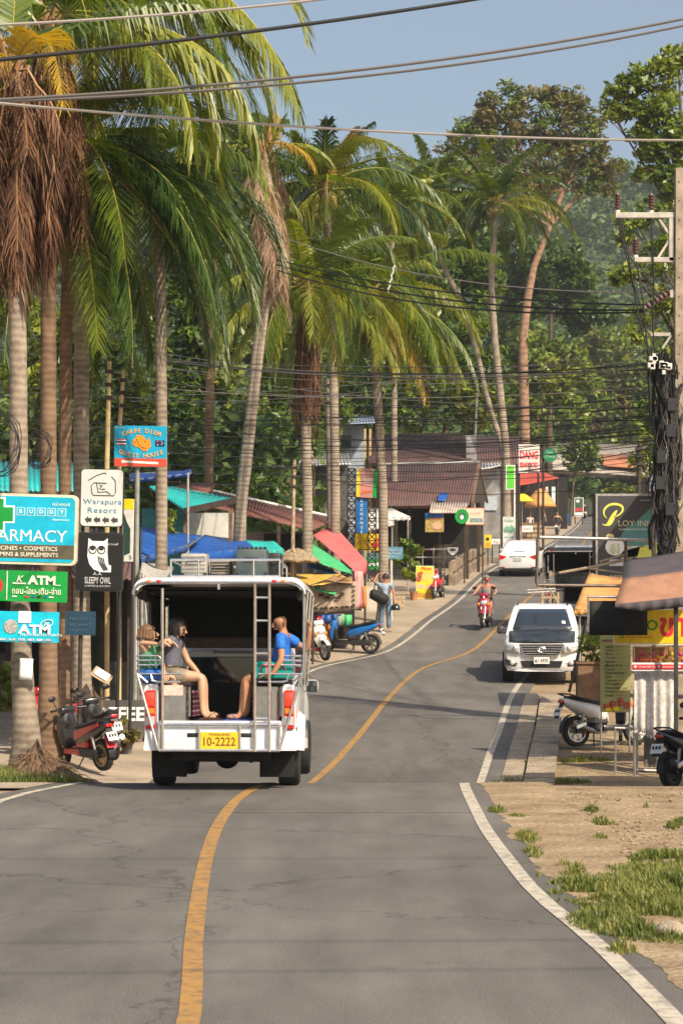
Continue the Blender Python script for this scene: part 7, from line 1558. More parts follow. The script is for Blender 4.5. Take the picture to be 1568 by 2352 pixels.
s.disc([(26, 1439, 16, 16)], mat('faded_sticker', (.42, .42, .40), .6, var=.5, scale=40), 'round_sticker'); s.poly([rect(43, 1403, 72, 1430)], S_WH, 'white_note'); s.text([('ATM', 80, 1444, 74, 21, dict(bold=.04)), ('กรุงเทพธนาคารอิเล็ก', 96, 1457, 96, 9)], S_WH, y=-.016)
s.line([[(108 + 14 * math.cos(R(20*k)), 1431 + 9 * math.sin(R(20*k)) - 3 * math.cos(R(20*k))) for k in range(19)]], S_WH, 'ring', .006); s.text([('24', 107, 1431, 12, 8, dict(shear=.3, bold=.02))], S_WH, 'ring_lettering', y=-.016); s.poly([rect(-20 + 21 * k, 1466, -4 + 21 * k, 1471) for k in range(7)], mat('card_pale', (.55, .55, .6), .5, var=.5, scale=30), 'card_marks')
s.posts([-50], .035, M_WOODD, py=1470)
# resort and cafe
s = Sign('resort_sign', 'white rounded resort sign with a line drawing and four left arrows', 185, 1077, 284, 1210, 34.2, mat('sign_pearl', (.62, .63, .62), .35, var=.1, scale=1.5), S_BK, .10, roll=1.2, r=.06, rim=.012)
s.line([[(203, 1104), (222, 1092), (240, 1086), (244, 1088)], [(256, 1094), (265, 1104), (266, 1130), (262, 1138), (216, 1138), (211, 1132), (210, 1116), (216, 1109), (245, 1110)], [(222, 1109), (226, 1131), (246, 1129), (254, 1135)], [(229, 1114), (236, 1116), (228, 1122), (234, 1124), (242, 1123)]], S_BK, 'line_drawing', .006)
s.text([('Warapura', 236, 1154, 88, 15, dict(space=1.12)), ('Resort', 236, 1172, 66, 12, dict(space=1.15))], S_INKB); s.poly([[(196 + 20 * k, 1194), (204 + 20 * k, 1186), (204 + 20 * k, 1190), (212 + 20 * k, 1190), (212 + 20 * k, 1199), (204 + 20 * k, 1199), (204 + 20 * k, 1203)] for k in range(4)], mat('print_dark_grey', (.05, .05, .05), .5, var=0), 'arrow')
s.posts([190, 278], .03, S_BK, py=1200)
s = Sign('cafe_sign', 'black cafe sign with a white owl and condensed lettering', 175, 1223, 283, 1358, 34.1, mat('sign_black', (.012, .012, .013), .4, var=.2, coat=.3), mat('sign_black_frame', (.03, .03, .032), .4), .12, roll=1.2, r=.06, rim=.014)
s.poly([[(203, 1236), (212, 1243), (238, 1243), (247, 1236), (247, 1270), (249, 1292), (251, 1298), (256, 1298), (256, 1314), (232, 1314), (216, 1308), (206, 1296), (201, 1278)]], S_WH, 'owl')
for q, m, y in (([(213, 1263, 9.5, 10), (233, 1263, 9.5, 10)], S_BK, -.016), ([(213, 1263, 7, 7.5), (233, 1263, 7, 7.5)], S_WH, -.019), ([(213, 1260, 6, 4.5), (233, 1260, 6, 4.5)], S_BK, -.022)): s.disc(q, m, 'owl_eye', y=y)
s.line([[(226 + k * 4, 1277 + k * 1.5), (229 + k * 4, 1292 + k), (240 + k * 3, 1310 - k * .5)] for k in range(4)], S_BK, 'wing_line', .007, y=-.018); s.line([[(a, 1314), (a, 1320)] for a in (219, 230)] + [[(a - 4, 1321), (a, 1316), (a + 4, 1321)] for a in (219, 230)], S_WH, 'owl_feet', .004)
s.text([('SLEEPY OWL', 226, 1333, 60, 15, dict(bold=.01)), ('คาเฟ่', 259, 1249, 24, 6), ('COFFEE & EATERY', 226, 1346, 60, 4)], mat('print_pale_grey', (.55, .55, .55), .5, var=0)); 
s = Sign('narrow_sign', 'narrow white banner with a yellow top and dark bottle shape behind the resort sign', 281, 1145, 309, 1291, 35.0, mat('sign_white', (.60, .60, .56), .5, var=.16), S_BK, .06, roll=1.2, rim=.008); s.poly([rect(283, 1146, 307, 1170)], S_YE, 'yellow_top'); s.poly([[(284, 1178), (292, 1200), (300, 1215), (300, 1270), (283, 1278)]], mat('print_bottle_green', (.01, .04, .03), .5, var=0), 'dark_shape'); s.text([('S', 301, 1280, None, 9)], S_BK); s.posts([306], .03, S_BK, py=1290)
s = Sign('street_sign', 'dark blue street name plate in the shade under the cafe sign', 150, 1404, 220, 1459, 34, mat('sign_dark_blue', (.01, .05, .09), .5, var=.2), None, .03, roll=1); s.text([('ซอย ท่าน้ำ 2', 185, 1420, 50, 10), ('Soi Tanam 2', 185, 1434, 50, 8), ('Lonely Beach', 180, 1448, 40, 6)], mat('print_dim_blue', (.06, .12, .17), .6, var=0)); s.posts([185], .035, M_IRON, py=1404, y=.04)
# guest house
s = Sign('guest_house_sign', 'cyan and red guest house sign with an orange rhino head', 263, 978, 383, 1072, 38.5, mat('sign_sky', (.0, .36, .62), .42, var=.16, coat=.2), None, .05, roll=.6, yaw=3)
s.poly([rect(263.5, 1053, 383, 1071.5)], S_RD if False else mat('print_vermilion', (.62, .07, .035), .5, var=.05), 'red_band'); s.poly([[(279, 1060), (284, 1056), (284, 1058), (364, 1061), (364, 1066), (284, 1063), (284, 1065)]], S_WH, 'arrow', y=-.016)
mb = MB()
for k, c in enumerate('CARPE DIEM'):
    a = (k - 4.5) / 4.5
    if c != ' ': put_text(mb, c, s.X(325 + a * 40), s.Z(989 + 7 * a * a), None, 10 * s.k, y=s.y, rot=-a * .28, bold=.03)
for k, c in enumerate('GUEST HOUSE'):
    a = (k - 5) / 5
    if c != ' ': put_text(mb, c, s.X(325 + a * 46), s.Z(1047 - 9 * a * a), None, 10 * s.k, y=s.y, rot=a * .3, bold=.03)
mb.build('lettering', mat('print_tan', (.62, .40, .16), .5, var=0), s.t, smooth=0); s.text([('Koh Chang', 275, 983, 22, 4)], S_WH, 'small_lettering')
s.poly([[(304, 1020), (306, 1010), (313, 1004), (314, 997), (318, 1000), (322, 999), (326, 1001), (331, 1000), (332, 1005), (337, 1011), (341, 1008), (343, 1003), (346, 1014), (347, 1026), (342, 1030), (338, 1036), (328, 1035), (318, 1027), (310, 1026)]], S_OR, 'rhino_head'); s.line([[(314, 1008), (317, 1018), (325, 1027), (337, 1030)], [(331, 1014), (335, 1013)], [(340, 1022), (342, 1021)], [(306, 1017), (311, 1013), (309, 1022)]], mat('print_brown', (.12, .04, .01), .5, var=0), 'rhino_lines', .005)
for i, (m, a, b) in enumerate(((S_RD, 1009, 1011), (S_WH, 1011, 1013.4), (mat('print_navy', (.01, .015, .10), .5, var=0), 1013.4, 1018), (S_WH, 1018, 1020.4), (S_RD, 1020.4, 1022.4))): s.poly([rect(268, a, 290, b)], m, 'striped_flag')
s.poly([rect(357, 1011, 378, 1024)], mat('print_navy', (.01, .015, .10), .5, var=0), 'blue_flag'); s.poly([rect(357, 1013, 367, 1014.2), rect(361.4, 1011, 362.6, 1017)], S_RD, 'flag_cross', y=-.016); s.disc([(371, 1014, 1, 1), (374, 1017, 1, 1), (371, 1020, 1, 1), (362, 1021, 1.2, 1.2)], S_WH, 'flag_star', y=-.016)
s.posts([316], .045, mat('grey_green_post', (.30, .32, .28), .6, .3, var=.2), py=1070, y=.05); 
# coffee board, menu lectern, paper
s = Sign('coffee_board', 'dark board with big white coffee lettering behind the truck', 166, 1608, 340, 1694, 36.8, mat('board_grey', (.085, .075, .072), .7, var=.15), None, .04); s.text([('COFFEE', 258, 1640, 152, 33, dict(bold=.03))], S_WH); s.posts([180, 330], .03, M_WOODD, y=.04, py=1612)
t = thing('menu_stand', 'wooden menu stand with an open white page beside the earth heap', 'stand', origin(234, 35.5)); z = WZ(1552, 35.5) - t.location.z; mb = MB(); mb.tube([(0, 0, -.1), (0, 0, z)], .025, 8); mb.build('pole', M_WOOD, t); mb = MB(); mb.box((0, 0, z), (.34, .26, .02), Euler((R(38), R(32), 0)).to_matrix()); mb.build('desk', M_WOODP, t); mb = MB(); mb.box((.01, -.015, z + .025), (.24, .18, .006), Euler((R(38), R(32), 0)).to_matrix()); mb.build('page', S_WH, t)
t = thing('paper_notice', 'blank white paper notice pinned to the nearest palm trunk', 'paper', W(61, 1537, 29.0), ry=R(3)); mb = MB(); mb.grid(lambda u, v: Vector((.18 * (u - .5), -.02 - .012 * math.sin(u * 3.14), .29 * (.5 - v))), 6, 4); mb.build('sheet', S_WH, t, solid=.003)
# middle of the street
s = Sign('exchange_sign', 'tall narrow blue vertical exchange sign on the lattice tower', 817, 1142, 843, 1224, 70.6, S_BL, None, .12); s.text([(c, 830, 1150 + 10.2 * k, None, 7, dict(bold=.03)) for k, c in enumerate('EXCHANGE')], mat('print_pale_blue', (.45, .62, .72), .5, var=0))
s = Sign('banner', 'tilted red banner with yellow and green edges above the exchange sign', 820, 1076, 866, 1143, 70.5, mat('banner_red', (.42, .13, .10), .7, var=.5, scale=3, dirt=(.26, .24, .24)), None, .04, roll=3); s.poly([rect(819, 1077, 827, 1142)], S_YE, 'yellow_edge'); s.poly([rect(857, 1077, 866, 1142)], S_GR, 'green_edge'); s.poly([[(828, 1138), (834, 1128), (856, 1126), (856, 1130), (840, 1134)]], mat('print_rust', (.55, .12, .04), .5, var=0), 'red_swash'); s.text([('WESTERN', 842, 1102, 24, 9), ('UNION', 842, 1113, 20, 9)] if False else [('TRAVEL', 842, 1104, 26, 10)], mat('print_grey', (.4, .38, .38), .5, var=0))
s = Sign('shop_sign', 'yellow board with food pictures low on the lattice tower', 815, 1226, 878, 1265, 71.6, S_YE, None, .05, yaw=-4); s.text([('FAST FOOD', 835, 1246, 30, 9)], mat('print_dark_red', (.3, .03, .02), .5, var=0)); s.disc([(862, 1252, 9, 7), (868, 1240, 7, 4)], S_RD, 'picture')
s = Sign('shop_sign', 'small green and teal boards behind the foot of the lattice tower', 840, 1270, 875, 1308, 72.5, S_GR, None, .05); s.poly([rect(841, 1270, 875, 1284)], S_TE, 'teal_band'); s.disc([(848, 1296, 4, 4), (858, 1296, 4, 4), (868, 1296, 4, 4)], S_WH, 'white_dot')
s = Sign('street_sign', 'grey blue street name sign on a white post behind the standing man', 870, 1256, 925, 1284, 66, S_SL, None, .03); s.text([('ซอยท่าเทียบเรือ 4', 898, 1263, 44, 6), ('Soi Tham Thian 4', 897, 1271, 44, 5), ('Lonely Beach', 897, 1278.5, 30, 4)], mat('print_sign_pale', (.5, .6, .66), .5, var=0)); s.posts([898], .045, mat('white_post', (.55, .52, .46), .7, var=.2), y=.03, py=1284)
s = Sign('pizza_board', 'yellow food board with pizza and burger pictures standing on the pavement', 955, 1300, 996, 1376, 76.5, S_YE, S_WH, .05, yaw=4, rim=.015)
s.text([('Pizza', 978, 1306, 24, 8, dict(shear=.2, bold=.02))], S_RD); s.disc([(966, 1320, 9, 7), (961, 1330, 6, 7)], mat('food_red', (.45, .09, .05), .6, var=.6, scale=30), 'food_picture'); s.disc([(981, 1324, 13, 11)], mat('food_green', (.42, .42, .08), .6, var=.7, scale=34, dirt=(.6, .25, .1)), 'pizza_picture', y=-.016); s.disc([(965, 1347, 8, 6), (985, 1348, 9, 6)], mat('food_brown', (.35, .14, .06), .6, var=.7, scale=34, dirt=(.75, .5, .4)), 'burger_picture'); s.poly([rect(958, 1362, 974, 1373), rect(977, 1362, 993, 1373)], mat('food_orange', (.70, .30, .04), .6, var=.6, scale=30), 'snack_picture'); s.posts([958, 994], .03, S_WH, py=1376, y=.03)
s = Sign('restaurant_sign', 'cream sign with a round green badge under the restaurant gable', 1068, 1166, 1112, 1206, 85.5, S_CR, mat('red_frame', (.42, .08, .05), .6), .06, rim=.03); s.disc([(1060, 1186, 16, 17)], S_GR, 'green_badge', y=-.02); s.disc([(1060, 1186, 9, 9)], mat('print_leaf', (.03, .12, .05), .5, var=0), 'badge_face', y=-.024); s.disc([(1060, 1188, 4, 5)], S_WH, 'badge_mark', y=-.028); s.text([('BAMBOO', 1092, 1180, 26, 5)] if False else [('CAFE', 1090, 1180, 24, 6)], mat('print_faded', (.5, .25, .2), .5, var=0)); s.poly([rect(1078, 1190, 1108, 1200)], mat('picture_teal', (.25, .36, .34), .6, var=.6, scale=20), 'picture'); s.posts([1066, 1108], .03, M_IRON, py=1206, y=.06)
s = Sign('food_sign', 'blue topped picture sign of a rice dish hanging on the restaurant', 976, 1178, 1018, 1222, 86.2, mat('sign_food', (.45, .33, .10), .6, var=.4, scale=9), None, .16, yaw=-8); s.poly([rect(976, 1178, 1018, 1190)], S_BL, 'blue_top'); s.disc([(1004, 1207, 11, 9)], mat('food_brown', (.35, .14, .06)), 'dish_picture'); s.text([('FOOD', 1003, 1191, 22, 5)], S_RD)
s = Sign('half_round_sign', 'white half round sign with a brown oval on the restaurant railing', 1026, 1255, 1052, 1276, 86.5, M_WOODD, None, .03); s.poly([[(1026, 1257), (1052, 1257), (1051, 1265), (1046, 1272), (1039, 1275), (1032, 1272), (1027, 1265)]], S_WH, 'half_disc'); s.disc([(1039, 1263, 7, 3.5)], M_WOOD, 'brown_oval', y=-.018)
s = Sign('yellow_board', 'small yellow and black board left of the barrier end', 1112, 1228, 1128, 1258, 99, S_YE, None, .04); s.disc([(1119, 1238, 4, 4)], S_BK, 'dark_figure'); s.poly([rect(1114, 1246, 1126, 1256)], S_OR, 'orange_foot'); s.posts([1120], .03, M_IRON, py=1258)
s = Sign('shop_board', 'small red and white board near the far end of the barrier', 1128, 1238, 1148, 1250, 103, S_WH, None, .04); s.text([('OPEN', 1138, 1244, 15, 5)] if False else [('ร้าน', 1138, 1244, 12, 7)], S_RD); s.posts([1130, 1146], .025, M_IRON, py=1250)
# far end
s = Sign('restaurant_sign', 'tall white sign with red serif style seafood lettering', 1190, 1021, 1238, 1086, 118, mat('sign_milky', (.68, .64, .60), .5, var=.1), S_WH, .12, rim=.03); s.text([('DANG', 1214, 1045, 42, 19, dict(bold=.045)), ('SEAFOOD', 1213, 1068, 42, 12, dict(bold=.05)), ('& BBQ', 1222, 1082, 18, 5)], S_RD); s.posts([1192, 1236], .06, M_IRON, y=.14)
s = Sign('round_sign', 'round dark green beer sign right of the seafood sign', 1258, 1043, 1266, 1051, 117, S_GR, None, .06); s.disc([(1262, 1046, 16, 16)], mat('sign_bottle_green', (.01, .17, .07), .45, var=.1), 'disc', y=-.03); s.text([('Chang', 1262, 1049, 24, 7, dict(shear=.2)), ('BEER', 1262, 1039, 14, 4)], mat('print_mint', (.35, .6, .4), .5, var=0), y=-.036); s.posts([1247], .07, M_WOODD, y=.06, py=1022)
s = Sign('green_sign', 'plain bright green sign in a white frame beside the straight palm', 1161, 1068, 1182, 1124, 104, mat('sign_bright_green', (.10, .55, .03), .5, var=.05), S_WH, .08, rim=.04); s.posts([1181], .04, S_WH, y=.08)
s = Sign('standing_banner', 'white standing banner with green pictures left of the white car', 1154, 1187, 1183, 1258, 104, mat('banner_white', (.62, .66, .62), .6, var=.2, scale=2), None, .04); s.poly([[(1156, 1216), (1162, 1206), (1168, 1212), (1174, 1205), (1182, 1214), (1182, 1222), (1156, 1224)]], mat('picture_green', (.20, .40, .28), .6, var=.4, scale=6), 'picture'); s.text([('น้ำแข็งใส', 1168, 1196, 22, 6), ('SMOOTHIE', 1168, 1234, 22, 4)], S_TE); s.posts([1156, 1181], .025, S_WH, py=1258, y=.04)
s = Sign('notice_board', 'red lettered notice hanging on the stall counter', 1198, 1208, 1222, 1222, 140.2, S_WH, None, .03); s.text([('อาหาร', 1210, 1215, 18, 7)], S_RD); s.posts([1200, 1220], .025, M_IRON)
s = Sign('bank_board', 'dark green board with red and white panels beside the distant rider', 1318, 1143, 1339, 1186, 185, mat('sign_forest', (.03, .09, .05), .5, var=.15), S_WH, .06, rim=.05); s.disc([(1326, 1151, 4, 3.5)], S_WH, 'white_mark'); s.poly([rect(1320, 1167, 1328, 1174), rect(1330, 1167, 1337, 1174)], S_RD, 'red_panel'); s.poly([rect(1320, 1177, 1337, 1183)], S_WH, 'white_panel'); s.posts([1320, 1337], .05, M_IRON, y=.06)
# hotel sign
s = Sign('hotel_sign', 'large charcoal hotel sign with a yellow cursive initial and teal sweep', 1367, 1134, 1512, 1340, 60, S_DG, M_GALV, .14, rim=.06)
s.poly([[(1420, 1240), (1434, 1214), (1460, 1198), (1492, 1168), (1507, 1160), (1507, 1262), (1426, 1262)]], S_TE, 'teal_sweep')
def ribbon(pts, ws):
    P = [Vector(p) for p in pts]; L, Rr = [], []
    for i, p in enumerate(P):
        t_ = (P[min(i+1, len(P)-1)] - P[max(i-1, 0)]).normalized(); n_ = Vector((-t_.y, t_.x)); L.append(p + n_ * ws[i]); Rr.append(p - n_ * ws[i])
    return [[L[i], L[i+1], Rr[i+1], Rr[i]] for i in range(len(P) - 1)]
def spl(pts, n=6):
    P = [Vector(p) for p in pts]; out = []
    for i in range(len(P) - 1):
        a, b, c, d = P[max(i-1, 0)], P[i], P[i+1], P[min(i+2, len(P)-1)]
        for k in range(n): t_ = k / n; out.append(.5 * ((2*b) + (c - a) * t_ + (2*a - 5*b + 4*c - d) * t_*t_ + (-a + 3*b - 3*c + d) * t_**3))
    return out + [P[-1]]
bowl = spl([(1392, 1190), (1386, 1182), (1387, 1170), (1398, 1160), (1414, 1158), (1427, 1163), (1428, 1174), (1418, 1184), (1408, 1187)]); stem = spl([(1416, 1172), (1410, 1180), (1404, 1192), (1398, 1202), (1390, 1206), (1382, 1204)])
s.poly(ribbon(bowl, [.8 + 2.0 * math.sin(math.pi * i / (len(bowl) - 1)) for i in range(len(bowl))]) + ribbon(stem, [1 + 4.6 * math.sin(math.pi * min(1, i / (len(stem) - 1) * 1.1)) ** 1 * (1 if i < len(stem) * .7 else .5) for i in range(len(stem))]), S_LIME, 'cursive_initial', y=-.02)
s.text([('LOY INN', 1458, 1202, 78, 13)], mat('print_pale_gold', (.66, .60, .38), .5, var=0)); s.text([('Lonelybeach Kohchang', 1460, 1216, 78, 6), ('www.ployinn.com', 1486, 1149, 36, 3.5)], S_WH, 'small_lettering'); s.text([('INFORMATION', 1436, 1325, 72, 8)], mat('print_pale_gold', (.66, .60, .38)), 'info_lettering', y=-.02)
s.poly([rect(1426, 1254, 1508, 1280), [(1426, 1266), (1508, 1246), (1508, 1262), (1426, 1290)]], mat('picture_pale', (.62, .62, .56), .6, var=.25, scale=4), 'photo_strip', y=-.014); s.poly([[(1468, 1258), (1507, 1246), (1507, 1276), (1462, 1282)]], S_LIME, 'lime_corner', y=-.018)
s.disc([(1411, 1256, 22, 20)], S_WH, 'white_flower', y=-.02); s.disc([(1400, 1232, 9, 6)], mat('picture_gold', (.60, .50, .20), .6, var=.3), 'gold_cup', y=-.02); s.disc([(1406, 1262, 7, 13), (1418, 1262, 4, 13)], mat('picture_mint', (.62, .66, .44), .6, var=.2), 'petal', y=-.024); s.poly([rect(1398, 1285, 1430, 1300)], mat('picture_bowl', (.55, .56, .58), .5), 'white_bowl', y=-.02)
s.posts([1365, 1512], .06, M_IRON, y=.05, py=1132)
# stall boards
s = Sign('stall_banner', 'yellow banner with big red Thai lettering on the fruit stall', 1408, 1398, 1640, 1481, 34.4, S_YE, S_WH, .02, rim=.02, roll=.4); s.text([('ขาย', 1563, 1440, 100, 44, dict(bold=.025))], S_RD); s.disc([(1496, 1436, 13, 12), (1427, 1463, 5, 4)], S_GR, 'green_ring'); s.disc([(1496, 1436, 8, 8), (1427, 1463, 2.5, 2)], S_YE, 'ring_inner', y=-.017); s.text([('ขนมไทย อร่อยทุกวัน', 1466, 1464, 56, 6)], S_RD, 'small_lettering')
s = Sign('menu_board', 'tall olive menu board listing fruit shakes beside the white scooter', 1378, 1459, 1447, 1636, 35.6, mat('sign_olive', (.34, .34, .13), .6, var=.15, scale=3), None, .02); items = ['Lemon', 'Apple', 'Mango', 'Orange', 'Banana', 'Mixed Fruit', 'Carrot', 'Passionfruit', 'Lime', 'Coconut', 'Pineapple', 'Watermelon', 'Papaya', 'Guava']
s.text([('MENU', 1394, 1472, 22, 6, dict(bold=.03))], mat('print_plum', (.2, .03, .06), .5, var=0), 'heading'); mb = MB()
for k, q in enumerate(items): wd = 3.6 * len(q); put_text(mb, q, s.X(1389 + wd / 2), s.Z(1485 + 8.6 * k), wd * s.k, 6.0 * s.k, y=s.y, bold=.02)
mb.build('lettering', mat('print_dark_green', (.03, .05, .01), .5, var=0), s.t, smooth=0); s.poly([rect(1412 + (len(q) > 9) * 18, 1485 + 8.6 * k - 1, 1432 + (len(q) > 9) * 8, 1485 + 8.6 * k + 1) for k, q in enumerate(items)], mat('print_faint', (.26, .22, .08), .5, var=0), 'price_marks'); s.disc([(1405, 1618, 9, 9), (1424, 1612, 8, 10), (1390, 1622, 7, 6), (1438, 1620, 7, 8)], mat('food_red', (.45, .09, .05)), 'fruit_picture'); s.disc([(1414, 1628, 8, 5), (1396, 1630, 8, 5)], S_YE, 'fruit_picture', y=-.017); s.posts([1380, 1445], .015, M_GALV, y=.02)
s = Sign('stall_strip', 'red strip with white Thai lettering above the lace cloth', 1450, 1522, 1640, 1541, 33.0, S_WH, None, .02); s.poly([rect(1451, 1526, 1640, 1537)], S_RD, 'red_band'); s.text([('● น้ำผลไม้ปั่น ● สดทุกวัน ●', 1508, 1531.5, 108, 7)], S_WH, y=-.017); s.text([('A B A I  O S O M E T', 1520, 1495, 110, 6)] if False else [('น้ำผลไม้สด', 1500, 1514, 60, 6)], S_RD, 'small_lettering')
# ---------------------------------------------------------------- poles and cables
M_POLE = mat('concrete_pole', (.33, .265, .195), .9, var=.35, scale=3, bump=.3, bscale=20); M_WIRE = mat('cable_black', (.010, .010, .011), .6, var=0); M_WIREG = mat('cable_grey', (.09, .08, .075), .5, var=0); M_WIREP = mat('cable_pale', (.26, .235, .21), .5, var=0); M_PORC = mat('porcelain_brown', (.10, .025, .018), .25, var=.2, coat=.6); M_PORCW = mat('porcelain_white', (.6, .58, .55), .3, var=.1)
DP = 38.0
t = thing('utility_pole', 'square concrete utility pole at the right edge with insulators and crossarms', 'utility pole', origin(1562, DP)); PO = t.location.copy(); PX = lambda px, py, dd=0: W(px, py, DP + dd) - PO
mb = MB(); zt = WZ(388, DP) - PO.z; mb.loft([[(sx * w_, sy * w_, z) for sx, sy in ((-1, -1), (1, -1), (1, 1), (-1, 1))] for z, w_ in ((-.3, .135), (zt, .10))]); mb.build('pole', M_POLE, t)
for k in range(26): mb = MB() if k == 0 else mb; z = zt - .25 - k * .34; mb.lathe([(.013, -.006), (.013, .006)], 8, Matrix.Rotation(R(90), 3, 'X'), (-.045, -.102 - .035 * (k / 26), z))
mb.build('bolt_holes', M_INK, t)
mb = MB(); mb.box((PX(1480, 495)).to_tuple(), (1.06, .10, .10), r=.006); mb.box((PX(1503, 597)).to_tuple(), (.74, .09, .09), r=.006); mb.box((PX(1540, 545)).to_tuple(), (.09, .09, .86), r=.006); mb.bar(PX(1512, 502), PX(1540, 545), .04); mb.bar(PX(1540, 545), PX(1510, 592), .04); mb.box((PX(1515, 768)).to_tuple(), (.36, .05, .06)); mb.bar(PX(1520, 800), PX(1540, 770), .04); mb.build('crossarm', mat('weathered_arm', (.46, .43, .38), .6, .2, var=.2), t)
def insulator(p, h=.30, parent=t, m=None):
    mb = MB(); pr = [(.02, 0)]
    for k in range(5): z = h * (.12 + .17 * k); pr += [(.035, z), (.062, z + .012), (.062, z + .03), (.035, z + .042)]
    pr += [(.03, h)]; mb.lathe(pr, 14, None, p); mb.build('insulator', m or M_PORC, parent); mb = MB(); mb.lathe([(.05, -.05), (.05, 0)], 12, None, p)
    mb.build('insulator_base', M_PORCW, parent)
for px, py in ((1417, 487), (1494, 488), (1458, 590)): insulator(PX(px, py) + Vector((0, 0, .03)))
mb = MB(); a, b = PX(1540, 668), PX(1478, 708); 
for k in range(6): p = a.lerp(b, .12 + .15 * k); mb.ball(p, (.035, .075, .075), 12, 8, Matrix.Rotation(R(-33), 3, 'Y'))
mb.build('strain_insulator', M_PORC, t); mb = MB()
for k in range(6): p = a.lerp(b, .19 + .15 * k); mb.ball(p, .04, 10, 6)
mb.tube([a, b], .02, 6); mb.build('strain_link', M_PORCW, t)
mb = MB(); mb.box(PX(1546, 676).to_tuple(), (.16, .12, .14), r=.01); mb.build('bracket', mat('weathered_arm', (.46, .43, .38)), t)
for k, (x0, y0, x1, y1) in enumerate(((1417, 500, 1500, 850), (1460, 600, 1500, 850), (1494, 500, 1505, 850), (1422, 500, 1470, 700))): mb = MB(); a, b = PX(x0, y0, -.06), PX(x1, y1, -.1); mb.tube([a, a.lerp(b, .35) + Vector((.02, 0, -.1)), a.lerp(b, .7) + Vector((-.03, 0, -.05)), b], .014, 6); mb.build('drop_cable', M_WIRE, t)
rnd = random.Random(8)
tb = thing('cable_tangle', 'huge black tangle of cables hanging down the side of the utility pole', 'cable tangle', PO + Vector((-.25, -.1, 0)))
mb = MB()
for k in range(150):
    px = rnd.gauss(1528, 13); r0 = rnd.uniform(800, 960); r1 = rnd.uniform(1080, 1290); pts = []
    for i in range(9):
        u = i / 8; pts.append(W(px + 9 * math.sin(u * rnd.uniform(3, 8) + k) + rnd.gauss(0, 4), r0 + (r1 - r0) * u, DP - .12 + rnd.uniform(-.12, .12)) - tb.location)
    mb.tube(pts, rnd.choice([.008, .010, .014, .02, .028]), 5)
for k in range(26):
    c = W(rnd.gauss(1525, 14), rnd.uniform(880, 1220), DP - .2); rr = rnd.uniform(.08, .22); ax = rnd.uniform(.5, 1); ph = rnd.uniform(0, 6)
    mb.tube([c - tb.location + Vector((math.cos(a * .449 + ph) * rr * .7, rnd.uniform(-.03, .03), math.sin(a * .449 + ph) * rr * (1 + ax))) for a in range(14)], .009, 5, closed=True)
mb.build('cables', M_WIRE, tb, smooth=60)
mb = MB()
for k in range(34):
    px = rnd.gauss(1536, 14); r0 = rnd.uniform(820, 1100); pts = [W(px + rnd.gauss(0, 5), r0 + 28 * i, DP - .3 + rnd.uniform(-.08, .08)) - tb.location for i in range(6)]; mb.tube(pts, .007, 4)
mb.build('pale_cables', M_WIREG, tb, smooth=60)
mb = MB()
for k in range(14): p = W(1505 + rnd.uniform(-12, 30), 828 + rnd.uniform(-12, 30), DP - .25) - tb.location; mb.box(p, (rnd.uniform(.06, .16), .08, rnd.uniform(.05, .12)), r=.01)
mb.build('connector', M_PORCW, tb)
for k in range(5): mb = MB(); p = W(1512 + rnd.uniform(0, 30), 930 + 60 * k, DP - .34) - tb.location; mb.box(p, (.17, .10, .24), r=.015); mb.build('junction_box', M_BLACK, tb)
mb = MB(); mb.loft([[(sx * w_, sy * w_ * .6, z) for sx, sy in ((-1, -1), (1, -1), (1, 1), (-1, 1))] for z, w_ in ((WZ(1290, DP) - tb.location.z, .10), (WZ(1080, DP) - tb.location.z, .17), (WZ(900, DP) - tb.location.z, .12), (WZ(830, DP) - tb.location.z, .05))]); mb.build('core_bundle', M_BLACKV, tb)
def cable(name, label, p0, p1, sag, r, m=None, group=None, cat='cable', mid=None):
    p0, p1 = Vector(p0), Vector(p1); o = thing(name, label, cat, p0, group=group) if False else None; n = 20
    mb = MB(); mb.tube([p0.lerp(p1, i / n) - p0 + Vector((0, 0, -sag * 4 * (i / n) * (1 - i / n))) for i in range(n + 1)], r, 5); ob = mb.build(name, m or M_WIRE, None, smooth=60); ob.location = p0; return tag(ob, label, cat, group)
# heavy cables near the camera
cable('power_cable', 'pale grey cable crossing the palm crowns at the top left corner', W(-60, 60, 20), W(900, -22, 24), .05, .015, M_WIREP)
cable('power_cable', 'thick black cable crossing the upper palms and running to the top edge', W(-80, 145, 17), W(1300, -38, 23), .06, .019)
cable('power_cable', 'upper dark cable of the close pair sloping up to the right across the sky', W(-80, 233, 18), W(1680, 20, 24), .16, .015, M_WIREG)
cable('power_cable', 'lower dark cable of the close pair sloping up to the right across the sky', W(-80, 236, 19), W(1680, 34, 26), .20, .015, M_WIREG)
cable('power_cable', 'pale cable falling gently from the left edge towards the rusty tree crown', W(-60, 232, 19), W(1660, 322, 28), .10, .014, M_WIREP)
for k, (a, b, c) in enumerate(((500, 556, 700), (500, 562, 712), (505, 572, 716))): cable('power_cable', 'black cable of the triple bundle running down to the pole insulator', W(a, b, 52), W(1480, c, 38.2), .35 + .08 * k, .017, None, 'triple black cables to the pole insulator')
cable('thin_cable', 'thin pale wire dropping from the battered palm to the pole bracket', W(560, 510, 55), W(1545, 672, 38), .5, .011, M_WIREP)
t = thing('spacer', 'white zigzag spacer clamped between two black cables in mid air', 'cable spacer', W(898, 640, 46.5)); mb = MB(); mb.tube([((-.012 if k % 2 else .012) - .018 * k + .07, 0, .30 - .075 * k) for k in range(9)], .018, 6); mb.build('rod', M_PORCW, t)
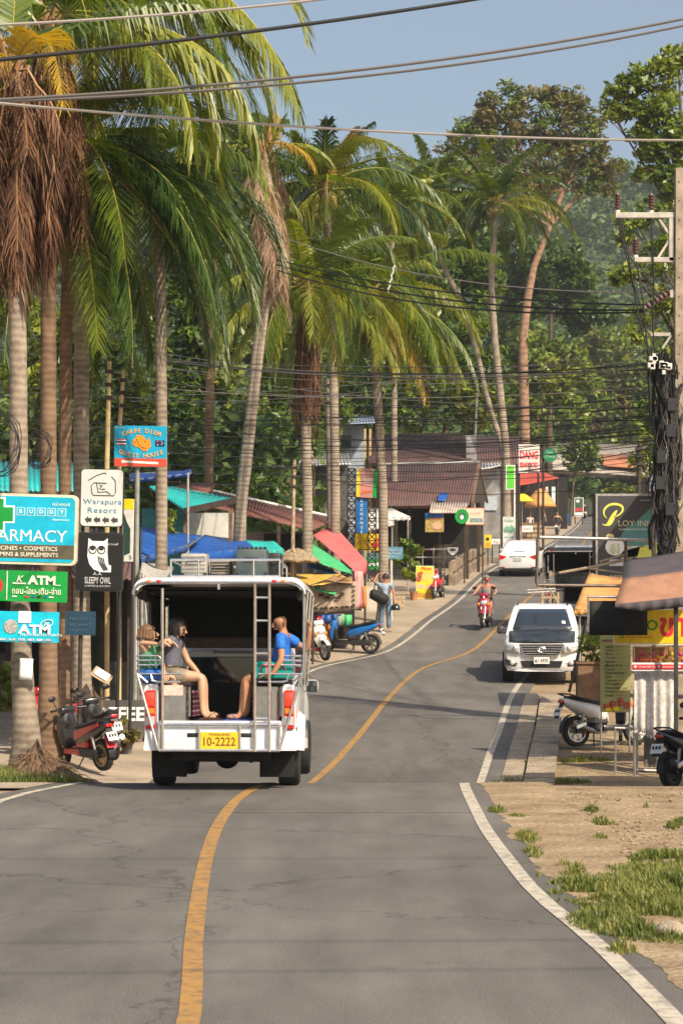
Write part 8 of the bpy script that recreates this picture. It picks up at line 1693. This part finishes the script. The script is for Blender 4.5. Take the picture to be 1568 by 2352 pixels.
# the fan of street cables between left houses and the pole
rnd = random.Random(21); G = 'thin street cables strung between the houses and the pole'; LB = 'thin black cable strung low across the street towards the tangled pole'
def fan(n, y0, y1, e0, e1, x0=-60, x1=1512, d0=(44, 62), d1=38.0, r=(.005, .009), sag=(.1, .7), lab=LB, grp=G, ms=(None, None, M_WIREG)):
    for k in range(n): cable('street_cable', lab, W(x0 + rnd.uniform(-30, 30), rnd.uniform(y0, y1), rnd.uniform(*d0)), W(x1 + rnd.uniform(-8, 8), rnd.uniform(e0, e1), d1 + rnd.uniform(-.2, .2)), rnd.uniform(*sag), rnd.uniform(*r), rnd.choice(ms), grp)
fan(6, 800, 830, 830, 860, x0=340, sag=(.1, .35), r=(.008, .013))
fan(12, 870, 1000, 900, 990)
fan(10, 930, 1060, 970, 1050, r=(.004, .008))
fan(6, 1030, 1110, 1000, 1110, x0=560, d0=(60, 75))
fan(4, 1000, 1030, 940, 1000, x0=880, d0=(80, 100), r=(.005, .007))
G2 = 'pale service wires running past the restaurant roofs'; LB2 = 'pale thin service wire crossing in front of the dark red roofs'
fan(7, 760, 960, 780, 980, x0=330, ms=(M_WIREP,), r=(.005, .008), lab=LB2, grp=G2)
# cables of the left houses: small loops and coils beside the first trunk
for (px, py, rr, d, lb) in ((-6, 1020, .24, 28.5, 'coil of red black cable hanging at the left edge above the pharmacy sign'), (88, 1032, .15, 31, 'coil of black cable hung on the shade coloured trunk above the pharmacy sign')):
    t = thing('cable_coil', lb, 'cable coil', W(px, py, d)); mb = MB()
    for k in range(6): mb.tube([(rr * (1 + .07 * k) * math.cos(a * .314) + .02 * math.sin(a * 1.3 + k), .02 * k, rr * 1.5 * (1 + .05 * k) * math.sin(a * .314) + .02 * math.cos(a + k * 2)) for a in range(20)], .006, 5, closed=True)
    mb.build('loops', M_WIRE, t); mb = MB(); mb.tube([(rr * .9, .03, -.1), (rr * 1.25, .03, 0)], .02, 5); mb.build('tie', M_WIREG, t)
# other poles
def pole(label, px0, r0, px1, r1, d, r, m, cat='pole', arms=False):
    a, b = W(px0, r0, d), W(px1, r1, d); g = ground_z(b.x, d) - .2; o = Vector((b.x, d, g)); t = thing('pole', label, cat, o); mb = MB(); mb.tube([Vector((0, 0, 0)), b - o, a - o], [r, r, r * .8], 10); mb.build('shaft', m, t)
    for k in range(3): mb = MB(); mb.box(a - o + Vector((0, 0, -.2 - .25 * k)), (r * 3.2, r * 2.6, .07), r=.01); mb.build('clamp', M_IRON, t)
    return t
pole('weathered wooden pole standing in front of the rust red roof', 676, 1056, 672, 1262, 56, .055, M_WOODP)
pole('grey concrete pole beside the upright palm in the middle', 752, 870, 758, 1215, 64, .10, mat('grey_pole', (.17, .15, .13), .9, var=.3))
pole('slim white post leaning beside the leaning palm', 1096, 880, 1088, 1062, 110, .07, mat('white_post', (.55, .52, .46)))
pole('dark steel pole rising in front of the far shed', 1468, 1018, 1462, 1240, 70, .09, M_IRON)
pole('pale yellowish timber pole left of the guest house sign', 252, 830, 246, 1070, 41, .05, mat('yellow_timber', (.56, .42, .20), .8, var=.2))
pole('pale yellowish timber pole just behind the guest house sign', 284, 850, 274, 1000, 42, .045, mat('yellow_timber', (.56, .42, .20)))
pole('black iron post left of the resort sign', 158, 960, 158, 1620, 36.4, .05, S_BK)
pole('dark green iron post beside the cafe sign', 172, 1380, 172, 1600, 36.8, .04, M_IRON)

for k, (d, z, r) in enumerate(((2.2, 7.6, .014), (2.6, 8.2, .012), (3.0, 7.8, .012), (5.2, 7.9, .012), (5.7, 8.4, .012), (9.0, 9.5, .012))): cable('overhead_cable', 'overhead cable crossing high above the near stretch of road', (-16, d - 1.5 + k * .4, z), (16, d + 1.2, z - .4), .3, r, None, 'cables high above the near road')

# humid air
def haze():
    mb = MB(); mb.box((0, 560, 170), (2400, 1300, 356)); o = mb.build('haze', None, smooth=0); m = bpy.data.materials.new('humid_air'); m.use_nodes = True; n = m.node_tree.nodes; n.remove(n['Principled BSDF'])
    v = n.new('ShaderNodeVolumePrincipled'); v.inputs['Color'].default_value = (.60, .68, .76, 1); v.inputs['Density'].default_value = .00024; v.inputs['Anisotropy'].default_value = .0
    m.node_tree.links.new(v.outputs[0], n['Material Output'].inputs['Volume']); o.data.materials.append(m); o['kind'] = 'stuff'
haze()
